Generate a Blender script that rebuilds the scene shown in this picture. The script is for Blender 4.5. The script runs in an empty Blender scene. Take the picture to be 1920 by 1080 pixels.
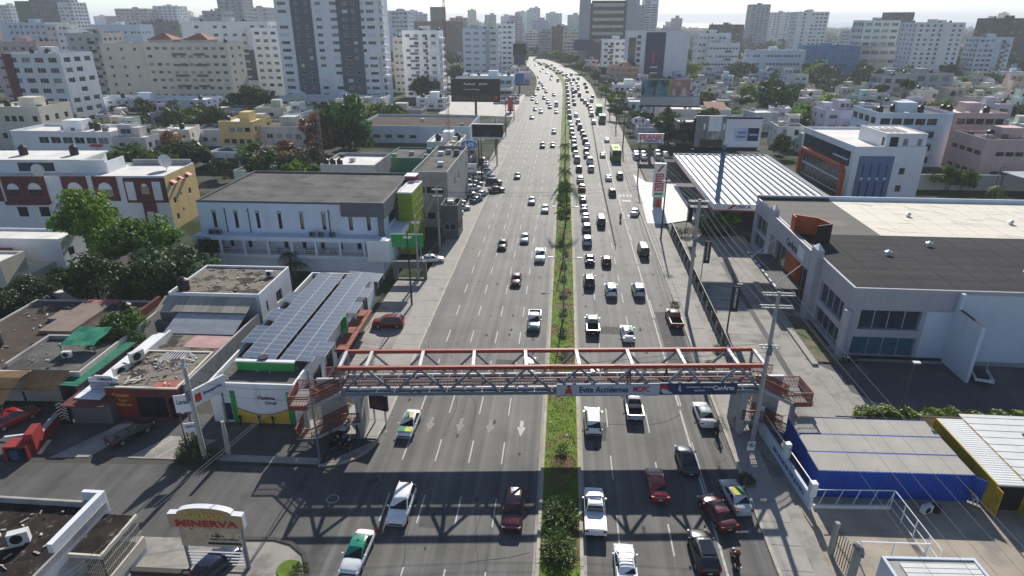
import bpy, math, random
from mathutils import Vector, Matrix
R = random.Random(11)
S = bpy.context.scene
C = S.collection
rad = math.radians
# ------------------------------------------------------------------ camera, sky, sun, exposure
H, F = 36.0, 1185.0
TH = math.atan(502 / F)
YAW = math.atan(102 / math.hypot(F, 502))
cd = bpy.data.cameras.new('camera')
cd.sensor_width = 36.0
cd.lens = 36.0 * F / 1920.0
cd.clip_start = 0.5
cd.clip_end = 60000
cam = bpy.data.objects.new('camera', cd)
cam.location = (0, 0, H)
cam.rotation_euler = (math.pi / 2 - TH, 0, YAW)
C.objects.link(cam)
S.camera = cam
SUN_EL, SUN_AZ = rad(31), rad(4)      # azimuth from +Y towards +X
W = bpy.data.worlds.new('World')
S.world = W
W.use_nodes = True
nt = W.node_tree
sky = nt.nodes.new('ShaderNodeTexSky')
sky.sky_type = 'NISHITA'
sky.sun_disc = False
sky.sun_elevation = SUN_EL
sky.sun_rotation = SUN_AZ
sky.altitude = 0
sky.air_density = 0.7
sky.dust_density = 0.15
sky.ozone_density = 1.6
bg = nt.nodes['Background']
bg.inputs[1].default_value = 0.085
nt.links.new(sky.outputs[0], bg.inputs[0])
sl = bpy.data.lights.new('sun', 'SUN')
sl.energy = 4.6
sl.angle = rad(0.55)
sl.color = (1.0, 0.95, 0.87)
so = bpy.data.objects.new('sun', sl)
sv = Vector((math.sin(SUN_AZ) * math.cos(SUN_EL), math.cos(SUN_AZ) * math.cos(SUN_EL), math.sin(SUN_EL)))
so.rotation_euler = sv.to_track_quat('Z', 'Y').to_euler()
so.location = (0, 0, 120)
C.objects.link(so)
vs = S.view_settings
vs.view_transform = 'Standard'
vs.look = 'None'
vs.exposure = 0.6
vs.gamma = 1.0
vs.use_curve_mapping = False
S.cycles.use_denoising = True
S.cycles.max_bounces = 6
S.cycles.diffuse_bounces = 3
S.cycles.glossy_bounces = 3
S.cycles.transmission_bounces = 4
S.cycles.transparent_max_bounces = 8
S.cycles.volume_bounces = 1
S.cycles.caustics_reflective = False
S.cycles.caustics_refractive = False
S.cycles.sample_clamp_indirect = 6

# ------------------------------------------------------------------ survey: picture measurement -> ground plan
_f = Vector((-math.sin(YAW) * math.cos(TH), math.cos(YAW) * math.cos(TH), -math.sin(TH)))
_r = Vector((math.cos(YAW), math.sin(YAW), 0))
_u = _r.cross(_f)
def G(px, py, z=0.0):
    d = _f * F + _r * (px - 960) - _u * (py - 540)
    t = (z - H) / d.z
    return Vector((d.x * t, d.y * t, z))
def VY(px, py, Y):
    d = _f * F + _r * (px - 960) - _u * (py - 540)
    t = Y / d.y
    return Vector((d.x * t, Y, H + d.z * t))
def XC(y):                             # centre line of the avenue
    if y < 360: return 0.75
    if y < 760: return 0.75 - 0.00037 * (y - 360) ** 2
    return 0.75 - 59.2 - 0.296 * (y - 760)
def DIR(y): return math.atan2(XC(y + 1) - XC(y - 1), 2.0)

# ------------------------------------------------------------------ materials
MATS = {}
def mat(name, col, rough=0.85, var=0.14, scale=0.6, bump=0.0, metal=0.0, spec=0.3, streak=None, objcol=False, fine=8.0, blotch=None, coat=0.0):
    if name in MATS: return MATS[name]
    m = bpy.data.materials.new(name); m.use_nodes = True
    n = m.node_tree.nodes; l = m.node_tree.links
    b = n['Principled BSDF']
    b.inputs['Roughness'].default_value = rough
    b.inputs['Metallic'].default_value = metal
    b.inputs['Specular IOR Level'].default_value = spec
    if coat:
        b.inputs['Coat Weight'].default_value = coat
        b.inputs['Coat Roughness'].default_value = 0.06
    c4 = (*col, 1)
    b.inputs['Base Color'].default_value = c4
    src = None
    if objcol:
        oi = n.new('ShaderNodeObjectInfo'); src = oi.outputs['Color']
    if var > 0:
        tc = n.new('ShaderNodeTexCoord'); vec = tc.outputs['Object']
        if streak:
            mp = n.new('ShaderNodeMapping'); mp.inputs['Scale'].default_value = streak
            l.new(vec, mp.inputs['Vector']); vec2 = mp.outputs['Vector']
        else: vec2 = vec
        a = n.new('ShaderNodeTexNoise'); a.inputs['Scale'].default_value = scale; a.inputs['Detail'].default_value = 6; a.inputs['Roughness'].default_value = 0.62
        l.new(vec2, a.inputs['Vector'])
        d = n.new('ShaderNodeTexNoise'); d.inputs['Scale'].default_value = fine; d.inputs['Detail'].default_value = 4
        l.new(vec, d.inputs['Vector'])
        mx = n.new('ShaderNodeMath'); mx.operation = 'MULTIPLY_ADD'; mx.inputs[1].default_value = 0.3
        l.new(d.outputs['Fac'], mx.inputs[0]); l.new(a.outputs['Fac'], mx.inputs[2])
        mr = n.new('ShaderNodeMapRange')
        mr.inputs['From Min'].default_value = 0.40; mr.inputs['From Max'].default_value = 0.90
        mr.inputs['To Min'].default_value = 1 - var; mr.inputs['To Max'].default_value = 1 + var
        l.new(mx.outputs[0], mr.inputs['Value'])
        vm = n.new('ShaderNodeVectorMath'); vm.operation = 'SCALE'
        if src: l.new(src, vm.inputs[0])
        else: vm.inputs[0].default_value = col
        l.new(mr.outputs[0], vm.inputs['Scale'])
        out = vm.outputs[0]
        if blotch:                      # second colour in ragged patches: (colour, scale, from, to)
            bc, bs, b0, b1 = blotch
            e = n.new('ShaderNodeTexNoise'); e.inputs['Scale'].default_value = bs; e.inputs['Detail'].default_value = 7; e.inputs['Roughness'].default_value = 0.65
            l.new(vec2, e.inputs['Vector'])
            m2 = n.new('ShaderNodeMapRange'); m2.inputs['From Min'].default_value = b0; m2.inputs['From Max'].default_value = b1
            l.new(e.outputs['Fac'], m2.inputs['Value'])
            mm = n.new('ShaderNodeMix'); mm.data_type = 'RGBA'
            l.new(m2.outputs[0], mm.inputs[0]); l.new(out, mm.inputs[6]); mm.inputs[7].default_value = (*bc, 1)
            out = mm.outputs[2]
        l.new(out, b.inputs['Base Color'])
        if bump:
            bp = n.new('ShaderNodeBump'); bp.inputs['Strength'].default_value = bump; bp.inputs['Distance'].default_value = 0.05
            l.new(mx.outputs[0], bp.inputs['Height']); l.new(bp.outputs[0], b.inputs['Normal'])
    elif src: l.new(src, b.inputs['Base Color'])
    MATS[name] = m
    return m
def leafmat(name):
    m = bpy.data.materials.new(name); m.use_nodes = True
    n = m.node_tree.nodes; l = m.node_tree.links
    n.remove(n['Principled BSDF'])
    oi = n.new('ShaderNodeObjectInfo'); tc = n.new('ShaderNodeTexCoord')
    a = n.new('ShaderNodeTexNoise'); a.inputs['Scale'].default_value = 0.9; a.inputs['Detail'].default_value = 5
    l.new(tc.outputs['Object'], a.inputs['Vector'])
    mr = n.new('ShaderNodeMapRange'); mr.inputs['From Min'].default_value = .3; mr.inputs['From Max'].default_value = .7
    mr.inputs['To Min'].default_value = .45; mr.inputs['To Max'].default_value = 1.55
    l.new(a.outputs['Fac'], mr.inputs['Value'])
    vm = n.new('ShaderNodeVectorMath'); vm.operation = 'SCALE'
    l.new(oi.outputs['Color'], vm.inputs[0]); l.new(mr.outputs[0], vm.inputs['Scale'])
    d = n.new('ShaderNodeBsdfDiffuse'); t = n.new('ShaderNodeBsdfTranslucent'); g = n.new('ShaderNodeBsdfGlossy')
    g.inputs['Roughness'].default_value = .45; g.inputs['Color'].default_value = (.5, .5, .5, 1)
    l.new(vm.outputs[0], d.inputs['Color']); l.new(vm.outputs[0], t.inputs['Color'])
    x = n.new('ShaderNodeMixShader'); x.inputs[0].default_value = .42
    l.new(d.outputs[0], x.inputs[1]); l.new(t.outputs[0], x.inputs[2])
    y = n.new('ShaderNodeMixShader'); y.inputs[0].default_value = .05
    l.new(x.outputs[0], y.inputs[1]); l.new(g.outputs[0], y.inputs[2])
    l.new(y.outputs[0], n['Material Output'].inputs[0])
    return m
M_LEAF = leafmat('leaf')
M_BARK = mat('bark', (.09, .07, .05), .95, .3, 3, bump=.4)
M_ASPH = mat('asphalt', (.11, .107, .10), .75, .2, .5, spec=.28, streak=(1, .05, 1), fine=26, bump=.06, blotch=((.052, .052, .054), .35, .60, .70))
def wear(m, strength=.35):
    n = m.node_tree.nodes; l = m.node_tree.links; b = n['Principled BSDF']
    src = b.inputs['Base Color'].links[0].from_socket
    tc = n.new('ShaderNodeTexCoord'); mp = n.new('ShaderNodeMapping'); mp.inputs['Scale'].default_value = (1.5, .012, 1)
    l.new(tc.outputs['Object'], mp.inputs['Vector'])
    a = n.new('ShaderNodeTexNoise'); a.inputs['Scale'].default_value = 1; a.inputs['Detail'].default_value = 3; l.new(mp.outputs[0], a.inputs['Vector'])
    c = n.new('ShaderNodeTexNoise'); c.inputs['Scale'].default_value = .13; c.inputs['Detail'].default_value = 8; c.inputs['Roughness'].default_value = .7; l.new(tc.outputs['Object'], c.inputs['Vector'])
    ad = n.new('ShaderNodeMath'); ad.operation = 'ADD'; l.new(a.outputs['Fac'], ad.inputs[0]); l.new(c.outputs['Fac'], ad.inputs[1])
    mr = n.new('ShaderNodeMapRange'); mr.inputs['From Min'].default_value = .7; mr.inputs['From Max'].default_value = 1.3; mr.inputs['To Min'].default_value = 1 - strength; mr.inputs['To Max'].default_value = 1 + strength
    l.new(ad.outputs[0], mr.inputs['Value'])
    vm = n.new('ShaderNodeVectorMath'); vm.operation = 'SCALE'; l.new(src, vm.inputs[0]); l.new(mr.outputs[0], vm.inputs['Scale']); l.new(vm.outputs[0], b.inputs['Base Color'])
wear(M_ASPH, .5)
M_ASPH2 = mat('side_asphalt', (.085, .083, .08), .78, .18, .35, fine=22, bump=.06, blotch=((.05, .05, .052), .25, .58, .7))
M_WALK = mat('pavement_concrete', (.33, .31, .28), .9, .22, .5, fine=9, bump=.1, blotch=((.20, .19, .17), .5, .55, .72))
M_LOT = mat('lot_concrete', (.30, .28, .25), .9, .25, .25, fine=6, bump=.08, blotch=((.15, .145, .14), .3, .5, .68))
M_LOTD = mat('dark_lot', (.085, .083, .083), .85, .2, .3, fine=9, bump=.06, blotch=((.13, .125, .12), .3, .55, .7))
M_KERB = mat('kerb_concrete', (.40, .37, .31), .9, .3, .8, bump=.1)
M_KERBY = mat('kerb_yellow', (.40, .34, .22), .9, .35, 1.5, blotch=((.35, .32, .27), 1.2, .45, .6))
M_PAINT = mat('road_paint', (.48, .47, .44), .8, .25, 1.2, fine=14, blotch=((.2, .2, .2), 2.2, .58, .7))
M_EARTH = mat('earth', (.16, .13, .09), .95, .3, .4, bump=.2, blotch=((.06, .09, .025), .5, .45, .6))
M_GROUND = mat('city_ground', (.10, .098, .088), 1.0, .4, .03, fine=.3, spec=.05, blotch=((.028, .042, .014), .03, .44, .54))
M_TURF = mat('turf', (.11, .17, .018), .95, .4, .5, fine=6, bump=.4, blotch=((.15, .105, .05), .22, .5, .62))
M_WHITE = mat('white_wall', (.72, .73, .74), .85, .1, .35, streak=(1, 1, .25), blotch=((.50, .51, .52), .35, .6, .8))
M_CREAM = mat('cream_wall', (.62, .57, .47), .85, .12, .35, streak=(1, 1, .25), blotch=((.46, .42, .35), .35, .6, .8))
M_BEIGE = mat('beige_wall', (.50, .475, .43), .85, .12, .35, streak=(1, 1, .25), blotch=((.36, .33, .28), .3, .58, .78))
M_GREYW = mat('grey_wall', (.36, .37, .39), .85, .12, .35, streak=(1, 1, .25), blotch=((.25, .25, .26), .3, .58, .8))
M_DGREY = mat('dark_grey_wall', (.12, .125, .135), .85, .12, .4)
M_BLUEW = mat('pale_blue_wall', (.55, .62, .70), .85, .1, .35, streak=(1, 1, .25), blotch=((.40, .45, .50), .3, .6, .8))
M_PINK = mat('pink_wall', (.55, .40, .38), .85, .14, .35, streak=(1, 1, .25))
M_YELL = mat('ochre_wall', (.58, .42, .18), .85, .14, .4, streak=(1, 1, .25), blotch=((.42, .30, .14), .4, .6, .8))
M_PEACH = mat('peach_wall', (.52, .33, .20), .85, .14, .4)
M_BRICK = mat('maroon_wall', (.13, .035, .035), .8, .15, .5)
M_REDW = mat('red_wall', (.25, .025, .022), .7, .2, .6)
M_BLUEB = mat('bright_blue_wall', (.07, .20, .42), .8, .15, .4)
M_NAVY = mat('navy_panel', (.025, .04, .10), .5, .1, .5)
M_BROWNW = mat('brown_panel', (.075, .062, .052), .6, .12, .4)
M_ROOF = mat('grey_roof', (.125, .122, .115), .95, spec=.1, var=.35, scale=.16, fine=3, bump=.1, blotch=((.065, .064, .062), .18, .5, .66))
M_ROOFW = mat('white_roof', (.66, .64, .60), .9, .18, .25, fine=3, blotch=((.34, .32, .29), .3, .6, .78))
M_ROOFD = mat('dark_roof', (.05, .049, .049), .95, .3, .3, spec=.08, streak=(.12, 2.5, 1), fine=2, blotch=((.062, .061, .061), .6, .6, .62))
M_ROOFG = mat('khaki_roof', (.17, .16, .145), .93, spec=.1, var=.15, scale=.3, streak=(.1, 2.5, 1), fine=2)
M_ROOFC = mat('cream_roof', (.66, .61, .51), .85, .12, .3, streak=(.15, 3, 1), fine=3, blotch=((.5, .43, .32), .5, .62, .72))
M_ROOFS = mat('stained_roof', (.25, .22, .18), .98, .55, .45, spec=.08, fine=4, bump=.3, blotch=((.055, .047, .042), .45, .46, .56))
M_ROOFB = mat('brown_roof', (.085, .066, .056), .98, .4, .4, spec=.08, fine=4, bump=.15, blotch=((.06, .05, .05), .35, .5, .68))
M_ROOFM = mat('mossy_roof', (.032, .027, .024), .98, .6, .8, spec=.05, fine=6, bump=.5, blotch=((.20, .17, .14), 1.6, .58, .70))
M_TILE = mat('clay_tile', (.27, .10, .065), .85, .25, 1.5, streak=(1, 6, 1))
M_TIN = mat('tin_roof', (.42, .43, .44), .5, .2, .5, metal=.2, streak=(.6, 3, 1), blotch=((.26, .22, .17), .7, .58, .74))
M_RIB = mat('ribbed_metal', (.38, .41, .45), .5, .1, .6, metal=.35)
M_GLASS = mat('window_glass', (.018, .022, .027), .12, 0, spec=.6)
M_GLASS2 = mat('tinted_glass', (.05, .065, .08), .15, .4, .35, spec=.6)
M_CURT = mat('curtained_glass', (.22, .22, .21), .4, .3, .6)
M_GLASSB = mat('blue_glass', (.03, .05, .07), .1, .3, .3, spec=.7)
M_FRAME = mat('window_frame', (.62, .62, .62), .6, .08, 2)
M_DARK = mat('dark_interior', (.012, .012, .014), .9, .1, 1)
M_STEEL = mat('steel_paint', (.15, .175, .21), .55, .15, 1.2, spec=.4, blotch=((.14, .12, .10), 1.4, .64, .74))
M_REDST = mat('red_steel', (.34, .06, .034), .6, .25, .9, blotch=((.20, .07, .045), 1.1, .56, .70))
M_RAILR = mat('rail_red', (.22, .066, .042), .6, .25, 1.6)
M_CONC = mat('bare_concrete', (.34, .335, .32), .9, .22, .5, bump=.12, fine=7, blotch=((.2, .2, .195), .6, .55, .72))
M_DECK = mat('deck_concrete', (.27, .265, .27), .9, .15, .6)
M_POLE = mat('pole_concrete', (.36, .35, .335), .9, .18, .8, bump=.1)
M_POLED = mat('dark_pole', (.06, .055, .05), .85, .2, 1)
M_POLEB = mat('blue_steel_pole', (.17, .24, .34), .5, .12, .8)
M_WIRE = mat('cable_rubber', (.03, .03, .03), .7, 0)
M_WIREL = mat('bare_cable', (.16, .16, .16), .5, 0, metal=.4)
M_BLACK = mat('black_plastic', (.012, .012, .014), .55, .15, 2)
M_TYRE = mat('tyre_rubber', (.02, .02, .02), .85, 0)
M_RIM = mat('wheel_rim', (.42, .42, .43), .35, 0, metal=.7)
M_CAR = mat('car_paint', (1, 1, 1), .28, 0, objcol=True, spec=.5, coat=.6)
M_CARG = mat('car_glass', (.012, .014, .017), .07, 0, spec=.7)
M_HEAD = mat('headlamp_glass', (.75, .77, .8), .15, 0, spec=.6)
M_TAIL = mat('tail_lamp_glass', (.35, .02, .02), .25, 0)
M_PLATE = mat('number_plate', (.7, .7, .66), .6, 0)
M_OBJ = mat('painted_surface', (1, 1, 1), .7, .14, .8, objcol=True)
M_OBJW = mat('painted_wall', (1, 1, 1), .85, .3, .3, objcol=True, streak=(1, 1, .2))
M_SIGNW = mat('sign_white', (.68, .69, .70), .55, .08, 1)
M_SIGNG = mat('sign_green', (.025, .28, .07), .55, .12, 1)
M_LIME = mat('lime_panel', (.26, .33, .03), .55, .15, .5)
M_ORANGE = mat('orange_panel', (.50, .10, .025), .6, .12, .5)
M_REDS = mat('sign_red', (.50, .035, .03), .55, .12, 1)
M_GOLD = mat('sign_gold', (.62, .40, .06), .55, .1, 1)
M_LETK = mat('letter_dark', (.03, .03, .045), .6, 0)
M_LETW = mat('letter_white', (.75, .75, .75), .6, 0)
M_LETB = mat('letter_blue', (.03, .06, .25), .6, 0)
M_SOLAR = mat('solar_cell', (.038, .07, .13), .5, .25, 1.2, spec=.3)
M_ALU = mat('aluminium', (.6, .61, .62), .4, .08, 2, metal=.5)
M_GREENR = mat('green_tarp', (.01, .17, .10), .7, .3, 1.4)
M_CBLUE = mat('container_blue', (.010, .065, .36), .5, .2, .4, streak=(1, 1, .3), blotch=((.03, .04, .20), .7, .64, .76))
M_CYEL = mat('container_yellow', (.46, .30, .012), .55, .22, .4, blotch=((.25, .15, .03), .7, .62, .72))
M_CROOF = mat('container_roof', (.33, .315, .28), .75, .15, .4, blotch=((.18, .15, .11), .7, .62, .70))
M_THATCH = mat('palm_thatch', (.15, .095, .05), .95, .35, .5, streak=(8, 1, 1), bump=.4)
M_TANK = mat('tank_plastic', (.018, .019, .022), .5, .2, 1)
M_ACU = mat('ac_casing', (.60, .60, .57), .6, .12, 2)
M_CLAD = mat('tile_cladding', (.40, .39, .42), .45, .1, .4, spec=.45)
M_TEALG = mat('teal_glass', (.03, .12, .16), .12, .15, .3, spec=.7)
M_SKIN = mat('skin', (.16, .085, .055), .6, 0)
M_HAIR = mat('hair', (.01, .009, .009), .7, 0)
M_LITTER = mat('litter', (.6, .6, .58), .8, .1, 3)

# ------------------------------------------------------------------ mesh builder
class MB:
    def __init__(s): s.v = []; s.f = []; s.m = []
    def q(s, pts, mi=0):
        b = len(s.v); s.v += [tuple(p) for p in pts]; s.f.append(tuple(range(b, b + len(pts)))); s.m.append(mi)
    def box(s, x0, x1, y0, y1, z0, z1, mi=0, M=None, top=None):
        p = [(x0, y0, z0), (x1, y0, z0), (x1, y1, z0), (x0, y1, z0), (x0, y0, z1), (x1, y0, z1), (x1, y1, z1), (x0, y1, z1)]
        if M is not None: p = [tuple(M @ Vector(a)) for a in p]
        b = len(s.v); s.v += p
        for i, f in enumerate(((0, 3, 2, 1), (4, 5, 6, 7), (0, 1, 5, 4), (1, 2, 6, 5), (2, 3, 7, 6), (3, 0, 4, 7))):
            s.f.append(tuple(b + k for k in f)); s.m.append(top if (top is not None and i == 1) else mi)
    def prism(s, pts, z0, z1, mi=0, top=None):
        n = len(pts); b = len(s.v)
        s.v += [(x, y, z0) for x, y in pts] + [(x, y, z1) for x, y in pts]
        for i in range(n):
            j = (i + 1) % n
            s.f.append((b + i, b + j, b + n + j, b + n + i)); s.m.append(mi)
        s.f.append(tuple(b + n + i for i in range(n))); s.m.append(mi if top is None else top)
        s.f.append(tuple(b + n - 1 - i for i in range(n))); s.m.append(mi)
    def tube(s, path, r, n=6, mi=0, r1=None, cap=True):
        path = [Vector(p) for p in path]; k = len(path); rings = []
        for i, p in enumerate(path):
            d = (path[min(i + 1, k - 1)] - path[max(i - 1, 0)])
            if d.length < 1e-9: d = Vector((0, 0, 1))
            d.normalize()
            a = d.cross(Vector((0, 0, 1)) if abs(d.z) < .95 else Vector((1, 0, 0))).normalized(); c = d.cross(a)
            rr = r if r1 is None else r + (r1 - r) * i / max(1, k - 1)
            b = len(s.v)
            s.v += [tuple(p + a * math.cos(2 * math.pi * j / n) * rr + c * math.sin(2 * math.pi * j / n) * rr) for j in range(n)]
            rings.append(b)
        for i in range(k - 1):
            for j in range(n):
                j2 = (j + 1) % n
                s.f.append((rings[i] + j, rings[i + 1] + j, rings[i + 1] + j2, rings[i] + j2)); s.m.append(mi)
        if cap:
            s.f.append(tuple(rings[0] + j for j in range(n))); s.m.append(mi)
            s.f.append(tuple(rings[-1] + n - 1 - j for j in range(n))); s.m.append(mi)
    def beam(s, a, b, w, h, mi=0):       # rectangular bar from a to b
        a = Vector(a); b = Vector(b); d = (b - a).normalized()
        x = d.cross(Vector((0, 0, 1)) if abs(d.z) < .98 else Vector((0, 1, 0))).normalized() * (w / 2); y = x.cross(d).normalized() * (h / 2)
        k = len(s.v)
        s.v += [tuple(p) for p in (a - x - y, a + x - y, a + x + y, a - x + y, b - x - y, b + x - y, b + x + y, b - x + y)]
        for f in ((0, 1, 2, 3), (7, 6, 5, 4), (0, 4, 5, 1), (1, 5, 6, 2), (2, 6, 7, 3), (3, 7, 4, 0)):
            s.f.append(tuple(k + i for i in f)); s.m.append(mi)
    def cyl(s, cx, cy, z0, z1, r0, r1=None, n=12, mi=0, top=None):
        r1 = r0 if r1 is None else r1
        b = len(s.v)
        for z, r in ((z0, r0), (z1, r1)):
            s.v += [(cx + r * math.cos(2 * math.pi * j / n), cy + r * math.sin(2 * math.pi * j / n), z) for j in range(n)]
        for j in range(n):
            k = (j + 1) % n
            s.f.append((b + j, b + k, b + n + k, b + n + j)); s.m.append(mi)
        s.f.append(tuple(b + n + j for j in range(n))); s.m.append(mi if top is None else top)
        s.f.append(tuple(b + n - 1 - j for j in range(n))); s.m.append(mi)
    def wall(s, o, u, w, h, holes=(), depth=.18, mi=0, back=None, mr=None):
        """A wall seen from outside: o lower left corner, u to the right; rectangular openings with reveals."""
        o = Vector(o); u = Vector(u).normalized(); up = Vector((0, 0, 1)); n = u.cross(up)
        hs = [(max(.02, a), round(max(.02, b), 3), min(w - .02, a + c), round(min(h - .02, b + d), 3)) for a, b, c, d in holes]
        hs = [q for q in hs if q[2] > q[0] + .01 and q[3] > q[1] + .01]
        P = lambda a, b, d=0: o + u * a + up * b - n * d
        if not hs:
            s.q([P(0, 0), P(w, 0), P(w, h), P(0, h)], mi); return
        zs = sorted({0, h, *[q[1] for q in hs], *[q[3] for q in hs]})
        for z0, z1 in zip(zs, zs[1:]):
            row = sorted((q for q in hs if q[1] < z1 - 1e-4 and q[3] > z0 + 1e-4), key=lambda q: q[0])
            x = 0
            for q in row:
                if q[0] > x + 1e-4: s.q([P(x, z0), P(q[0], z0), P(q[0], z1), P(x, z1)], mi)
                x = max(x, q[2])
            if x < w - 1e-4: s.q([P(x, z0), P(w, z0), P(w, z1), P(x, z1)], mi)
        mr = mi if mr is None else mr
        for a, b, c, d in hs:
            s.q([P(a, b), P(a, b, depth), P(a, d, depth), P(a, d)], mr); s.q([P(c, b, depth), P(c, b), P(c, d), P(c, d, depth)], mr)
            s.q([P(a, b), P(c, b), P(c, b, depth), P(a, b, depth)], mr); s.q([P(a, d, depth), P(c, d, depth), P(c, d), P(a, d)], mr)
            if back is not None: s.q([P(a, b, depth), P(c, b, depth), P(c, d, depth), P(a, d, depth)], back)
    def mesh(s, name, mats, smooth=False):
        me = bpy.data.meshes.new(name); me.from_pydata(s.v, [], s.f)
        for m in mats: me.materials.append(m)
        if len(mats) > 1: me.polygons.foreach_set('material_index', s.m)
        if smooth: me.polygons.foreach_set('use_smooth', [True] * len(s.f))
        me.update()
        return me
    def obj(s, name, mats, parent=None, loc=None, rz=None, smooth=False, kind=None, label=None):
        if not isinstance(mats, (list, tuple)): mats = [mats]
        return link(name, s.mesh(name, mats, smooth), parent, loc, rz, kind=kind, label=label)
def link(name, me, parent=None, loc=None, rz=None, col=None, kind=None, label=None, rot=None, scale=None):
    o = bpy.data.objects.new(name, me); C.objects.link(o)
    if parent is not None: o.parent = parent
    if loc is not None: o.location = loc
    if rz is not None: o.rotation_euler = (0, 0, rz)
    if rot is not None: o.rotation_euler = rot
    if scale is not None: o.scale = scale
    if col is not None: o.color = (*col, 1)
    if kind: o['kind'] = kind
    if label: o['label'] = label
    return o
def thing(name, label, cat, loc=(0, 0, 0), rz=0, group=None):
    o = bpy.data.objects.new(name, None); C.objects.link(o)
    o.location = loc; o.rotation_euler = (0, 0, rz)
    o['label'] = label; o['category'] = cat
    if group: o['group'] = group
    return o
def tag(o, label, cat, group=None):
    o['label'] = label; o['category'] = cat
    if group: o['group'] = group
    return o
def struct(o, kind='structure', label=None):
    o['kind'] = kind
    if label: o['label'] = label
    return o

# ------------------------------------------------------------------ lettering (one evaluation for all)
_TX = {}
for t in ('Evite Accidentes', 'MOPC', 'CERÁMICAS · COCINAS', 'BAÑOS', 'CerArte', 'CERÁMICAS', 'MINERVA', 'Salón', 'FRANK', 'MI', 'BAÑO', 'ES BUENO', 'Cafetería', 'Comedor', 'Los', 'Mellizos', 'Óptima', 'Oral', 'La Fuente',
          'HS', 'ESTACION DE JUNIO', 'Facebook', 'gratis', 'el mundo en Orange', 'PUERTA', 'PUERTA DE HIERRO', 'CARROS', 'UNICA', 'E', 'H', 'CBS', '89', '210.30', '195.50', '176.40', 'RENTA', 'VENTA', 'Lavado', 'BOREL', 'Emergencias'):
    c = bpy.data.curves.new('lettering', 'FONT'); c.body = t; c.size = 1; c.align_x = 'CENTER'; c.align_y = 'CENTER'; c.extrude = .015; c.resolution_u = 2; c.offset = .016
    o = bpy.data.objects.new('lettering', c); C.objects.link(o); _TX[t] = o
dg = bpy.context.evaluated_depsgraph_get()
for t, o in list(_TX.items()):
    me = bpy.data.meshes.new_from_object(o.evaluated_get(dg)); me.name = 'lettering'
    w = max(v.co.x for v in me.vertices) - min(v.co.x for v in me.vertices); h = max(v.co.y for v in me.vertices) - min(v.co.y for v in me.vertices)
    c = o.data; bpy.data.objects.remove(o); bpy.data.curves.remove(c)
    _TX[t] = (me, w, h)
def text(t, parent, loc, width, height, m, rz=0, tilt=math.pi / 2, roll=0):
    """Raised lettering that stands upright facing -Y when rz = 0."""
    me, w, h = _TX[t]
    me = me.copy(); me.materials.clear(); me.materials.append(m)
    o = link('lettering', me, parent, loc)
    o.rotation_euler = (Matrix.Rotation(rz, 3, 'Z') @ Matrix.Rotation(tilt, 3, 'X') @ Matrix.Rotation(roll, 3, 'Z')).to_euler()
    o.scale = (width / w, height / h, 1)
    return o
# ================================================================== THE SETTING
def off(y, d):                        # point at offset d from the centre line (0.75 is the offset origin)
    a = DIR(y)
    return (XC(y) - 0.75 + d * math.cos(a), y - d * math.sin(a))
def ys(y0, y1):
    out = [y0]; y = y0
    while y < y1:
        st = 300 if y < 0 else (355 - y if y < 350 else 15)
        y = min(y1, y + max(6, st)); out.append(y)
    return out
def ribbon(mb, d0, d1, y0, y1, z, mi=0):
    Y = ys(y0, y1)
    for a, b in zip(Y, Y[1:]):
        p, q_, r, s_ = off(a, d0), off(a, d1), off(b, d1), off(b, d0)
        mb.q([(*p, z), (*q_, z), (*r, z), (*s_, z)], mi)
def slab(mb, d0, d1, y0, y1, z, mi=0):
    ribbon(mb, d0, d1, y0, y1, z, mi)
    Y = ys(y0, y1)
    for a, b in zip(Y, Y[1:]):
        for d in (d0, d1):
            p, q_ = off(a, d), off(b, d)
            mb.q([(*p, 0), (*q_, 0), (*q_, z), (*p, z)], mi)
    for y in (y0, y1):
        p, q_ = off(y, d0), off(y, d1)
        mb.q([(*p, 0), (*q_, 0), (*q_, z), (*p, z)], mi)
m = MB(); m.q([(-12000, -1000, 0), (12000, -1000, 0), (12000, 14000, 0), (-12000, 14000, 0)])
struct(m.obj('ground', M_GROUND))
m = MB(); m.q([(-900, 5200, .4), (900, 3300, .4), (2500, 2500, .4), (12000, 2500, .4), (12000, 14000, .4), (-12000, 14000, .4), (-12000, 5200, .4)])
struct(m.obj('sea', mat('sea_water', (.05, .09, .12), .3, .1, .01)))
LE, ML, MR, RE = -16.15, -1.0, 2.45, 16.05     # kerb faces of the avenue
m = MB(); ribbon(m, LE, RE, -40, 900, .02); road = struct(m.obj('road', M_ASPH))
m = MB(); m.q([(-300, 34.9 - 13, .026), (-22, 34, .026), (-16.5, 27, .026), (LE + .01, 22, .026), (LE + .01, 48, .026), (-20.4, 48, .026), (-20.4, 43.3, .026), (-300, 43.3 - 15.4, .026)])
side = struct(m.obj('side_road', M_ASPH2))
wear(M_ASPH2, .3)
m = MB(); rc = random.Random(21)
for k in range(26):                    # sealed cracks and seams in the carriageway
    x, y = rc.choice([rc.uniform(-16, -1.4), rc.uniform(2.8, 15.8)]), rc.uniform(26, 150); a = rc.choice([1.57, 1.57, 0, .6]) + rc.uniform(-.25, .25); w_ = rc.uniform(.010, .022)
    for j in range(rc.randrange(4, 14)):
        L_ = rc.uniform(.5, 1.3); nx, ny = x + math.cos(a) * L_, y + math.sin(a) * L_
        if not (-16 < nx < -1.2 or 2.7 < nx < 15.9): break
        px_, py_ = -math.sin(a) * w_, math.cos(a) * w_
        m.q([(x - px_, y - py_, .031), (nx - px_, ny - py_, .031), (nx + px_, ny + py_, .031), (x + px_, y + py_, .031)]); x, y = nx, ny; a += rc.uniform(-.2, .2)
struct(m.obj('crack_seal', mat('tar', (.055, .054, .052), .9, 0, spec=.05), road), 'stuff')
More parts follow.
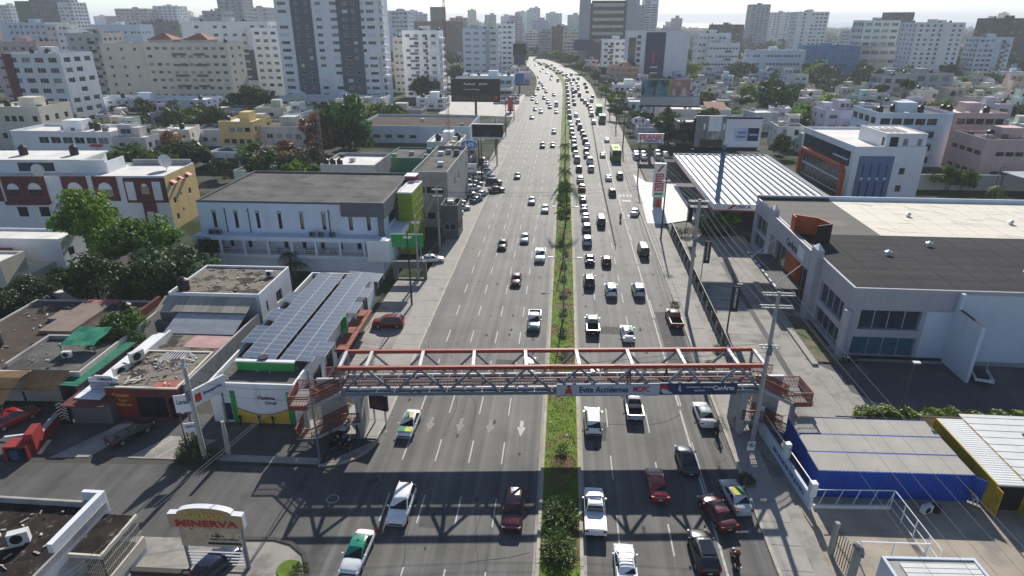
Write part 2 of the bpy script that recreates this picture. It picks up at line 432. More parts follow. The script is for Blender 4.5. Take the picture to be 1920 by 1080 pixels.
m = MB()
for k in range(120):                   # oil drips down the middle of each lane
    x = rc.choice([-14.8, -11.9, -8.9, -6, -2.8, 3.8, 7.1, 10.8, 14.2]) + rc.uniform(-.35, .35); y = rc.uniform(26, 140); q = rc.uniform(.05, .22)
    m.q([(x + q * math.cos(i * .785) * rc.uniform(.6, 1), y + 2.2 * q * math.sin(i * .785) * rc.uniform(.6, 1), .0305) for i in range(8)])
struct(m.obj('oil_stains', mat('oil', (.055, .054, .052), .8, 0, spec=.1), road), 'stuff')
# tar repair patches and joint lines of the carriageway
for x0, x1, y0, y1 in ((-6.9, -4.6, 60, 63.5), (5.4, 8.7, 71, 73), (12.9, 15.6, 60, 78), (-10.2, -7.6, 37, 39.2), (2.9, 4.9, 49, 52), (-15.8, -13.6, 55, 58)):
    m = MB(); m.q([(x0, y0, .026), (x1, y0, .026), (x1 + .2, y1, .026), (x0 + .1, y1, .026)]); m.obj('asphalt_patch', mat('patch_asphalt', (.09, .088, .084), .85, .2, .8, fine=20, spec=.15), road)
m = MB(); ribbon(m, LE + .05, ML - .05, 137, 345, .028)
m.obj('resurfaced_strip', mat('worn_asphalt', (.11, .107, .10), .76, .16, .5, spec=.26, streak=(1, .05, 1), fine=20), road)
wear(MATS['worn_asphalt'], .4)
m = MB(); ribbon(m, MR + .05, RE - .05, 150, 345, .028); m.obj('resurfaced_strip', MATS['worn_asphalt'], road)
# lane markings
dash = MB(); dash.q([(-.06, 0, 0), (.06, 0, 0), (.06, 3.2, 0), (-.06, 3.2, 0)]); dme = dash.mesh('lane_dash', [M_PAINT])
far = MB()
LANES = [(-13.35, 22), (-10.4, 22), (-7.4, 22), (-4.5, 22), (5.15, 20.5), (9.05, 20.5)]
for d, s0 in LANES:
    y = s0 + (d * .31) % .9
    while y < 560:
        if not (43.2 < y < 43.5):
            x, yy = off(y, d)
            if y < 165: link('lane_dash', dme, road, (x, yy, .034))
            elif y < 300 or R.random() < .8:
                a, b = off(y, d - .09), off(y, d + .09); c, e = off(y + 3.2, d + .09), off(y + 3.2, d - .09)
                far.q([(*a, .04), (*b, .04), (*c, .04), (*e, .04)])
        y += 7.5
struct(far.obj('far_lane_dashes', M_PAINT, road), 'stuff')
m = MB(); y = 10
while y < 330:                         # worn edge line of the service lane
    L = R.uniform(4, 14)
    ribbon(m, 12.45 + (.25 if y > 190 else 0), 12.62 + (.25 if y > 190 else 0), y, y + L, .034)
    if R.random() < .5: ribbon(m, 12.72, 12.82, y, y + L * .6, .034)
    y += L + R.uniform(.1, 1.2)
m.obj('edge_line', M_PAINT, road)
def arrow(x, y):
    m = MB()
    m.q([(-.16, 2.0, 0), (-.16, .9, 0), (.16, .9, 0), (.16, 2.0, 0)]); m.q([(-.42, .95, 0), (0, -.55, 0), (.42, .95, 0)])
    m.obj('lane_arrow', M_PAINT if x > -4 else mat('faded_paint', (.26, .255, .24), .8, .3, 1.5, blotch=((.1, .1, .098), 2.5, .5, .62)), road, (x, y, .034))
for x in (-11.9, -9.0, -6.1, -3.1): arrow(x, 49.6)
for x0, y0 in ((13.2, 134), (13.3, 122.5), (13.4, 100.5)):
    m = MB(); m.q([(0, 0, 0), (1.9, 0, 0), (1.9, 1.6, 0), (0, 1.6, 0)]); m.obj('bus_stop_marking', M_PAINT, road, (x0, y0, .034))
m = MB()
for k in range(4): m.q([(12.9 + k * .8, 138, .034), (13.35 + k * .8, 138, .034), (13.35 + k * .8, 140.4, .034), (12.9 + k * .8, 140.4, .034)])
m.obj('crossing_bars', M_PAINT, road)
m = MB()
for k in range(24):
    a0, a1 = 2 * math.pi * k / 24, 2 * math.pi * (k + 1) / 24
    m.q([(.42 * math.cos(a0), .42 * math.sin(a0), 0), (.52 * math.cos(a0), .52 * math.sin(a0), 0), (.52 * math.cos(a1), .52 * math.sin(a1), 0), (.42 * math.cos(a1), .42 * math.sin(a1), 0)])
g = G(624, 936); m.obj('manhole_ring', M_KERB, side, (g.x, g.y, .035))
# median: kerbs, turf
m = MB(); slab(m, ML + .25, MR - .25, -30, 640, .16); median = struct(m.obj('median', M_TURF))
for d in (ML, MR - .26):
    y = -6.0; k = 0
    while y < 150:
        L = 5.0
        m = MB(); slab(m, d, d + .26, y + .03, y + L - .03, .17 + .02 * R.random()); m.obj('kerb_stone', M_KERB if R.random() < .55 else M_KERBY, median); y += L
    m = MB(); slab(m, d, d + .26, 150, 640, .17); m.obj('kerb_run', M_KERB, median)
    m = MB(); ribbon(m, d - .22 if d < 0 else d + .26, d if d < 0 else d + .48, -30, 300, .03); m.obj('gutter', M_WALK, median)
for cx, cy, rx_, ry_ in ((.9, 45.3, 1.25, 1.7), (-.1, 58.5, .7, 2.2), (1.7, 64.5, .5, 1.6), (.4, 71, .5, 1.2), (1.3, 83, .6, 2.5), (.6, 31, 1.0, 1.8)):
    m = MB(); m.q([(cx + rx_ * math.cos(a) * R.uniform(.75, 1), cy + ry_ * math.sin(a) * R.uniform(.75, 1), .168) for a in [k * 6.283 / 18 for k in range(18)]]); m.obj('bare_soil', mat('bare_earth', (.15, .10, .065), .98, .35, 1.2, bump=.3, spec=.05, blotch=((.08, .085, .025), 1.5, .52, .62)), median)
# pavements along the avenue
def poly(name, pts, z, mt, hgt=None, parent=None):
    m = MB()
    if hgt: m.prism(pts, 0, z)
    else: m.q([(x, y, z) for x, y in pts])
    return m.obj(name, mt, parent)
arc = [(LE - 4.2 * (1 - math.cos(t)), 47.6 - 4.2 * math.sin(t)) for t in [i * math.pi / 16 for i in range(9)]]
def tiles(parent, x0, x1, y0, y1, z, L, mt=M_WALK):           # pavement slabs, each a piece
    y = y0
    while y < y1 - .1:
        e = min(y1, y + L); m = MB(); m.box(x0, x1, y + .02, e - .02, .0, z + R.uniform(-.008, .012)); m.obj('paving_slab', mt, parent); y = e
pl = [*arc, (-20.35, 47.6), (-20.35, 43.4)]
m = MB(); m.prism(list(reversed(pl)), 0, .13); m.prism([(LE - 3.6, 47.6), (LE - .02, 47.6), (LE - .02, 60), (LE - 3.6, 60)], 0, .128)
m.prism([(-20.2, 60), (LE - .02, 60), (LE - .02, 335), (-20.2, 335)], 0, .11)
wl = struct(m.obj('pavement', M_LOT))
tiles(wl, LE - 3.3, LE - .3, 47.9, 132, .14, 2.6)
m = MB(); slab(m, LE - .3, LE, 47.6, 340, .16); m.obj('kerb_run', M_KERB, wl)
m = MB()
for (x0, y0), (x1, y1) in zip(arc, arc[1:]): m.beam((x0 - .12, y0 + .06, .08), (x1 - .12, y1 + .06, .08), .26, .17)
m.obj('kerb_curve', M_KERBY, wl)
m = MB(); m.prism([(RE + .02, -20), (19.85, -20), (19.85, 118), (20.6, 190), (21, 330), (RE + .02, 330)], 0, .11)
wr = struct(m.obj('pavement', M_LOT))
tiles(wr, RE + .3, 18.6, 30, 132, .14, 2.4)
m = MB(); slab(m, RE, RE + .28, -20, 420, .16); m.obj('kerb_run', M_KERB, wr)
m = MB(); m.q([(16.6, 118, .17), (20, 118, .17), (27, 122, .17), (27, 150, .17), (20.5, 152, .17), (18, 160, .17), (17.4, 135, .17)])
m.obj('station_apron', mat('pale_apron', (.75, .73, .68), .85, .12, .4), wr)
# near left corner lot by the party-hall sign, its rounded kerb
pl = [(-60, 10), (-16.9, 10), (-16.9, 30.4), (-17.4, 33), (-18.6, 34.3), (-20.6, 34.75), (-60, 33)]
m = MB(); m.prism(pl, 0, .1); lot = struct(m.obj('corner_pavement', M_LOT))
kp = [(-16.8, 16), (-16.8, 30.4), (-17.1, 32.2), (-17.9, 33.6), (-19.2, 34.5), (-20.6, 34.85), (-24, 34.6)]
m = MB()
for a, b in zip(kp, kp[1:]): m.beam((*a, .09), (*b, .09), .3, .2)
m.obj('kerb_curve', M_POLED, lot)
m = MB(); m.cyl(-18.5, 32.2, .1, .16, .8, n=16); m.obj('turf_patch', M_TURF, lot)
for k in range(3):
    m = MB(); m.q([(0, 0, 0), (.12, 0, 0), (.5, 2.6, 0), (.38, 2.6, 0)]); m.obj('bay_line', mat('yellow_line', (.45, .34, .05), .8, .3, 2), lot, (-26.9 + k * 2.9, 28.6, .106))
# concrete yards
def yard(name, pts, mt, z=.012):
    m = MB(); m.q([(x, y, z) for x, y in pts]); return struct(m.obj(name, mt))
yl = yard('forecourt', [(-24.2, 56), (-20.2, 56), (-20.2, 86), (-24.2, 86)], M_LOT, .1)
for k in range(7):
    m = MB(); m.q([(-24, 59 + k * 3.3, .108), (-24, 59.12 + k * 3.3, .108), (-20.4, 58.5 + k * 3.3, .108), (-20.4, 58.38 + k * 3.3, .108)]); m.obj('bay_line', M_PAINT, yl)
yard('side_yard', [(-60, 43.2), (-20.4, 43.4), (-20.4, 50.5), (-60, 50)], M_LOTD, .03)
yb = yard('street_front_strip', [(-37.9, 43.15), (-33.2, 43.3), (-31.2, 46.3), (-35.9, 46.6)], M_LOT, .05)
yard('street_front_strip', [(-44.9, 42.6), (-41.4, 43), (-39.7, 46.9), (-42.4, 47)], M_LOT, .05)
yard('street_front_strip', [(-29.8, 43.4), (-20.5, 43.6), (-20.5, 44.5), (-29.8, 44.3)], M_WALK, .06)
for k in range(3):
    m = MB(); m.q([(-37 + k * 1.6, 43.3, .06), (-36.9 + k * 1.6, 43.3, .06), (-35.3 + k * 1.6, 46.2, .06), (-35.4 + k * 1.6, 46.2, .06)]); m.obj('bay_line', M_PAINT, yb)
yr = yard('showroom_yard', [(19.6, 54.6), (60, 54.6), (60, 70), (32.4, 70), (33.2, 112), (20.2, 112)], M_LOT, .02)
for k in range(11):
    m = MB(); m.q([(20.3, 61.5 + k * 2.75, .03), (24.4, 61.5 + k * 2.75, .03), (24.4, 61.62 + k * 2.75, .03), (20.3, 61.62 + k * 2.75, .03)]); m.obj('bay_line', M_PAINT, yr)
m = MB(); m.q([(25.4, 62, .028), (26.1, 62, .028), (26.6, 98, .028), (25.9, 98, .028)]); m.obj('drain_channel', M_LOTD, yr)
m = MB(); m.q([(28.6, 66.5, .028), (32.2, 66.5, .028), (60, 66.2, .028), (60, 55, .028), (35.5, 55, .028), (31, 59.5, .028), (31.4, 63, .028)]); m.obj('tarred_apron', M_LOTD, yr)
yard('container_yard', [(19.8, 20), (75, 20), (75, 54), (19.8, 54)], mat('yard_slabs', (.33, .285, .225), .9, .25, .3, fine=7, bump=.08, blotch=((.2, .18, .16), .35, .52, .7)), .015)
yard('station_yard', [(20.6, 112), (56, 112), (58, 175), (20.8, 190)], M_LOTD, .012)
yard('dealer_yard', [(-52, 268), (-20.3, 262), (-20.3, 345), (-60, 345)], mat('pale_yard', (.46, .44, .40), .9, .15, .2), .012)
# litter on the median and by the kerbs
m = MB()
for k in range(110):
    t = R.random()
    if t < .3: x, y, z = R.uniform(-.5, 1.9), R.uniform(27, 95), .24
    elif t < .75: x, y, z = R.uniform(12.8, 15.9), R.uniform(58, 95), .05
    else: x, y, z = LE + R.uniform(-.9, .4), R.uniform(45, 120), .2
    s_ = R.uniform(.03, .09); a = R.random() * 3
    m.q([(x + s_ * math.cos(a + i * 1.57), y + s_ * math.sin(a + i * 1.57), z + R.uniform(0, .04)) for i in range(4)])
struct(m.obj('litter', M_LITTER), 'stuff', 'scraps of pale litter scattered along kerbs and median')
# grass blades
m = MB()
for k in range(7000):
    y = 26 + 110 * R.random() ** 1.6; x = XC(y) + R.uniform(-1.4, 1.4); h = R.uniform(.05, .17); a = R.random() * 6.3; w = R.uniform(.02, .05) * (1 + y / 60)
    dx, dy = math.cos(a) * w, math.sin(a) * w; lx, ly = R.uniform(-.12, .12), R.uniform(-.12, .12)
    m.q([(x - dx, y - dy, .15), (x + dx, y + dy, .15), (x + lx, y + ly, .15 + h)])
o = struct(m.obj('median_grass', M_LEAF), 'stuff', 'rough green grass growing along the median strip'); o.color = (.14, .22, .02, 1)

# ================================================================== PLANTS
def crown_mesh(seed, rx, rz, clumps, leaves, leaf, flat=0.0):
    r = random.Random(seed); m = MB(); cs = []
    for k in range(clumps):
        a = r.random() * 6.283; e = r.uniform(-.45, 1); q_ = math.sqrt(max(0, 1 - e * e)); d = r.uniform(.4, .95)
        cs.append((Vector((math.cos(a) * q_ * rx * d, math.sin(a) * q_ * rx * d, e * rz * d)), r.uniform(.2, .44) * rx))
    for c, cr in cs:
        for k in range(leaves // clumps):
            d = Vector((r.gauss(0, 1), r.gauss(0, 1), r.gauss(0, 1))).normalized()
            p = c + Vector((d.x, d.y, d.z * (.72 - flat))) * cr * r.uniform(.7, 1.06)
            nrm = (d + Vector((r.gauss(0, .55), r.gauss(0, .55), r.gauss(0, .55) + .25))).normalized()
            a = nrm.cross(Vector((0, 0, 1)) if abs(nrm.z) < .9 else Vector((1, 0, 0))).normalized(); b = nrm.cross(a)
            t = r.random() * 6.283; a, b = a * math.cos(t) + b * math.sin(t), b * math.cos(t) - a * math.sin(t)
            L = leaf * r.uniform(.6, 1.3); w = L * r.uniform(.4, .62)
            m.q([p - a * L, p - b * w + nrm * .1 * L, p + a * L, p + b * w + nrm * .1 * L])
    return m.mesh('crown', [M_LEAF])
def trunk_mesh(seed, h, r0, spread):
    r = random.Random(seed); m = MB()
    p = [(0, 0, 0)] + [(r.uniform(-.08, .08) * h * i / 4, r.uniform(-.08, .08) * h * i / 4, h * .55 * i / 4) for i in range(1, 5)]
    m.tube(p, r0, 7, r1=r0 * .6)
    for k in range(6):
        a = k * 1.05 + r.uniform(-.3, .3); q_ = Vector(p[3 + (k % 2)])
        m.tube([q_, q_ + Vector((math.cos(a) * spread * .5, math.sin(a) * spread * .5, h * .2)), q_ + Vector((math.cos(a) * spread, math.sin(a) * spread, h * .42))], r0 * .45, 5, r1=r0 * .12)
    return m.mesh('trunk', [M_BARK], True)
NEAR = [crown_mesh(s, 1, .8, 26, 5200, .062) for s in (1, 2, 3)]
MID = [crown_mesh(s, 1, .8, 15, 1500, .105) for s in (4, 5, 6, 7)]
FAR = [crown_mesh(s, 1, .75, 9, 420, .19) for s in (8, 9, 10)]
TRK = [trunk_mesh(s, 1, .045, .38) for s in (1, 2, 3)]
GRN = dict(dark=(.03, .07, .012), mid=(.055, .12, .012), light=(.14, .23, .014), dull=(.06, .08, .03), flame=(.17, .085, .025), dry=(.19, .14, .065), blue=(.06, .115, .04))
def tree(x, y, rx, h, col, label, group=None, lod=0, name='tree', z0=0, cat='tree'):
    t = thing(name, label, cat, (x, y, z0), 0, group)
    pool = (NEAR, MID, FAR)[lod]
    rz = rx * R.uniform(.75, .98); rz = min(rz, h * .55)
    c = GRN[col] if isinstance(col, str) else col
    c = tuple(v * R.uniform(.85, 1.15) for v in c)
    link('crown', R.choice(pool), t, (0, 0, h - rz * .95), R.random() * 6.28, col=c, scale=(rx, rx * R.uniform(.88, 1.1), rz / .8))
    link('trunk', R.choice(TRK), t, None, R.random() * 6.28, scale=(max(rx, h * .45), max(rx, h * .45), h * .98))
    return t
def palm_meshes(seed, n, L, droop):
    r = random.Random(seed); m = MB()
    for k in range(n):
        a = 6.283 * k / n + r.uniform(-.15, .15); up = r.uniform(.15, 1.1); pts = []
        for i in range(8):
            t = i / 7; pts.append(Vector((math.cos(a) * L * t * (1 - .12 * t), math.sin(a) * L * t * (1 - .12 * t), L * (up * t - droop * t * t * (1 + .4 * up)))))
        sd = Vector((-math.sin(a), math.cos(a), 0))
        for i in range(7):
            p, q_ = pts[i], pts[i + 1]; ll = L * .2 * math.sin(math.pi * min(.97, (i + 1) / 7.5)) + .05
            for s_ in (-1, 1):
                for j in range(3):
                    b = p.lerp(q_, j / 3); e = b + sd * s_ * ll + (q_ - p) * .55 + Vector((0, 0, -ll * .55))
                    m.q([b, p.lerp(q_, j / 3 + .16), e, b + (e - b) * .5 - (q_ - p) * .05])
    return m.mesh('fronds', [M_LEAF])
PALM = [palm_meshes(1, 17, 1, .9), palm_meshes(2, 13, 1, 1.05)]
def palm(x, y, h, L, label, group=None, col=(.045, .085, .02), z0=0):
    t = thing('palm_tree', label, 'palm tree', (x, y, z0), 0, group)
    m = MB(); m.tube([(0, 0, 0), (.06, .02, h * .35), (.1, .1, h * .7), (.08, .14, h)], .19, 9, r1=.12); m.obj('trunk', M_BARK, t, smooth=True)
    link('fronds', R.choice(PALM), t, (.08, .14, h - .05), R.random() * 6, col=col, scale=(L, L, L))
    return t
# ================================================================== VEHICLES
def loft(m, st, mi=0, zb=.24):
    """Body shell: stations (y, top height, half width) from nose to tail."""
    rings = []
    for y, zt, w in st:
        h = zt - zb
        half = [(0, zt + .025), (w * .55, zt + .018), (w * .86, zt - .02), (w * .975, zt - min(.14, h * .3)), (w, zb + h * .45), (w * .97, zb + .05), (w * .85, zb)]
        ring = [(-x, y, z) for x, z in reversed(half[1:])] + [(x, y, z) for x, z in half]
        b = len(m.v); m.v += ring; rings.append((b, len(ring)))
    for (a, n), (b, _) in zip(rings, rings[1:]):
        for i in range(n - 1): m.f.append((a + i, b + i, b + i + 1, a + i + 1)); m.m.append(mi)
        m.f.append((a + n - 1, b + n - 1, b, a)); m.m.append(mi)
    a, n = rings[0]; m.f.append(tuple(a + i for i in range(n))); m.m.append(mi)
    a, n = rings[-1]; m.f.append(tuple(a + n - 1 - i for i in range(n))); m.m.append(mi)
def cabin(m, B, T, mi=0):
    """Greenhouse frustum: B=(front y, rear y, half width, z), T the same for the roof; the roof is crowned."""
    yf, yr, w, z = B; tf, tr, u, t = T
    base = [(-w, yf), (w, yf), (w, yr), (-w, yr)]
    n = 5; k = len(m.v); top = []
    for i in range(n):
        a = i / (n - 1); y = tf + (tr - tf) * a; zz = t - .06 * (2 * a - 1) ** 2
        for x, dz in ((-u, -.05), (-u * .75, 0), (0, .015), (u * .75, 0), (u, -.05)): m.v.append((x, y, zz + dz))
    for i in range(n - 1):
        for j in range(4): m.f.append((k + i * 5 + j, k + i * 5 + j + 5, k + i * 5 + j + 6, k + i * 5 + j + 1)); m.m.append(mi)
    b = len(m.v); m.v += [(x, y, z) for x, y in base]
    m.f.append((b, b + 1, k + 4, k + 3, k + 2, k + 1, k)); m.m.append(mi)
    r = k + 5 * (n - 1)
    m.f.append((b + 2, b + 3, r, r + 1, r + 2, r + 3, r + 4)); m.m.append(mi)
    m.f.append((b + 1, b + 2, *[k + 5 * i + 4 for i in range(n - 1, -1, -1)])); m.m.append(mi)
    m.f.append((b + 3, b, *[k + 5 * i for i in range(n)])); m.m.append(mi)
def panes(B, T):
    yf, yr, w, z = B; tf, tr, u, t = T
    L = lambda a, b, k: tuple(a[i] + (b[i] - a[i]) * k for i in range(3))
    out = []
    e = .012
    a, b, c, d = (-w, yf, z), (w, yf, z), (u, tf, t - .09), (-u, tf, t - .09)
    f = lambda q, dy: [(x * .9, y + dy, zz) for x, y, zz in q]
    out.append(('windscreen', f([L(a, d, .06), L(b, c, .06), L(b, c, .95), L(a, d, .95)], e)))
    a, b, c, d = (w, yr, z), (-w, yr, z), (-u, tr, t - .09), (u, tr, t - .09)
    out.append(('rear_window', f([L(a, d, .1), L(b, c, .1), L(b, c, .93), L(a, d, .93)], -e)))
    for s in (-1, 1):
        for k0, k1 in ((.05, .47), (.52, .95)):
            bb = [(s * (w + e), yf + (yr - yf) * k0, z + .05), (s * (w + e), yf + (yr - yf) * k1, z + .05)]
            tt = [(s * (u + e), tf + (tr - tf) * (k1 * .94 + .03), t - .13), (s * (u + e), tf + (tr - tf) * (k0 * .94 + .03), t - .13)]
            q = bb + tt
            out.append(('side_window', q if s < 0 else list(reversed(q))))
    return out
def wheel_me(r=.31, w=.2):
    m = MB(); n = 14
    for x, rr, mi in ((0, r, 0),):
        m.tube([(-w / 2, 0, 0), (w / 2, 0, 0)], r, n, 0)
        for sx in (-1, 1):
            x = sx * (w / 2 + .006)
            m.q([(x, r * .62 * math.cos(6.283 * i / n * sx), r * .62 * math.sin(6.283 * i / n * sx)) for i in range(n)], 1)
    return m.mesh('wheel', [M_TYRE, M_RIM])
KINDS = {
    'sedan': dict(L=4.5, W=1.74, st=[(2.25, .55, .62), (2.2, .66, .74), (2.0, .74, .82), (1.5, .83, .86), (.95, .92, .87), (0, .94, .87), (-1.0, .96, .87), (-1.6, .98, .86), (-2.05, .95, .81), (-2.2, .85, .76), (-2.25, .6, .70)],
                  B=(1.08, -1.68, .80, .90), T=(.28, -.98, .60, 1.44), wb=1.34),
    'suv': dict(L=4.6, W=1.84, st=[(2.3, .62, .70), (2.24, .80, .82), (2.0, .92, .88), (1.4, 1.02, .92), (.9, 1.08, .92), (0, 1.10, .92), (-1.4, 1.12, .92), (-2.0, 1.09, .89), (-2.22, .98, .84), (-2.3, .6, .76)],
                B=(1.18, -2.24, .85, 1.06), T=(.36, -1.74, .66, 1.72), wb=1.36),
    'pickup': dict(L=5.3, W=1.86, st=[(2.65, .66, .74), (2.58, .88, .84), (2.3, .98, .90), (1.6, 1.06, .93), (1.2, 1.09, .93), (0, 1.10, .93), (-.62, 1.10, .93)],
                   B=(1.3, -.62, .85, 1.06), T=(.62, -.45, .68, 1.76), wb=1.6),
    'van': dict(L=4.9, W=1.8, st=[(2.45, .7, .74), (2.4, .95, .82), (2.1, 1.1, .88), (1.7, 1.14, .9), (0, 1.15, .9), (-2.3, 1.15, .9), (-2.42, 1.0, .88), (-2.45, .6, .84)],
                B=(2.0, -2.4, .86, 1.1), T=(1.35, -2.28, .74, 2.0), wb=1.45),
    'hatch': dict(L=3.9, W=1.68, st=[(1.95, .56, .62), (1.9, .70, .74), (1.65, .80, .81), (1.2, .88, .84), (.8, .94, .84), (0, .96, .84), (-1.2, .98, .84), (-1.75, .97, .81), (-1.9, .85, .78), (-1.95, .58, .72)],
                  B=(.95, -1.86, .78, .92), T=(.25, -1.45, .62, 1.5), wb=1.2),
}
CARS = {}
RIM = {}
for rr_ in (.31, .36):
    m = MB(); m.tube([(-.012, 0, 0), (.012, 0, 0)], rr_ * .62, 12); m.tube([(-.02, 0, 0), (.02, 0, 0)], rr_ * .18, 8); RIM[rr_] = m.mesh('rim', [M_RIM])
def rails_(m, kind):
    pass
def build_kind(kind):
    K = KINDS[kind]; P = []; w = K['W'] / 2; L = K['L'] / 2
    m = MB(); loft(m, K['st'])
    if kind == 'pickup':
        for s in (-1, 1): m.box(min(s * .93, s * .80), max(s * .93, s * .80), -2.6, -.62, .45, 1.06)
        m.box(-.80, .80, -2.64, -2.52, .5, 1.05); m.box(-.8, .8, -2.52, -.62, .5, .62)
    P.append(('body', m.mesh('body', [M_CAR], kind != 'pickup'), 'c'))
    if kind == 'pickup':
        m = MB(); m.box(-.79, .79, -2.5, -.64, .625, .64); P.append(('bed_liner', m.mesh('bed_liner', [M_BLACK]), None))
    m = MB(); cabin(m, K['B'], K['T']); P.append(('roof', m.mesh('roof', [M_CAR]), 'r'))
    for nm, q in panes(K['B'], K['T']):
        m = MB(); m.q(q); P.append((nm, m.mesh(nm, [M_CARG]), None))
    zt = K['st'][1][1]
    for s in (-1, 1):
        m = MB(); m.box(min(s * .52, s * .80), max(s * .52, s * .80), L - .22, L - .02, zt - .16, zt - .03); P.append(('headlight', m.mesh('headlight', [M_HEAD]), None))
        zr = .88 if kind == 'sedan' else (1.0 if kind != 'hatch' else .9)
        m = MB(); m.box(min(s * (w - .32), s * (w - .05)), max(s * (w - .32), s * (w - .05)), -L - .012, -L + .16, zr - .2, zr); P.append(('tail_light', m.mesh('tail_light', [M_TAIL]), None))
        m = MB(); y0 = K['B'][0] - .35; m.box(min(s * w, s * (w + .16)), max(s * w, s * (w + .16)), y0 - .06, y0 + .06, K['B'][3] + .02, K['B'][3] + .16); P.append(('mirror', m.mesh('mirror', [M_CAR]), 'c'))
    m = MB(); m.box(-.62, .62, L - .05, L + .015, .34, .5); P.append(('grille', m.mesh('grille', [M_BLACK]), None))
    m = MB(); m.box(-.75, .75, -L - .02, -L + .06, .3, .46); P.append(('bumper', m.mesh('bumper', [M_BLACK if kind in ('pickup', 'suv') else M_CAR]), 'c'))
    m = MB(); m.box(-.16, .16, -L - .035, -L - .02, .5, .62); P.append(('number_plate', m.mesh('number_plate', [M_PLATE]), None))
    rr = .31 if kind in ('sedan', 'hatch') else .36
    wm = wheel_me(rr)
    for sx in (-1, 1):
        for sy in (-1, 1): P.append(('wheel', wm, None, (sx * (w - .085), sy * K['wb'], rr)))
    # one-mesh version for the distance
    f = MB(); loft(f, [K['st'][0], K['st'][2], K['st'][4], K['st'][-3], K['st'][-1]] if kind != 'pickup' else [K['st'][0], K['st'][2], K['st'][4], K['st'][-1]])
    if kind == 'pickup':
        for s in (-1, 1): f.box(min(s * .93, s * .80), max(s * .93, s * .80), -2.6, -.62, .45, 1.06)
        f.box(-.80, .80, -2.64, -2.52, .5, 1.05); f.box(-.8, .8, -2.52, -.62, .5, .62, 2)
    cabin(f, K['B'], K['T'])
    for nm, q in panes(K['B'], K['T']): f.q(q, 1)
    for s in (-1, 1):
        f.box(min(s * (w - .3), s * (w - .05)), max(s * (w - .3), s * (w - .05)), -L - .012, -L + .1, .75, .92, 3)
        for sy in (-1, 1): f.tube([(s * (w - .2), sy * K['wb'], rr), (s * (w + .02), sy * K['wb'], rr)], rr, 8, 2)
    CARS[kind] = (P, f.mesh('car', [M_CAR, M_CARG, M_TYRE, M_TAIL]))
for k in KINDS: build_kind(k)
NOUN = dict(sedan='sedan', suv='SUV', pickup='pickup', van='van', hatch='hatchback')
OBN = dict(sedan='sedan_car', suv='sport_utility_car', pickup='pickup_truck', van='passenger_van', hatch='hatchback_car')
COL = dict(white=(.78, .78, .77), silver=(.48, .49, .50), grey=(.16, .165, .17), black=(.012, .012, .014), red=(.30, .018, .022), maroon=(.11, .018, .02), blue=(.03, .07, .16), teal=(.07, .16, .19), green=(.03, .12, .08), beige=(.42, .38, .3), gold=(.32, .26, .16), navy=(.015, .022, .05))
def car(kind, x, y, rz, col, label, group=None, roof=None, z=.03, sub=None):
    t = thing(OBN[kind], label, 'car' if kind in ('sedan', 'suv', 'hatch') else ('pickup' if kind == 'pickup' else 'van'), (x, y, z), rz, group); t.scale = (.88, .93 if kind == 'pickup' else .87, .9)
    c = COL[col] if isinstance(col, str) else col
    for p in CARS[kind][0]:
        o = link(p[0], p[1], t, p[3] if len(p) > 3 else None)
        if p[2] == 'c': o.color = (*c, 1)
        if p[2] == 'r': o.color = (*(roof or c), 1)
        if p[0] == 'wheel': link('rim', RIM[p[3][2]], o, ((.105 if p[3][0] > 0 else -.105), 0, 0))
    return t
def panel(t, x0, x1, y0, y1, z, col, name='roof_panel'):
    m = MB(); m.box(x0, x1, y0, y1, z, z + .012); o = m.obj(name, M_OBJ, t); o.color = (*col, 1); return o
def farcar(kind, x, y, rz, col, label, group, z=.03):
    o = link(OBN[kind], CARS[kind][1], None, (x, y, z), rz, COL[col] if isinstance(col, str) else col, scale=(.98, .97, 1.0))
    return tag(o, label, 'car' if kind in ('sedan', 'suv', 'hatch') else ('pickup' if kind == 'pickup' else 'van'), group)
def P2(px, py, z=.75): return G(px, py, z)
PI = math.pi
# --- carriageway coming towards the footbridge (noses to the south)
DN = [
    ('sedan', 767, 790, 'white', 'white taxi sedan with green and cream roof beside the left kerb', -.03),
    ('suv', 753, 943, 'white', 'white crossover with roof rails crossing the footbridge shadow', -.02),
    ('sedan', 670, 1030, 'white', 'white old sedan with bright green roof panel', -.05),
    ('suv', 962, 953, 'maroon', 'dark red people carrier with shiny roof by the median kerb', 0),
    ('pickup', 1002, 598, 'teal', 'teal pickup with white cab roof and dark bed', 0),
    ('sedan', 968, 521, 'maroon', 'maroon sedan in the third lane coming past the teal pickup', 0),
    ('pickup', 1013, 476, 'white', 'white pickup driving beside the median lamp post', 0),
    ('sedan', 984, 444, 'silver', 'silver sedan with pale roof behind the white pickup', 0),
    ('sedan', 942, 456, 'black', 'black sedan in the second lane from the left pavement', 0),
    ('sedan', 997, 374, 'silver', 'silver sedan just past the road surface joint', 0),
    ('sedan', 1022, 389, 'white', 'white sedan next to the median palm tree', 0),
    ('sedan', 970, 328, 'grey', 'grey sedan alone in the middle lanes before the parked cars', 0),
    ('suv', 1017, 272, 'black', 'black SUV side by side with a dark hatchback', 0),
    ('hatch', 1036, 271, 'grey', 'dark hatchback side by side with a black SUV', 0),
    ('suv', 1038.5, 246, 'silver', 'silver SUV following the dark hatchback by the median', 0),
    ('sedan', 992, 687, 'white', 'white sedan half hidden under the footbridge deck', 0),
]
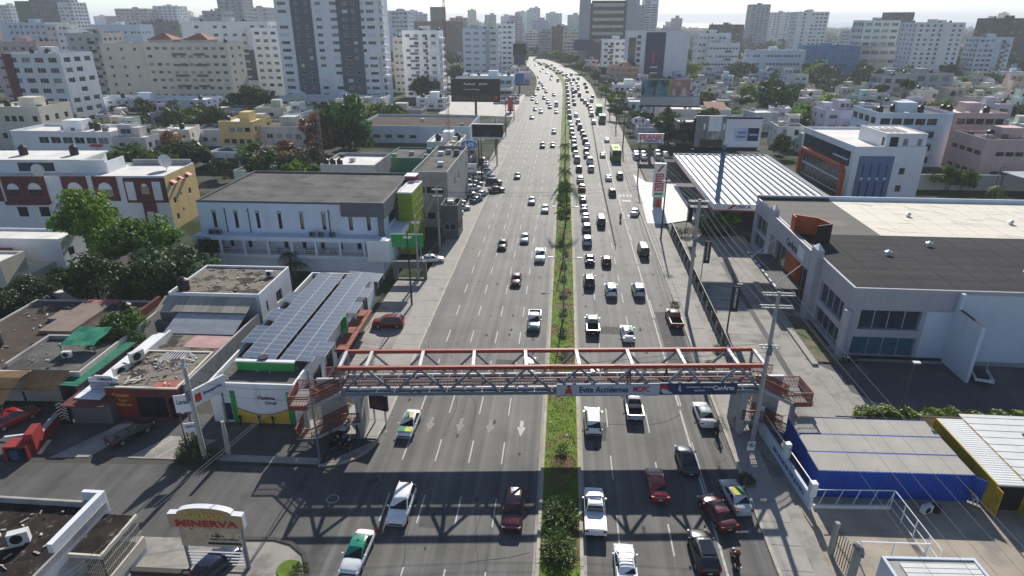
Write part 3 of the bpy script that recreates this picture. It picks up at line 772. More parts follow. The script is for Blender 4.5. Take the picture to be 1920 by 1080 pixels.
for k, px, py, c, lab, a in DN:
    g = P2(px, py); t = car(k, g.x, g.y, PI + a, c, lab, roof=(.02, .24, .14) if 'bright green' in lab else ((.75, .75, .74) if 'white cab' in lab else None))
    if 'cream' in lab:
        panel(t, .06, .5, -.85, .2, 1.452, (.02, .22, .12)); panel(t, -.5, .06, -.85, .2, 1.45, (.6, .5, .25)); panel(t, 0, .72, 1.2, 2.0, .925, (.02, .22, .12), 'bonnet_panel'); panel(t, -.72, 0, 1.2, 2.0, .926, (.42, .5, .04), 'bonnet_panel')
        m = MB(); m.box(-.09, .09, -.2, .1, 1.45, 1.56); m.obj('taxi_lamp', M_BLACK, t)
    if 'bright green' in lab:
        m = MB(); m.cyl(0, -.35, 1.44, 1.52, .1, .06, 10); m.obj('roof_beacon', M_BLACK, t)
    if 'roof rails' in lab:
        for s in (-1, 1):
            m = MB(); m.beam((s * .58, .2, 1.76), (s * .58, -1.8, 1.74), .04, .05); m.obj('roof_rail', M_ALU, t)
# --- carriageway leading away (tails to the camera)
UP = [
    ('suv', 1112, 785, 'white', 'white SUV by the median below the footbridge', 0),
    ('pickup', 1188, 756, 'silver', 'silver pickup with empty dark bed coming out from under the footbridge', 0),
    ('sedan', 1320, 772, 'white', 'white sedan with pale green roof beside the right pavement', .03),
    ('sedan', 1288, 858, 'navy', 'dark teal sedan with bright rear window on the edge line', .03),
    ('sedan', 1232, 903, 'red', 'bright red sedan crossing the footbridge shadow', .02),
    ('pickup', 1115, 955, 'white', 'white double cab pickup with roof rack and covered bed', 0),
    ('sedan', 1380, 926, 'silver', 'silver taxi with yellow and green roof at the right kerb', .12),
    ('sedan', 1345, 955, 'maroon', 'faded maroon old sedan swerving beside the yellow and green taxi', .30),
    ('suv', 1319, 1030, 'black', 'black SUV with glass roof near the motorcyclist', .06),
    ('sedan', 1173, 1056, 'white', 'white sedan following the pickup with roof rack', 0),
    ('pickup', 1111, 606, 'black', 'black pickup with white cab roof next to the median', 0),
    ('sedan', 1177, 621, 'white', 'white taxi sedan with green patch on its roof in the middle lane', 0),
    ('pickup', 1264, 594, 'maroon', 'dark red pickup beside the right kerb and utility poles', .03),
    ('suv', 1146, 541, 'white', 'white SUV ahead of the taxi with the green roof patch', 0),
    ('suv', 1197, 541, 'silver', 'silver SUV on the edge line ahead of the dark red pickup', .02),
    ('suv', 1105, 524, 'black', 'black SUV by the median ahead of the black pickup', 0),
    ('sedan', 1106, 483, 'navy', 'dark navy sedan level with a maroon hatchback', 0),
    ('hatch', 1137, 486, 'maroon', 'maroon hatchback level with a dark navy sedan', 0),
    ('van', 1206, 468, 'black', 'black van in the service lane by the fuel station pavement', .02),
    ('suv', 1101, 449, 'silver', 'silver SUV at the tail of the queue by the median', 0),
    ('suv', 1100, 425, 'grey', 'dark grey SUV second from the tail of the median queue', 0),
    ('van', 1127, 413, 'black', 'black van between the median queue and the delineator posts', 0),
    ('sedan', 1098, 404, 'silver', 'silver sedan in the median queue beside the black van', 0),
    ('sedan', 1095, 388, 'grey', 'grey sedan in the median queue beside the palm trunk', 0),
    ('sedan', 1093, 371, 'black', 'black sedan in the median queue beside the palm crown', 0),
    ('suv', 1148, 359, 'black', 'black SUV alone between the delineator posts and edge line', 0),
    ('sedan', 1191, 395, 'white', 'white sedan turning onto the fuel station pavement', -.25),
    ('sedan', 1141, 331, 'white', 'white sedan beside the delineator posts before the green bus', 0),
    ('suv', 1162, 328, 'grey', 'dark SUV in the service lane behind the green bus', 0),
    ('sedan', 1115, 700, 'white', 'white sedan hidden by the railing of the footbridge', 0),
    ('sedan', 1130, 289, 'silver', 'silver sedan level with the big green bus', 0),
    ('sedan', 1138, 261, 'white', 'white sedan ahead of the big green bus in the service lane', 0),
]
for k, px, py, c, lab, a in UP:
    g = P2(px, py); t = car(k, g.x, g.y, a, c, lab, roof=(.35, .45, .42) if 'with pale green roof' in lab else ((.75, .75, .74) if 'white cab' in lab else None))
    if 'yellow and green roof' in lab:
        panel(t, -.5, 0, -.9, .2, 1.452, (.5, .45, .03)); panel(t, 0, .5, -.9, .2, 1.45, (.02, .22, .12))
    if 'green patch' in lab: panel(t, -.05, .45, -.9, .1, 1.452, (.06, .30, .16))
    if 'glass roof' in lab:
        m = MB(); m.box(-.5, .5, -1.5, .1, 1.745, 1.76); m.obj('glass_roof', M_CARG, t)
    if 'roof rack' in lab:
        m = MB()
        for yy in (.5, .2, -.1, -.3): m.box(-.55, .55, yy, yy + .05, 1.8, 1.84)
        for s in (-1, 1): m.box(s * .55 - .02, s * .55 + .02, -.3, .55, 1.76, 1.84)
        m.obj('roof_rack', M_ALU, t)
        m = MB(); m.box(-.8, .8, -2.55, -.66, 1.06, 1.1); o = m.obj('bed_cover', M_CAR, t); o.color = (.7, .7, .7, 1)
# --- parked
for k, px, py, rz, c, lab in (
    ('suv', 728, 603, PI / 2 + .1, (.17, .014, .018), 'red SUV parked across the forecourt of the solar panel building'),
    ('suv', 243, 808, -.45, 'black', 'black SUV with grey roof parked on the side street front'),
    ('suv', 26, 782, -.5, 'red', 'red off-road car parked under the palm thatch roof'),
    ('hatch', 407, 1052, -.35, 'navy', 'dark blue hatchback seen through the frame of the party hall sign'),
    ('sedan', 810, 484, -1.3, 'white', 'white sedan parked behind the bare green sign frame'),
    ('suv', 926, 340, -1.45, 'black', 'black SUV pulling out of the parking row onto the avenue'),
    ('sedan', 931, 354, -1.1, 'maroon', 'maroon sedan leaving the parking row beside a black SUV'),
    ('sedan', 893, 373, -.4, 'blue', 'blue sedan parked nose to the avenue in the parking row'),
    ('pickup', 853, 369, -1.2, 'white', 'white pickup parked against the grey building in the parking row'),
    ('hatch', 866, 388, -1.2, 'silver', 'silver hatchback parked at the near end of the parking row'),
    ('suv', 873, 352, -1.2, 'black', 'black SUV parked in the middle of the parking row'),
    ('suv', 880, 342, -1.2, 'grey', 'grey SUV parked at the far end of the parking row'),
    ('sedan', 912, 306, 0, 'white', 'white sedan parked by the navy shop'),
    ('suv', 838, 372, -1.2, 'silver', 'silver SUV tight against the grey workshop wall'), ('sedan', 857, 377, -1.2, 'black', 'black sedan between the red hatchback and the silver hatchback'), ('sedan', 877, 362, -1.0, 'beige', 'beige sedan in the centre of the parking row'), ('hatch', 893, 343, -1.1, 'grey', 'grey hatchback beside the white SUV in the parking row'), ('pickup', 912, 322, -.2, 'white', 'white pickup by the kerb below the black screen board'),
    ('hatch', 843, 381, -1.2, 'red', 'red hatchback squeezed in beside the grey workshop front'), ('sedan', 861, 361, -1.2, 'grey', 'grey sedan double parked behind the white pickup'), ('suv', 887, 352, -1.0, 'white', 'white SUV in the middle of the parking row'), ('hatch', 868, 345, -1.2, 'white', 'white hatchback by the white logo board posts'),
    ('sedan', 903, 362, -.4, 'silver', 'silver sedan parked nose to the avenue next to the blue sedan'), ('van', 896, 331, -1.2, 'white', 'white van behind the black SUV leaving the parking row'), ('sedan', 851, 396, -1.2, 'white', 'white sedan at the gate lodge'), ('suv', 905, 300, 0, 'black', 'black SUV parked beyond the navy shop'),
):
    if not lab: continue
    g = P2(px, py); car(k, g.x, g.y, rz, c, lab, z=.1)
for i, (px, py, c) in enumerate(((1192, 288, 'white'), (1206, 287, 'white'), (1232, 286, 'silver'), (1247, 288, 'white'), (1193, 293, 'silver'), (1207, 294, 'silver'), (1233, 293, 'beige'))):
    g = P2(px, py); farcar('sedan' if i % 2 else 'suv', g.x, g.y, 0, c, f'{c} {"sedan" if i % 2 else "SUV"} parked in rows before the red lettered roadside sign', 'cars in the lot before the red lettered sign', .02)
# --- the queue and the flow further up the avenue
FARU = [(1068, 219), (1069, 230), (1072, 238), (1072, 246.5), (1073, 254), (1076, 261), (1076, 268), (1077, 276), (1079, 287), (1082, 298), (1085.5, 315), (1088, 335), (1091, 350),
        (1080, 215), (1084, 229), (1087, 238), (1092, 247), (1095, 255), (1097, 264), (1101, 272), (1099, 281), (1100, 290), (1106, 300), (1108, 315), (1109, 214.5), (1113, 228.5),
        (1066.7, 209), (1066, 201), (1065.5, 194), (1065, 186), (1064.5, 179), (1064, 171), (1062.7, 164), (1062, 157), (1062, 151), (1077, 194.5), (1075.5, 187), (1075, 180), (1074.5, 173), (1073, 167), (1073, 161), (1071, 155), (1067.5, 149.5),
        (1108, 208), (1106, 202), (1102, 196), (1097, 191), (1091, 185.5), (1086.5, 178), (1079.5, 171), (1084, 166), (1084, 160), (1081, 154.5), (1075.5, 149), (1109, 188.5), (1111, 181), (1101, 171), (1099, 163.5), (1096.5, 157), (1084, 147),
        (1061.5, 141), (1055.5, 140.5), (1050, 137), (1054, 134.5), (1044, 137), (1038.5, 131), (1032, 128.5), (1024, 125), (1034, 122), (1020, 118.5), (1014, 121), (1010, 118.5), (1024.5, 121), (1071, 140), (1064, 145), (1046, 132), (1028, 124), (1040, 127)]
FARD = [(997, 219), (1003, 204), (1014, 208.5), (1031, 200), (1043, 209), (1043, 196), (1027, 191), (1020, 183), (1006, 191), (998, 185), (1003, 176.5), (1038.5, 177), (1024, 171), (1019, 164), (1017, 159), (1009, 166), (1012, 154.5), (1046, 151), (1033, 148), (1034.5, 142), (1009, 144), (1025, 136), (1014, 133), (1018, 129), (1004, 122), (1002, 112)]
PALE, DRK = ['white', 'white', 'silver', 'silver', 'beige'], ['black', 'grey', 'navy', 'maroon', 'blue', 'black']
for lst, up in ((FARU, 1), (FARD, 0)):
    for px, py in lst:
        g = P2(px, py); kd = R.choice(['sedan', 'sedan', 'suv', 'suv', 'hatch', 'pickup', 'van']); rz = -DIR(g.y) + (0 if up else PI)
        pale = R.random() < (.5 if up else .62); c = R.choice(PALE if pale else DRK)
        w = c
        dd = abs(g.x - XC(g.y)); lane = 'beside the median' if dd < 4.6 else ('in the middle lanes' if dd < 9.5 else 'in the outer lane')
        if up:
            if g.y < 290: lab, gr = f'{w} {NOUN[kd]} {lane} of the queue before the green buses', f'{w} {NOUN[kd]}s {lane} of the queue'
            elif g.y < 440: lab, gr = f'{w} {NOUN[kd]} {lane} of the dense jam beyond the green buses', f'{w} {NOUN[kd]}s {lane} of the far jam'
            else: lab, gr = f'{w} {NOUN[kd]} {lane} of the jam on the distant bend', f'{w} {NOUN[kd]}s {lane} on the bend'
        else: lab, gr = f'{w} {NOUN[kd]} {lane} of the distant oncoming carriageway', f'{w} {NOUN[kd]}s {lane} of the far oncoming carriageway'
        farcar(kd, g.x, g.y, rz, c, lab, gr)
def bus(px, py, L, Hh, col, roof, label):
    g = P2(px, py, .2); t = thing('city_bus', label, 'bus', (g.x, g.y, .03), 0)
    m = MB(); m.box(-1.25, 1.25, 0, L, .35, Hh - .12); m.box(-1.18, 1.18, .05, L - .05, Hh - .12, Hh); o = m.obj('body', M_OBJ, t); o.color = (*col, 1)
    m = MB(); m.box(-1.05, 1.05, .3, L - .4, Hh, Hh + .03); m.box(-.6, .6, L * .4, L * .55, Hh + .03, Hh + .22); o = m.obj('roof', M_OBJ, t); o.color = (*roof, 1)
    m = MB(); m.box(-1.05, 1.05, -.02, 0, Hh * .55, Hh - .4); m.obj('rear_window', M_CARG, t)
    m = MB(); m.box(-1.1, 1.1, L, L + .02, Hh * .42, Hh - .4); m.obj('windscreen', M_CARG, t)
    for s in (-1, 1):
        for k in range(int(L / 1.4)):
            m = MB(); x = s * 1.26; m.box(min(x, x - s * .02), max(x, x - s * .02), .5 + k * 1.35, 1.65 + k * 1.35, Hh * .5, Hh - .45); m.obj('side_window', M_CARG, t)
        m = MB(); m.box(s * 1.1 - .1, s * 1.1 + .1, -.02, .0, .7, .95); m.obj('tail_light', M_TAIL, t)
        for yy in (L * .2, L * .78): link('wheel', wheel_me(.46, .26), t, (s * 1.13, yy, .46))
    return t
bus(1156, 303, 9.5, 3.2, (.02, .20, .05), (.32, .50, .07), 'big green city bus with yellow green roof in the service lane')
bus(1129.5, 231, 6.5, 2.9, (.10, .22, .17), (.45, .55, .52), 'small grey green bus behind the distant green bus')
bus(1123.5, 214, 9, 3.2, (.03, .26, .05), (.42, .52, .12), 'distant green bus ahead of the small grey green bus')
# --- delineator posts
pm = MB(); pm.cyl(0, 0, 0, .06, .14, n=8); pm.cyl(0, 0, .06, .85, .055, n=8); pme = pm.mesh('delineator_post', [M_BLACK])
y = 104
while y < 330:
    o = link('delineator_post', pme, None, (9.62 + max(0, y - 150) * .0125, y, .02)); tag(o, 'short black delineator post in the row between the lanes', 'post', 'delineator posts'); y += 1.9 if y < 200 else 2.8

# ================================================================== PEOPLE AND MOTORBIKES
def person_mesh(joints, edges, rad_, seed=0):
    me = bpy.data.meshes.new('body'); me.from_pydata(joints, edges, []); o = bpy.data.objects.new('body', me); C.objects.link(o)
    md = o.modifiers.new('skin', 'SKIN'); md.use_smooth_shade = True
    sv_ = me.skin_vertices[0].data
    for i, r in enumerate(rad_): sv_[i].radius = (r, r) if not isinstance(r, tuple) else r
    sv_[0].use_root = True
    o.modifiers.new('sub', 'SUBSURF').levels = 1; o.modifiers['sub'].render_levels = 1
    return o
def pose(arm='walk', sit=False, bend=0):
    # pelvis 0, waist 1, chest 2, neck 3, head 4, headtop 5
    J = [(0, 0, .95), (0, 0, 1.1), (0, .01, 1.35), (0, .01, 1.5), (0, .03, 1.6), (0, .03, 1.7)]
    Rd = [(.16, .11), (.13, .095), (.17, .11), .055, (.085, .1), (.065, .075)]
    E = [(0, 1), (1, 2), (2, 3), (3, 4), (4, 5)]
    for s in (-1, 1):
        b = len(J)
        if sit: legs = [(s * .11, .02, .92), (s * .17, .42, .85), (s * .16, .34, .46), (s * .16, .46, .40)]
        else: legs = [(s * .09, 0, .88), (s * .1, .12 * s, .5), (s * .1, -.02 + .1 * s, .08), (s * .11, .12 + .1 * s, .04)]
        J += legs; Rd += [.085, .06, .042, .04]; E += [(0, b), (b, b + 1), (b + 1, b + 2), (b + 2, b + 3)]
    for s in (-1, 1):
        b = len(J)
        if arm == 'walk': a = [(s * .2, 0, 1.42), (s * .25, -.08 * s, 1.16), (s * .25, .06 - .1 * s, .93), (s * .25, .09 - .1 * s, .84)]
        else: a = [(s * .2, .02, 1.42), (s * .3, .2, 1.22), (s * .3, .46, 1.12), (s * .29, .54, 1.12)]
        J += a; Rd += [.055, .042, .033, .03]; E += [(2, b), (b, b + 1), (b + 1, b + 2), (b + 2, b + 3)]
    if bend:
        c, s_ = math.cos(bend), math.sin(bend); Q = []
        for i, (x, y_, z) in enumerate(J):
            if i in (1, 2, 3, 4, 5) or i >= 14: z -= .95; y_, z = y_ * c + z * s_, -y_ * s_ + z * c; z += .95
            Q.append((x, y_, z))
        J = Q
    return J, E, Rd
PO = {}
for nm, kw in (('walk', {}), ('ride', dict(arm='reach', sit=True)), ('bend', dict(arm='reach', bend=.9)), ('stand', dict(arm='walk'))):
    J, E, Rd = pose(**kw); PO[nm] = (person_mesh(J, E, Rd), J)
dg = bpy.context.evaluated_depsgraph_get()
PM = {}
for nm, (o, J) in PO.items():
    me = bpy.data.meshes.new_from_object(o.evaluated_get(dg)); bpy.data.objects.remove(o); PM[nm] = (me, J)
def fingers(m, p, d):
    d = Vector(d).normalized(); sd = d.cross(Vector((0, 1, 0))).normalized() if abs(d.y) < .9 else Vector((1, 0, 0))
    for k, L in enumerate((.075, .085, .08, .065)):
        a = Vector(p) + sd * (k - 1.5) * .019; m.tube([a, a + d * L * .6, a + d * L + Vector((0, .012, -.012))], .009, 5, r1=.006)
    a = Vector(p) - sd * .035; m.tube([a - d * .02, a - sd * .03 + d * .03], .01, 5, r1=.007)
def person(x, y, z, rz, ps, shirt, pants, label, helmet=None, cap=None):
    src, J = PM[ps]; me = src.copy(); t = thing('person', label, 'person', (x, y, z), rz)
    sh = bpy.data.materials.get('cloth_%s' % str(shirt)) or mat('cloth_%s' % str(shirt), shirt, .9, .1, 4)
    pa = bpy.data.materials.get('cloth_%s' % str(pants)) or mat('cloth_%s' % str(pants), pants, .9, .1, 4)
    for q in (sh, pa, M_SKIN, M_BLACK): me.materials.append(q)
    hips, head = Vector(J[0]), Vector(J[4])
    for p in me.polygons:
        c = p.center
        near = min(range(len(J)), key=lambda i: (Vector(J[i]) - c).length)
        p.material_index = 2 if near in (3, 4, 5, 16, 17, 20, 21) else (3 if near in (9, 13) else (1 if near in (0, 6, 7, 8, 10, 11, 12) else 0))
        p.use_smooth = True
    link('body', me, t)
    m = MB(); fingers(m, J[17], Vector(J[17]) - Vector(J[16])); fingers(m, J[21], Vector(J[21]) - Vector(J[20])); m.obj('hand', M_SKIN, t)
    h = Vector(J[5]); m = MB()
    n = 8
    if helmet:
        m.tube([head + Vector((0, 0, -.06)), head + Vector((0, 0, .02)), h + Vector((0, 0, .03)), h + Vector((0, 0, .07))], .13, 10, r1=.08); m.obj('helmet', mat('helmet_%s' % str(helmet), helmet, .3, 0), t, smooth=True)
    else:
        m.tube([head + Vector((0, -.03, 0)), h + Vector((0, -.015, .01)), h + Vector((0, -.01, .04))], .088, 8, r1=.05); m.obj('hair', M_HAIR if not cap else mat('cap_%s' % str(cap), cap, .8, 0), t, smooth=True)
    m = MB()
    for s in (-1, 1): m.box(head.x + s * .035 - .012, head.x + s * .035 + .012, head.y + .085, head.y + .1, head.z + .005, head.z + .02)
    m.box(head.x - .012, head.x + .012, head.y + .09, head.y + .118, head.z - .035, head.z + .005); m.box(head.x - .03, head.x + .03, head.y + .085, head.y + .096, head.z - .065, head.z - .055)
    m.obj('face', mat('face_shade', (.08, .04, .03), .6, 0), t)
    return t
def motorbike(x, y, rz, col, label, group=None, z=.03):
    t = thing('motorbike', label, 'motorbike', (x, y, z), rz, group)
    for yy in (-.62, .66):
        m = MB(); n = 16; rr = .29
        m.tube([(0, yy + rr * math.cos(6.283 * i / n), .31 + rr * math.sin(6.283 * i / n)) for i in range(n + 1)], .05, 6, cap=False)
        for k in range(5): m.tube([(0, yy, .31), (0, yy + rr * math.cos(k * 1.257), .31 + rr * math.sin(k * 1.257))], .012, 4)
        m.obj('wheel', M_TYRE, t)
    m = MB(); m.beam((0, -.55, .36), (0, .1, .42), .14, .1); m.box(-.13, .13, -.18, .2, .28, .52); m.tube([(0, .66, .31), (0, .48, .75), (0, .42, .98)], .035, 6); m.obj('frame', M_BLACK, t)
    m = MB(); m.tube([(0, .36, .74), (0, .2, .84), (0, -.02, .8)], .14, 8, r1=.1); o = m.obj('tank', M_CAR, t, smooth=True); o.color = (*col, 1)
    m = MB(); m.box(-.12, .12, -.78, .0, .72, .82); m.obj('seat', M_BLACK, t)
    m = MB(); m.tube([(-.36, .36, 1.02), (0, .43, .98), (.36, .36, 1.02)], .016, 6); m.obj('handlebar', M_BLACK, t)
    m = MB(); m.box(-.08, .08, .5, .62, .8, .95); m.obj('headlight', M_HEAD, t)
    m = MB(); m.box(-.06, .06, -.86, -.8, .62, .74); m.obj('tail_light', M_TAIL, t)
    m = MB(); m.tube([(.14, .1, .3), (.16, -.4, .3), (.16, -.8, .42)], .035, 6); m.obj('exhaust', M_RIM, t)
    return t
g = G(1377, 1058); motorbike(g.x, g.y, .1, (.25, .02, .02), 'motorbike ridden beside the black SUV with glass roof'); person(g.x, g.y - .3, -.08, .1, 'ride', (.02, .02, .025), (.03, .035, .05), 'motorcyclist in black with red and white helmet beside the black SUV', helmet=(.5, .1, .08))
g = G(1163, 414); motorbike(g.x, g.y, 0, (.02, .02, .02), 'motorbike ridden up the empty lane past the delineator posts'); person(g.x, g.y - .3, -.08, 0, 'ride', (.03, .03, .04), (.02, .02, .03), 'motorcyclist in dark clothes riding past the delineator posts', helmet=(.02, .02, .02))
for px, py, rz, sh, pa, lab in ((1377, 808, .3, (.30, .12, .06), (.25, .1, .06), 'person in rust brown clothes walking on the pavement below the footbridge'), (1394, 800, -.2, (.03, .03, .035), (.04, .045, .06), 'person in dark clothes walking on the pavement beside the tall pole')):
    g = G(px, py); person(g.x, g.y, .14, rz, 'walk', sh, pa, lab)
g = G(1342, 812); motorbike(g.x, g.y, 0, (.03, .03, .03), 'motorbike squeezed between the white sedan and the right kerb'); person(g.x, g.y - .3, -.08, 0, 'ride', (.12, .13, .15), (.03, .03, .04), 'motorcyclist in grey beside the white sedan with pale green roof', helmet=(.05, .05, .06))
g = G(1826, 950); person(g.x, g.y, .02, 1.2, 'bend', (.35, .22, .20), (.5, .5, .48), 'person bending over by the open yellow container', cap=(.5, .3, .12))
for i, (px, py, c) in enumerate(((628, 842, (.02, .02, .02)), (646, 838, (.03, .08, .3)), (656, 842, (.4, .4, .38)))):
    g = G(px, py); motorbike(g.x, g.y, -.3 + i * .2, c, ['black motorbike parked beneath the left stair tower', 'blue motorbike parked beneath the left stair tower', 'pale motorbike parked beneath the left stair tower'][i], z=.13)
for px, py, sh, lab in ((622, 832, (.05, .05, .06), 'person in black waiting by the motorbikes beneath the stairs'), (650, 826, (.35, .36, .36), 'person in grey waiting by the motorbikes beneath the stairs'), (672, 822, (.1, .05, .05), 'person in dark red standing by the bridge pier')):
    g = G(px, py); person(g.x, g.y, .13, R.random() * 6, 'stand', sh, (.03, .035, .05), lab, cap=(.05, .1, .4) if 'grey' in lab else None)
for i, (px, py) in enumerate(((452, 790), (488, 794), (512, 790))):
    g = G(px, py); motorbike(g.x, g.y, .5, [(.2, .02, .02), (.02, .02, .02), (.25, .25, .25)][i], ['red motorbike parked before the white shop wall', 'black motorbike parked before the white shop wall', 'silver motorbike parked before the white shop wall'][i], z=.04)
# ================================================================== FOOTBRIDGE
BA = rad(5.3)
def BW(u, v, z): return Vector((-19.1 + u * math.cos(BA) - v * math.sin(BA), 47.4 + u * math.sin(BA) + v * math.cos(BA), z))
fb = thing('footbridge', 'steel truss footbridge with red top chords spanning the avenue', 'footbridge', (-19.1, 47.4, 0), BA)
BL, BWD, ZB, ZT = 37.9, 3.05, 5.0, 7.65
NP = 8; DP = BL / NP
for v in (0, BWD):
    m = MB(); m.box(-.15, BL + .15, v - .14, v + .14, ZT - .2, ZT + .13); m.obj('top_chord', M_REDST, fb)
    m = MB(); m.box(-.1, BL + .1, v - .15, v + .15, ZB - .17, ZB + .17); m.obj('bottom_chord', M_STEEL, fb)
    for k in range(NP):
        for u0, u1 in ((k * DP + .12, (k + .5) * DP - .06), ((k + 1) * DP - .12, (k + .5) * DP + .06)):
            m = MB(); m.beam((u0, v, ZB + .17), (u1, v, ZT - .22), .19, .19); m.obj('diagonal', M_STEEL, fb)
    for u in (0, BL):
        m = MB(); m.box(u - .1, u + .1, v - .1, v + .1, ZB + .17, ZT - .22); m.obj('end_post', M_STEEL, fb)
for k in [-.5, *range(NP), NP - .5]:
    u = (k + .5) * DP; m = MB(); m.box(u - .14, u + .14, .165, BWD - .165, ZT - .12, ZT + .12); m.obj('cross_strut', mat('pale_steel', (.52, .5, .47), .5, .15, 1), fb)
m = MB(); m.box(-.1, BL + .1, .2, BWD - .2, ZB + .02, ZB + .22); m.obj('deck', M_DECK, fb)
for v in (.3, BWD - .42):
    for k in range(NP * 3):
        u = k * DP / 3; m = MB(); m.box(u + .04, u + DP / 3 - .04, v, v + .12, ZB + .22, ZB + .42); m.obj('deck_kerb', M_SIGNW, fb)
def railing(parent, a, b, h=1.0, step=.13, name='railing', mt=None):
    a, b = Vector(a), Vector(b); m = MB(); n = max(2, int((b - a).length / step))
    up = Vector((0, 0, 1))
    m.beam(a + up * h, b + up * h, .1, .09); m.beam(a + up * .1, b + up * .1, .06, .06); m.beam(a + up * h * .55, b + up * h * .55, .04, .04)
    for i in range(n + 1):
        p = a.lerp(b, i / n); m.beam(p + up * .1, p + up * h, .042, .042)
    return m.obj(name, mt or M_RAILR, parent)
for v in (.36, BWD - .36):
    for k in range(NP): railing(fb, (k * DP, v, ZB + .42), ((k + 1) * DP, v, ZB + .42), .85)
def stair(side):
    s = -1 if side == 'left' else 1; u0 = 0 if s < 0 else BL
    U = lambda d: u0 + s * d
    def bx(name, d0, d1, v0, v1, z0, z1, mt):
        m = MB(); m.box(min(U(d0), U(d1)), max(U(d0), U(d1)), v0, v1, z0, z1); return m.obj(name, mt, fb)
    def flight(dA, zA, dB, zB, v0, v1):
        n = 10
        for i in range(n):
            z = zA + (zB - zA) * (i + 1) / n; d0 = dA + (dB - dA) * i / n; d1 = dA + (dB - dA) * (i + 1) / n
            bx('tread', d0, d1, v0 + .06, v1 - .06, z - .06, z, M_WALK)
        for v in (v0 + .03, v1 - .03):
            m = MB(); m.beam((U(dA), v, zA - .2), (U(dB), v, zB - .2), .06, .3); m.obj('stringer', M_CONC, fb)
            railing(fb, (U(dA), v, zA), (U(dB), v, zB), 1.0, .14)
    z0 = ZB + .22
    flight(.1, z0, 3.3, 3.6, 0, 1.45); flight(3.3, 3.6, .1, 1.8, 1.6, 3.05); flight(.1, 1.8, 3.3, .15, 0, 1.45)
    bx('upper_platform', .0, .9, 1.45, 3.05, z0 - .2, z0, M_CONC)
    bx('landing', 3.3, 5.0, 0, 3.05, 3.4, 3.6, M_CONC); bx('landing', -1.3, .1, 0, 3.05, 1.6, 1.8, M_CONC); bx('landing_step', 3.3, 4.8, 0, 3.05, .0, .15, M_WALK)
    railing(fb, (U(4.95), .04, 3.6), (U(4.95), 3.0, 3.6), 1.05); railing(fb, (U(3.3), .04, 3.6), (U(4.95), .04, 3.6), 1.05); railing(fb, (U(3.3), 3.0, 3.6), (U(4.95), 3.0, 3.6), 1.05)
    railing(fb, (U(0), 3.0, z0), (U(2.2), 3.0, z0 - .3), 1.0)
    bx('centre_wall', .1, 2.6, 1.46, 1.59, .1, z0 + .35, M_CONC); bx('wall_coping', .05, 2.65, 1.42, 1.63, z0 + .35, z0 + .47, M_SIGNW)
    bx('notice', 1.1, 2.0, 1.43, 1.455, z0 - .75, z0 - .1, M_SIGNW)
    bx('landing_column', 3.9, 4.3, 1.4, 1.7, 0, 3.4, M_CONC); bx('landing_fascia', 4.96, 5.06, -.02, 3.07, 3.25, 3.72, M_RAILR); bx('landing_fascia', 3.3, 4.95, -.07, -.01, 3.25, 3.72, M_RAILR)
    railing(fb, (U(3.35), .04, .15), (U(4.75), .04, .15), 1.0); railing(fb, (U(4.75), .04, .15), (U(4.75), 3.0, .15), 1.0); railing(fb, (U(-1.25), .04, 1.8), (U(.1), .04, 1.8), 1.0); railing(fb, (U(-1.25), .04, 1.8), (U(-1.25), 3.0, 1.8), 1.0)
    # pier under the end of the span
    bx('pier', -1.5, -.95, .15, BWD - .15, 0, ZB - .55, M_CONC); bx('pier_cap', -1.75, -.7, -.1, BWD + .1, ZB - .55, ZB - .17, M_CONC)
    m = MB(); m.beam((U(-1.2), .4, .2), (U(-.1), .4, 2.2), .3, .25); m.obj('raking_strut', M_CONC, fb)
stair('left'); stair('right')
for t, (u, v, z), nm in ((0, (26.1, 1.2, ZB + .22), 'person in black crossing the footbridge above the median lanes'),):
    p = BW(u, v, z); person(p.x, p.y, p.z, BA - PI / 2, 'walk', (.02, .02, .025), (.03, .03, .04), nm)
p = BW(29.6, 1.6, ZB + .22); person(p.x, p.y, p.z, BA + PI / 2, 'walk', (.08, .03, .03), (.03, .03, .04), 'person in dark red crossing the footbridge behind the navy banner')
# banners hung on the near truss
def bnr(u0, u1, z0, z1, mt, label, name='banner'):
    a = BW(u0, -.24, 0); t = thing(name, label, 'banner', (a.x, a.y, 0), BA)
    m = MB(); m.box(0, u1 - u0, -.05, .03, z0, z1); m.obj('panel', mt, t)
    m = MB()
    for q in ((0, z0, u1 - u0, z0 + .06), (0, z1 - .06, u1 - u0, z1)): m.box(q[0], q[2], -.075, -.05, q[1], q[3])
    m.obj('edge_trim', M_STEEL, t); return t
mb1 = mat('banner_grey', (.42, .46, .52), .6, .08, 1)
t = bnr(19.3, 28.6, 4.75, 6.0, mb1, 'pale grey road safety banner hung on the footbridge truss')
text('Evite Accidentes', t, (4.25, -.08, 5.38), 4.4, .62, M_LETK); text('MOPC', t, (7.65, -.08, 5.4), 1.5, .6, M_REDS)
m = MB(); m.cyl(0, 0, 0, .06, .16, n=10); o = m.obj('seat_belt_emblem', M_REDS, t, (1.1, -.06, 5.72)); o.rotation_euler = (PI / 2, 0, 0)
m = MB(); m.q([(-.35, 0, -.35), (.35, 0, -.35), (.18, 0, .15), (-.18, 0, .15)]); m.q([(-.42, 0, -.5), (-.1, 0, -.42), (-.1, 0, -.36), (-.42, 0, -.44)]); m.q([(.1, 0, -.42), (.42, 0, -.5), (.42, 0, -.44), (.1, 0, -.36)]); m.obj('seat_belt_emblem', M_REDS, t, (1.1, -.085, 5.38))
t = bnr(28.62, 35.6, 4.8, 6.05, M_NAVY, 'navy tile company banner hung on the footbridge truss')
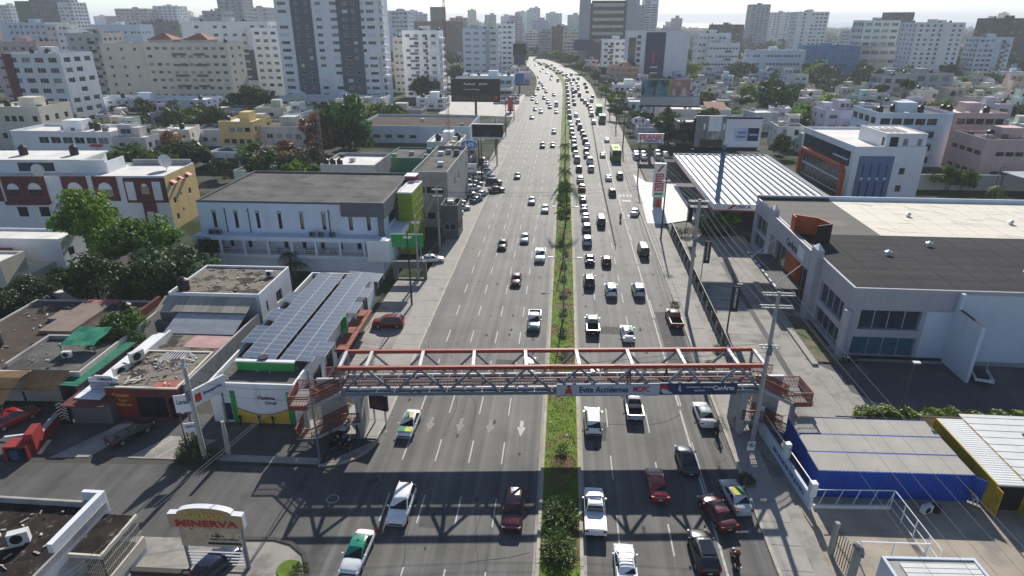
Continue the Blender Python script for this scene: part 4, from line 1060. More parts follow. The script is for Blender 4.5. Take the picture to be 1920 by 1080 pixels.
text('CERÁMICAS · COCINAS', t, (3.6, -.08, 5.6), 2.5, .2, M_LETW); text('BAÑOS', t, (3.6, -.08, 5.25), .9, .18, M_LETW); text('CerArte', t, (5.75, -.08, 5.5), 1.9, .5, M_LETW)
m = MB(); m.q([(0, 0, -.45), (.9, 0, -.45), (-.1, 0, .2), (-.3, 0, -.1)]); m.q([(1.3, 0, -.1), (1.6, 0, -.3), (1.45, 0, .4), (1.35, 0, .4)]); m.obj('tap_picture', mat('banner_pale', (.5, .52, .56), .6, .1, 1), t, (.35, -.085, 5.4))
m = MB(); m.q([(0, 0, 0), (.75, 0, -.15), (.5, 0, .5), (.1, 0, .4)]); m.obj('flower_picture', M_REDS, t, (.0, -.09, 5.5))

# ================================================================== POLES, LAMPS AND CABLES
def utility_pole(x, y, h, label, arms=((.97, 2.4), (.9, 2.4)), r=.2, mt=None, square=False, extras=True, z=0):
    t = thing('utility_pole', label, 'utility pole', (x, y, z))
    m = MB()
    if square: m.beam((0, 0, 0), (0, 0, h), r * 2, r * 2)
    else: m.cyl(0, 0, 0, h, r * 1.25, r * .75, 10)
    m.obj('shaft', mt or M_POLE, t)
    for k, L in arms:
        m = MB(); m.box(-L / 2, L / 2, -.3, -.22, h * k - .045, h * k + .045); m.box(-L / 2, L / 2, .22, .3, h * k - .045, h * k + .045); ca = m.obj('crossarm', mat('galvanised', (.45, .46, .46), .5, .1, 1, metal=.3), t)
        for s in (-.9, -.45, .45, .9):
            m = MB(); m.cyl(s * L / 2, -.26, h * k + .06, h * k + .28, .06, .035, 8); m.obj('insulator', M_SIGNW, ca)
    if extras:
        m = MB(); m.cyl(.0, -.34, h * .62, h * .62 + .8, .2, n=10); m.obj('transformer', M_STEEL, t)
    return t
def cables(pts_list, label, group, r=.016, sag=.5, mt=None, n=7):
    for a, b in pts_list:
        a, b = Vector(a), Vector(b); m = MB()
        m.tube([a.lerp(b, i / n) - Vector((0, 0, sag * 4 * (i / n) * (1 - i / n))) for i in range(n + 1)], r, 4, cap=False)
        tag(m.obj('overhead_cable', mt or M_WIRE), label, 'cable', group)
utility_pole(18.35, 49.9, 15.2, 'tall round concrete power pole beside the right stair tower', ((.985, 2.6), (.91, 2.6), (.66, 1.6)), .19)
utility_pole(17.05, 77.5, 15.7, 'tall square concrete power pole at the showroom car park fence', ((.985, 2.6), (.94, 2.2)), .2, square=True)
utility_pole(17.9, 108.5, 11.5, 'slim dark wooden pole on the pale fuel station pavement', ((.93, 1.4),), .13, M_POLED, extras=False)
utility_pole(18.0, 150, 11, 'slim dark wooden pole by the fuel station entrance', ((.93, 1.4),), .13, M_POLED, extras=False)
utility_pole(18.2, 195, 11.5, 'dark pole on the pavement past the fuel station', ((.95, 1.6),), .16, M_POLED, extras=False)
for i in range(8):
    y = 235 + i * 34; utility_pole(19 + XC(y) - .75, y, 11, 'distant dark power pole in the row along the right pavement', ((.95, 1.8),), .17, M_POLED, extras=False)['group'] = 'distant poles on the right pavement'
utility_pole(-30.9, 43.65, 10.2, 'leaning grey concrete pole carrying shop signs at the side street', ((.93, 1.2),), .19)
utility_pole(-29.2, 44.6, 3.4, 'short pale concrete stub pole beside the sign pole', (), .2, extras=False)
utility_pole(-20.6, 44.2, 9.2, 'thin steel pole with cables in front of the left stair tower', (), .07, M_STEEL, extras=False)
utility_pole(-19.9, 77.5, 10.5, 'dark slim pole by the forecourt bays', ((.93, 1.0),), .11, M_POLED, extras=False)
utility_pole(-20.9, 86.6, 10, 'round grey pole in front of the green sign frame', ((.9, 1.2),), .15, extras=False)
utility_pole(-20.3, 100.5, 11, 'concrete pole with transformers at the end of the parking row', ((.95, 1.8), (.85, 1.6)), .17)
for i, y in enumerate((150, 182, 216, 252)): utility_pole(-19.2, y, 10.5, ['dark pole on the left pavement by the navy shop', 'dark pole on the left pavement beside the black screen', 'dark pole on the left pavement before the fuel price pylon', 'dark pole on the left pavement beyond the fuel price pylon'][i], ((.95, 1.6),), .15, M_POLED, extras=False)
def arms_at(x, y, z, L, k=4): return [(x + (i / (k - 1) - .5) * L, y, z) for i in range(k)]
grp = 'cables along the right pavement'
A = arms_at(18.35, 49.9, 15.2, 2.4) + arms_at(18.35, 49.9, 14.1, 2.4); B = arms_at(17.05, 77.5, 15.7, 2.4) + arms_at(17.05, 77.5, 15.0, 2.0)
cables(zip(A, B), 'pale power line strung between the two tall right-hand poles', grp, .016, .6, M_WIREL)
D = arms_at(18.2, 195, 11.3, 1.5) + arms_at(18.2, 195, 10.6, 1.5)
cables(zip(B, [(d[0], d[1], d[2]) for d in D]), 'power line running from the square pole past the fuel station', 'cables past the fuel station', .017, 2.0, M_WIREL)
cables([((18.35 + s, 49.9, z), (20.5 + s, -5, z + 1)) for s, z in ((-1.1, 15.2), (1.1, 15.2), (-1.1, 14.1), (1.1, 14.1), (.4, 10))], 'power line leading back over the container yard', 'cables over the container yard', .012, .8, M_WIREL)
P_ = [(19 + XC(235 + i * 34) - .75, 235 + i * 34, 10.6) for i in range(8)]
cables([((p[0] + s, p[1], p[2]), (q[0] + s, q[1], q[2])) for p, q in zip([(18.2, 195, 11)] + P_, P_) for s in (-.8, 0, .8)], 'distant power line on the right of the avenue', 'distant cables on the right', .03, .7)
cables([((-30.9, 43.6, z), (-20.6, 44.2, z2)) for z, z2 in ((9.4, 8.8), (8.2, 7.5), (7.4, 6.4))], 'thin cable sagging from the sign pole to the steel pole', 'cables at the side street corner', .014, .5)
cables([((-20.6, 44.2, 8.9 - k * .5), (18.3, 49.9, 10.5 - k * .5)) for k in range(3)], 'thin cable crossing the avenue in front of the footbridge', 'cables across the avenue by the footbridge', .014, .9)
cables([((-30.9, 43.6, 8.8 - k * .6), (-62, 40 + k, 7.5)) for k in range(4)], 'thin cable running along the side street from the sign pole', 'cables along the side street', .014, .6)
cables([((-20.6, 44.2, 8.6 - k * .25), (-19.9, 77.5, 9.8 - k * .3)) for k in range(3)] + [((-19.9, 77.5, 9.8 - k * .3), (-20.3, 100.5, 10.2 - k * .3)) for k in range(3)], 'thin cable above the left pavement and forecourt', 'cables over the left forecourt', .016, .4)
cables([((-20.6, 44.2, 8.6 - k * .2), (-26.5, 20, 8.9 - k * .3)) for k in range(2)], 'thick cable dropping over the near side street corner', 'cables over the near corner', .018, .3, M_WIREL)
cables([((-20.3, 100.5, 10 - k * .6), (17.9, 108.5, 10.3 - k * .5)) for k in range(2)] + [((-19.2, 150, 9.8), (18, 150, 10.2))], 'thin cable crossing high over the avenue by the palm', 'cables across the avenue by the palm', .014, .8)
L_ = [(-20.3, 100.5, 10.3), (-19.2, 150, 10), (-19.2, 182, 10), (-19.2, 216, 10), (-19.2, 252, 10), (-19.5, 300, 10)]
cables([((p[0] + s, p[1], p[2]), (q[0] + s, q[1], q[2])) for p, q in zip(L_, L_[1:]) for s in (-.6, 0, .6)], 'power line above the left pavement beyond the parking row', 'cables on the left pavement', .02, .6)
def median_lamp(y, h, label):
    t = thing('street_lamp', label, 'street lamp', (XC(y), y, .15))
    m = MB(); m.cyl(0, 0, 0, h, .11, .06, 8); m.obj('post', M_STEEL, t)
    m = MB(); m.cyl(0, 0, 0, .3, .22, .2, 8); m.obj('base', M_CONC, t)
    for s in (-1, 1):
        m = MB(); m.tube([(0, 0, h - .4), (s * .7, 0, h), (s * 1.6, 0, h + .15)], .035, 6); am = m.obj('arm', M_STEEL, t)
        m = MB(); m.box(min(s * 1.5, s * 2.1), max(s * 1.5, s * 2.1), -.13, .13, h + .08, h + .22); m.obj('lamp_head', M_SIGNW, am)
median_lamp(74.2, 8.5, 'twin arm street lamp on the turf ahead of the footbridge')
median_lamp(97.5, 8.5, 'twin arm street lamp on the median before the palm')
for y in (150, 185, 222, 260, 300): t_ = median_lamp(y, 8.5, 'twin arm street lamp in the far row along the median')
for o in list(C.objects):
    if o.name.startswith('street_lamp') and 'far row' in o['label']: o['group'] = 'far median lamps'
def flood(px, py, h, label, hx=.5):
    g = G(px, py); t = thing('yard_lamp', label, 'lamp post', (g.x, g.y, 0))
    m = MB(); m.cyl(0, 0, 0, h, .09, .06, 8); m.obj('post', M_POLED if hx > 0 else M_STEEL, t)
    m = MB(); m.beam((0, 0, h), (hx, 0, h + .05), .07, .07); m.obj('arm', M_POLED, t)
    m = MB(); m.box(hx - .3, hx + .35, -.18, .18, h, h + .13); m.obj('lamp_head', M_SIGNW if hx < .2 else M_BLACK, t)
    return g
flood(1686, 784, 6.2, 'lamp post with square white head behind the hedge', .12)
flood(1363, 622, 6.4, 'black lamp post with flat arm in the showroom car park', .7)
def banner_post(px, py, h, w, bh, tx, label):
    g = G(px, py); t = thing('banner_post', label, 'banner', (g.x, g.y, 0))
    m = MB(); m.cyl(0, 0, 0, h, .06, .05, 8); m.obj('post', M_BLACK, t)
    m = MB(); m.box(.08, .08 + w, -.03, .03, h - bh - .1, h - .1); m.obj('panel', M_BLACK, t)
    if tx: text(tx, t, (.08 + w / 2, -.045, h - .1 - bh * .45), bh * .8, w * .4, M_LETW, roll=PI / 2)
banner_post(1362, 622, 6.3, .85, 3.4, 'CERÁMICAS', 'black vertical banner lettered for ceramics on a car park post')
banner_post(1313, 530, 6.6, .85, 3.4, 'BAÑOS', 'black vertical banner lettered for bathrooms on a car park post')
banner_post(1284, 446, 6.2, .85, 3.2, None, 'plain black vertical banner behind the tall square pole')
# no-parking sign by the right kerb
g = G(1400, 880); t = thing('parking_sign', 'white round-symbol parking sign on a post at the right kerb', 'sign', (g.x, g.y, .13))
m = MB(); m.cyl(0, 0, 0, 2.9, .05, n=8); m.obj('post', M_STEEL, t)
m = MB(); m.box(-.32, .32, -.09, -.05, 1.95, 2.85); m.obj('panel', M_SIGNW, t)
m = MB()
for k in range(20):
    a0, a1 = 6.283 * k / 20, 6.283 * (k + 1) / 20
    m.q([(.2 * math.cos(a0), -.1, 2.5 + .2 * math.sin(a0)), (.26 * math.cos(a0), -.1, 2.5 + .26 * math.sin(a0)), (.26 * math.cos(a1), -.1, 2.5 + .26 * math.sin(a1)), (.2 * math.cos(a1), -.1, 2.5 + .2 * math.sin(a1))])
m.q([(-.17, -.102, 2.6), (-.13, -.102, 2.65), (.17, -.102, 2.4), (.13, -.102, 2.35)]); m.obj('symbol', M_LETK, t); text('E', t, (0, -.1, 2.5), .16, .22, M_LETK)
# ad box by the left pier
g = G(706, 800); t = thing('advertising_box', 'dark framed advertising box with purple poster by the left pier', 'sign', (g.x + .3, g.y + .4, .13), -.25)
for s in (-.6, .6):
    m = MB(); m.box(s - .07, s + .07, -.07, .07, 0, 1.6); m.obj('leg', M_ALU, t)
m = MB(); m.box(-.95, .95, -.15, .15, 1.6, 3.3); m.obj('box', M_BLACK, t)
m = MB(); m.box(-.75, .75, -.17, -.15, 1.85, 3.1); m.obj('poster', mat('poster_purple', (.06, .02, .04), .4, .6, 2.5, blotch=((.25, .2, .25), 3, .6, .7)), t)
# ================================================================== BUILDING KIT
_WC = {}
def window_mesh(w, h, kind):
    key = (round(w, 2), round(h, 2), kind)
    if key in _WC: return _WC[key]
    m = MB(); f = .07
    fm = M_FRAME
    if kind == 'dark': fm = M_BLACK
    m.box(0, w, -.02, .05, 0, f); m.box(0, w, -.02, .05, h - f, h); m.box(0, f, -.02, .05, f, h - f); m.box(w - f, w, -.02, .05, f, h - f)
    if kind in ('slide', 'dark', 'curtain', 'tint'):
        n = max(1, round(w / 1.1))
        for i in range(1, n): m.box(w * i / n - .03, w * i / n + .03, -.01, .04, f, h - f)
    if kind == 'bars':
        n = max(2, round(w / .3))
        for i in range(1, n): m.box(w * i / n - .015, w * i / n + .015, -.02, .0, f, h - f)
        m.box(f, w - f, -.02, 0, h / 2 - .015, h / 2 + .015)
    m.q([(f, .045, f), (w - f, .045, f), (w - f, .045, h - f), (f, .045, h - f)], 1)
    gm = {'shut': M_FRAME, 'blue': M_GLASSB, 'curtain': M_CURT, 'tint': M_GLASS2}.get(kind, M_GLASS)
    _WC[key] = m.mesh('window', [fm, gm]); return _WC[key]
def grid(L, floors, fh, cols, ww, wh, sill=1.0, m0=1.0, m1=1.0, z0=0, skip=0, kind='slide', seed=0):
    r = random.Random(seed); out = []; blank = {c for c in range(cols) if cols > 4 and seed and r.random() < .16}
    for f in range(floors):
        for c in range(cols):
            if r.random() < skip or c in blank: continue
            cx = m0 + (L - m0 - m1) * ((c + .5) / cols)
            out.append((cx - ww / 2, z0 + f * fh + sill, ww, wh, kind))
    return out
FACE = lambda w, d: {'S': ((0, 0, 0), (1, 0, 0), w, 0), 'E': ((w, 0, 0), (0, 1, 0), d, PI / 2), 'N': ((w, d, 0), (-1, 0, 0), w, PI), 'W': ((0, d, 0), (0, -1, 0), d, -PI / 2)}
def block(t, x, y, w, d, h, wall, roof, faces=None, indiv=True, parapet=.7, depth=.16, z0=0, rim=None, roofname='roof'):
    """A flat-roofed block with real window openings, as parts of thing t."""
    m = MB(); jw = MB(); faces = faces or {}
    for k, (o, u, L, rz) in FACE(w, d).items():
        hs = faces.get(k, [])
        O = Vector((x + o[0], y + o[1], z0))
        m.wall(O, u, L, h, [q[:4] for q in hs], depth)
        U = Vector(u); n = U.cross(Vector((0, 0, 1)))
        for q in hs:
            p = O + U * q[0] + Vector((0, 0, q[1])) - n * (depth - .05)
            kd = q[4] if len(q) > 4 else 'slide'
            if kd == 'slide' and indiv: kd = R.choice(['slide', 'slide', 'tint', 'curtain'])
            if indiv: link('window', window_mesh(q[2], q[3], kd), t, p, rz)
            else:
                p = O + U * q[0] + Vector((0, 0, q[1])) - n * depth
                jw.q([p, p + U * q[2], p + U * q[2] + Vector((0, 0, q[3])), p + Vector((0, 0, q[3]))], R.choice([0, 0, 1, 1, 2]))
    if parapet:
        for a in ((x, x + w, y, y + .2), (x, x + w, y + d - .2, y + d), (x, x + .2, y + .2, y + d - .2), (x + w - .2, x + w, y + .2, y + d - .2)): m.box(a[0], a[1], a[2], a[3], z0 + h, z0 + h + parapet, 1 if rim else 0)
    wo = m.obj('wall', [wall] + ([rim] if rim else []), t)
    if jw.f: struct(jw.obj('window_bank', [M_GLASS, M_GLASS2, M_CURT], t), 'stuff')
    r = MB(); r.box(x + .19, x + w - .19, y + .19, y + d - .19, z0 + h - .1, z0 + h + .03); r.obj(roofname, roof, t)
    return wo
def tank(x, y, z, s=1.0, label='black plastic water tank', group=None, parent=None):
    m = MB(); m.cyl(0, 0, 0, 1.2 * s, .62 * s, .6 * s, 14); m.cyl(0, 0, 1.2 * s, 1.45 * s, .6 * s, .22 * s, 14); m.cyl(0, 0, 1.45 * s, 1.55 * s, .22 * s, n=10)
    for k in range(3): m.cyl(0, 0, .25 * s + k * .35 * s, .31 * s + k * .35 * s, .65 * s, n=14)
    o = m.obj('water_tank', M_TANK, parent, (x, y, z))
    if not parent: tag(o, label, 'water tank', group)
    return o
def acunit(x, y, z, rz, label, s=1.0, group=None):
    cm = M_DGREY if 'grey condenser' in label else M_ACU
    t = thing('air_conditioner', label, 'air conditioner', (x, y, z), rz, group)
    m = MB(); m.box(-.45 * s, .45 * s, -.2 * s, .2 * s, .08, .75 * s); m.obj('casing', cm, t)
    m = MB(); m.cyl(0, 0, 0, .02, .28 * s, n=14); o = m.obj('fan_grille', M_BLACK, t, (-.08 * s, -.2 * s, .42 * s)); o.rotation_euler = (PI / 2, 0, 0)
    m = MB(); m.box(-.35 * s, -.28 * s, -.18, .18, 0, .08); m.box(.28 * s, .35 * s, -.18, .18, 0, .08); m.obj('feet', M_BLACK, t)
def part(t, name, mt, *boxes):
    m = MB()
    for b in boxes: m.box(*b)
    return m.obj(name, mt, t)

# ================================================================== NEAR LEFT
# --- big white office building with grey roof
t = thing('office_building', 'long white two storey office block with flat grey roof and arched slot windows', 'building', (-55.8, 90.3, 0), .012)
W_, D_, H_ = 29.0, 20.5, 10.3
slots = [(2.2 + i * 3.45, 6.3, .55, 2.5, 'dark') for i in range(6)] + [(23.6, 6.3, .6, 2.5, 'dark'), (26.4, 6.3, .6, 2.5, 'dark')] + [(1.4 + i * 2.9, 3.2, .6, 1.9, 'dark') for i in range(9)]
block(t, 0, 0, W_, D_, H_, M_BLUEW, M_ROOF, {'S': slots, 'E': [(3, 6.2, 5, 2.2, 'blue')]}, parapet=.35, rim=M_DGREY)
for i in range(6):                    # arch heads over the slots
    m = MB(); m.tube([(2.2 + .27 + .32 * math.cos(a), -.03, 8.8 + .3 * math.sin(a)) for a in [k * PI / 8 for k in range(9)]], .06, 5); m.obj('arch_head', M_POLED, t).location.x = i * 3.45
part(t, 'corner_frame', M_DGREY, (22.6, 29.08, -.35, -.02, 8.55, 10.8), (28.2, 29.08, -.35, -.02, 4.9, 8.55), (29.02, 29.3, -.35, 9, 8.3, 10.75))
part(t, 'ledge', M_BLUEW, (-.3, 29.6, -2.0, -.01, 4.95, 5.6))
part(t, 'balcony_floor', M_BLUEW, (-.3, 29.6, -2.0, -.01, 2.2, 2.75))
for i in range(8): part(t, 'balcony_column', M_BLUEW, (-.2 + i * 3.75, .15 + i * 3.75, -1.95, -1.6, 2.75, 4.95))
part(t, 'corner_block', M_WHITE, (26.8, 30.2, -2.4, -.02, 2.1, 5.5))
for i in range(7):
    railing(t, (.2 + i * 3.75, -1.75, 2.7), (3.5 + i * 3.75, -1.75, 2.7), .8, .25, 'balcony_railing', M_ALU)
part(t, 'base_plinth', M_BLUEW, (0, 29, -1.6, -.02, 0, 2.2))
for x in (4.3, 8, 20.6): 
    m = MB(); m.tube([(x, -.08, 5.6), (x, -.08, 9.2)], .07, 6); m.cyl(x, -.08, 9.2, 9.45, .1, .1, 6); m.obj('drain_pipe', M_POLED, t)
part(t, 'east_balcony', M_WHITE, (29.05, 31.2, .5, 9.5, 4.6, 5.7))
part(t, 'roof_seam', M_ROOFD, *[(.4, 28.6, y, y + .05, 10.325, 10.34) for y in (5, 10, 15)], *[(x, x + .05, .4, 20.1, 10.325, 10.34) for x in (7, 14, 21)])
for i, (x, z) in enumerate(((2.3, 5.6), (3.4, 5.6), (18.2, 5.6), (19.5, 5.6), (21.3, 5.6), (2, 2.75), (4.2, 2.75), (12.6, 2.75), (14.2, 2.75), (17.2, 2.75), (19.4, 2.75), (21, 2.75))):
    acunit(-55.8 + x, 89.2, z, 0, 'grey condenser unit on the upper ledge of the white office block' if z > 4 else 'grey condenser unit on the balcony of the white office block', .95, 'condensers on the upper ledge' if z > 4 else 'condensers on the balcony')
# green glass stair tower
t = thing('stair_tower', 'lime green glazed stair tower with white cap beside the white office block', 'tower', (-26.3, 97.8, 0))
block(t, 0, 0, 2.4, 8.0, 10.3, M_LIME, M_ROOFW, parapet=.25, rim=M_SIGNW)
part(t, 'mullion', mat('lime_dark', (.17, .23, .02), .5, .1, 1), *[(-.02, 2.42, -.04, -.01, z, z + .07) for z in (2, 3.4, 4.8, 6.2, 7.6, 9)], *[(2.41, 2.44, -.02, 8.02, z, z + .07) for z in (2, 3.4, 4.8, 6.2, 7.6, 9)])
part(t, 'service_box', M_REDW, (-.6, 1.2, 8.1, 10.4, 6, 11.2)); part(t, 'box_cap', M_SIGNW, (-.7, 1.3, 8, 10.5, 11.2, 11.35))
part(t, 'grey_link', M_DGREY, (-2.2, -.05, .5, 5, 5.6, 10.2))
# green sign frame
t = thing('roadside_sign', 'faded green rectangular sign on two posts over a grey portal frame', 'sign', (-24.6, 86.6, 0), .06)
part(t, 'panel', M_SIGNG, (0, 4.6, -.12, .12, 5.2, 7.2))
text('BOREL', t, (2.3, -.14, 6.1), 2.7, .5, mat('ghost_letter', (.04, .32, .10), .6, 0))
for x in (.4, 4.2): part(t, 'post', M_STEEL, (x - .08, x + .08, -.08, .08, 3.0, 5.2))
part(t, 'portal', M_DGREY, (-.1, 4.9, -.3, .3, 1.9, 3.0), (-.1, .6, -.3, .3, 0, 1.9), (4.5, 4.9, -.3, .3, 0, 1.9), (.6, 4.5, -.3, .3, 0, .25))
# --- solar panel building
t = thing('shop_building', 'low white shop building roofed with solar panels, green and orange facade', 'building', (-32.9, 49.2, 0), .02)
block(t, 0, 0, 8.4, 28.5, 3.9, M_WHITE, M_ROOF, {'E': [(1 + i * 3.6, .4, 2.4, 2.4, 'dark') for i in range(7)], 'S': [(1.0, .1, .95, 2.1, 'blue')]}, parapet=.5)
part(t, 'green_pilaster', M_SIGNG, (2.0, 2.5, -.06, -.01, 0, 3.6), (7.5, 8.1, -.06, -.01, 0, 3.6))
m = MB(); n = 14
for i in range(n):
    x0, x1 = 2.5 + 5 * i / n, 2.5 + 5 * (i + 1) / n; f = lambda x: 1.0 + .7 * ((x - 5) / 2.5) ** 2
    m.q([(x0, -.05, 0), (x1, -.05, 0), (x1, -.05, f(x1)), (x0, -.05, f(x0))], 0); m.q([(x0, -.055, f(x0)), (x1, -.055, f(x1)), (x1, -.055, f(x1) + .07), (x0, -.055, f(x0) + .07)], 1)
m.obj('orange_arc', [M_GOLD, M_LETK], t)
text('Óptima', t, (5.5, -.06, 2.9), 1.7, .5, M_LETK); text('Oral', t, (5.9, -.06, 2.35), 1.1, .35, M_LETB)
part(t, 'green_parapet', M_SIGNG, (1.4, 7.2, 3.2, 3.45, 3.94, 4.9)); part(t, 'parapet_coping', M_SIGNW, (1.3, 7.3, 3.1, 3.55, 4.9, 5.05))
part(t, 'green_screen', M_SIGNG, (7.0, 9.2, 13.9, 14.1, 2.6, 4.9)); part(t, 'mural_wall', M_SIGNW, (8.42, 8.7, 14.1, 19, 0, 4.5))
m = MB()
for k in range(9): m.q([(8.72, 15 + k * .32, 1.6 + R.random()), (8.72, 15.4 + k * .32, 1.5 + R.random()), (8.72, 15.5 + k * .32, 2.8 + R.random() * .6), (8.72, 15.1 + k * .32, 2.7 + R.random() * .6)])
m.obj('purple_mural', mat('mural_purple', (.09, .02, .16), .6, .3, 2), t)
for k in range(11): part(t, 'awning_tile', M_TILE, (8.75, 10.2, 10.4 + k * .95, 11.3 + k * .95, 2.5 + .0, 2.6 + (k % 2) * .02))
part(t, 'awning_frame', M_REDW, (8.7, 10.2, 10.3, 20.9, 2.38, 2.48))
sp = MB(); sp.box(0, 1.62, 0, .97, 0, .04); sp.box(.03, 1.59, .03, .94, .04, .048, 1); spm = sp.mesh('solar_panel', [mat('panel_frame', (.55, .57, .6), .5, 0), M_SOLAR])
def array(label, x0, y0, cols, rows, z, tilt):
    t = thing('solar_array', label, 'solar array', (x0, y0, z), .02)
    for r_ in range(rows):
        for c in range(cols): 
            o = link('solar_panel', spm, t, (c * 1.65 * math.cos(tilt), r_ * 1.0, -c * 1.65 * math.sin(tilt))); o.rotation_euler = (0, tilt, 0)
    m = MB()
    for r_ in range(0, rows + 1, 3):
        for c in (0.1, cols * 1.6): m.box(c - .04, c + .04, r_ - .04 if r_ else 0, r_ + .04, -(z - 3.95), -.02 - (c * math.sin(tilt)))
    m.obj('support_frame', M_ALU, t)
array('long western strip of solar panels on the shop roof', -31.3, 53.3, 2, 23, 5.0, .08)
array('long eastern strip of solar panels on the shop roof', -27.35, 53.0, 2, 24, 5.0, .05)
array('small wing of solar panels beside the roof edge at the front', -24.75, 54.2, 1, 3, 4.9, .05)
for i, (x, y, r_) in enumerate(((-24.85, 64.5, 3), (-24.85, 69, 3), (-24.9, 74, 3), (-33.0, 56.5, 4), (-33.1, 62, 3), (-33.2, 67, 3))):
    array(['short solar wing by the mural wall', 'short solar wing in the middle of the east roof edge', 'short solar wing at the back of the east roof edge', 'short solar wing on the west roof edge near the front', 'short solar wing in the middle of the west roof edge', 'short solar wing at the back of the west roof edge'][i], x, y, 1, r_, 4.85, .05)
for i, (x, y) in enumerate(((-25.4, 57.8), (-25.2, 68), (-25.2, 72.7), (-25.3, 77))): acunit(x, y, 3.95, .3, 'white condenser unit between the solar wings on the shop roof', 1, 'condensers on the solar roof')
m = MB(); m.cyl(0, 0, 0, 1.2, .42, .4, 12); m.cyl(0, 0, 1.2, 1.3, .5, .5, 12); tag(m.obj('roof_vent', M_TANK, None, (-29, 53.0, 3.95)), 'dark drum shaped vent behind the green parapet', 'vent')
# --- house with stained roof and tin lean-to
t = thing('house', 'old pale house with stained flat roof and tin lean-to roofs', 'house', (-47.2, 66.9, 0), .02)
block(t, 0, 0, 11.3, 9.4, 5.3, M_WHITE, M_ROOFS, {'E': [(1.5, 2.6, .5, 1.4, 'dark'), (4.5, 2.4, 1.8, 1.5)]}, parapet=.3)
for i in range(7):
    m = MB(); x0, x1 = -.4 + i * 1.6, 1.16 + i * 1.6; m.q([(x0, -2.6, 4.3), (x1, -2.6, 4.3), (x1, -.05, 5.2), (x0, -.05, 5.2)]); m.q([(x0, -2.6, 4.27), (x0, -.05, 5.17), (x1, -.05, 5.17), (x1, -2.6, 4.27)])
    m.obj('tin_sheet', mat('rusty_tin_%d' % (i % 3), ((.36, .33, .26), (.30, .28, .24), (.40, .37, .30))[i % 3], .6, .25, .8, streak=(6, .5, 1)), t)
for i in range(5):
    m = MB(); x0, x1 = 2.4 + i * 1.66, 4.04 + i * 1.66; m.q([(x0 - .3, -5.6, 3.0), (x1 - .3, -5.6, 3.0), (x1, -2.5, 4.15), (x0, -2.5, 4.15)]); m.q([(x0 - .3, -5.6, 2.97), (x0, -2.5, 4.12), (x1, -2.5, 4.12), (x1 - .3, -5.6, 2.97)]); m.obj('tin_sheet', M_TIN, t)
part(t, 'lean_to_wall', M_DGREY, (.2, 10.4, -2.6, -2.45, 0, 4.1), (-.2, 2, -3.4, -2.6, 0, 3.2)); part(t, 'lean_to_post', M_POLED, *[(x, x + .1, -5.5, -5.4, 0, 2.95) for x in (2.3, 5, 7.8, 10.2)])
part(t, 'hanging_sheet', mat('curtain_pink', (.33, .22, .27), .9, .2, 2), (4.4, 6.4, -4.7, -4.66, .6, 2.9)); part(t, 'hanging_sheet', M_SIGNW, (3.3, 4.3, -4.7, -4.66, 1.4, 2.9))
tank(-46.0, 68.4, 5.35, 1.1, 'black water tank on the stained roof of the old house')
acunit(-37.3, 73.4, 5.35, 0, 'white box unit on the stained roof of the old house', 1.1)
# terrace between house and restaurant
t = thing('terrace', 'paved rear terrace in patches of grey and pink below the tin lean-to', 'terrace', (0, 0, 0))
part(t, 'floor', M_ROOFS, (-44.6, -36.2, 56.5, 63.4, 0, 2.9)); part(t, 'floor', M_ROOFB, (-46.4, -36.2, 63.42, 66.6, 0, 2.3))
part(t, 'pink_floor', mat('pink_cement', (.40, .25, .24), .9, .3, .6), (-41, -36.6, 58.4, 61.2, 2.9, 2.93))
part(t, 'side_wall', M_CONC, (-36.2, -35.95, 50.2, 66.6, 0, 3.4))
# --- restaurant with mottled roof, red front
t = thing('restaurant', 'small restaurant with mottled flat roof and dark red lettered front', 'building', (-43.3, 49.0, 0), .03)
block(t, 0, 0, 7.2, 7.4, 3.4, M_BRICK, M_ROOFS, {'S': [(2.9, .2, 2.9, 2.3, 'dark'), (6.1, .2, .9, 2.3, 'dark')]}, parapet=.15, rim=M_CREAM); part(t, 'red_panel', M_REDW, (.1, 2.75, -.025, -.005, .3, 3.2))
part(t, 'red_roof_patch', mat('faded_red', (.36, .12, .09), .9, .3, 1), (4.6, 6.9, .4, 1.6, 3.435, 3.45))
text('Comedor', t, (1.5, -.04, 2.65), 1.7, .38, M_GOLD); text('Los', t, (1.6, -.04, 2.1), .75, .3, M_GOLD); text('Mellizos', t, (1.55, -.04, 1.6), 1.6, .32, M_GOLD)
part(t, 'west_ledge', M_WHITE, (-2.6, -.02, -.8, 13, 2.4, 2.75)); part(t, 'west_parapet', M_SIGNW, (-.25, -.02, 3, 12, 2.75, 3.6)); part(t, 'west_store', M_CONC, (-2.4, -.02, .5, 12.5, 0, 2.4))
acunit(-43.6, 52.0, 3.0, 1.2, 'large white condenser unit with black fans on the restaurant edge', 1.5); acunit(-43.1, 54.0, 3.6, 1.2, 'second large white condenser unit behind the first on the restaurant edge', 1.5)
t = thing('scrap_frame', 'collapsed white metal frame heap lying on the restaurant roof', 'scrap', (-39.2, 54.4, 3.45), .2)
m = MB()
for k in range(9): m.beam((-1.4 + k * .3, -.7, .5 + .03 * k), (-1.1 + k * .3, .7, .7 + .03 * k), .07, .05)
m.obj('slats', M_SIGNW, t); m = MB()
for a, b in (((-1.5, -.8, 0), (-1.2, -.7, .5)), ((1.3, -.8, 0), (1, -.6, .7)), ((1.6, .8, 0), (1.1, .6, .8)), ((-1.3, .8, 0), (-1, .7, .7)), ((1.0, -.7, .75), (1.9, -.2, 0)), ((1.1, .7, .8), (1.9, -.2, 0))): m.beam(a, b, .1, .1)
m.obj('legs', M_SIGNW, t)
t = thing('scrap_frame', 'broken pale plaster strips scattered at the restaurant roof front', 'scrap', (-41.2, 50.6, 3.45), .9)
m = MB()
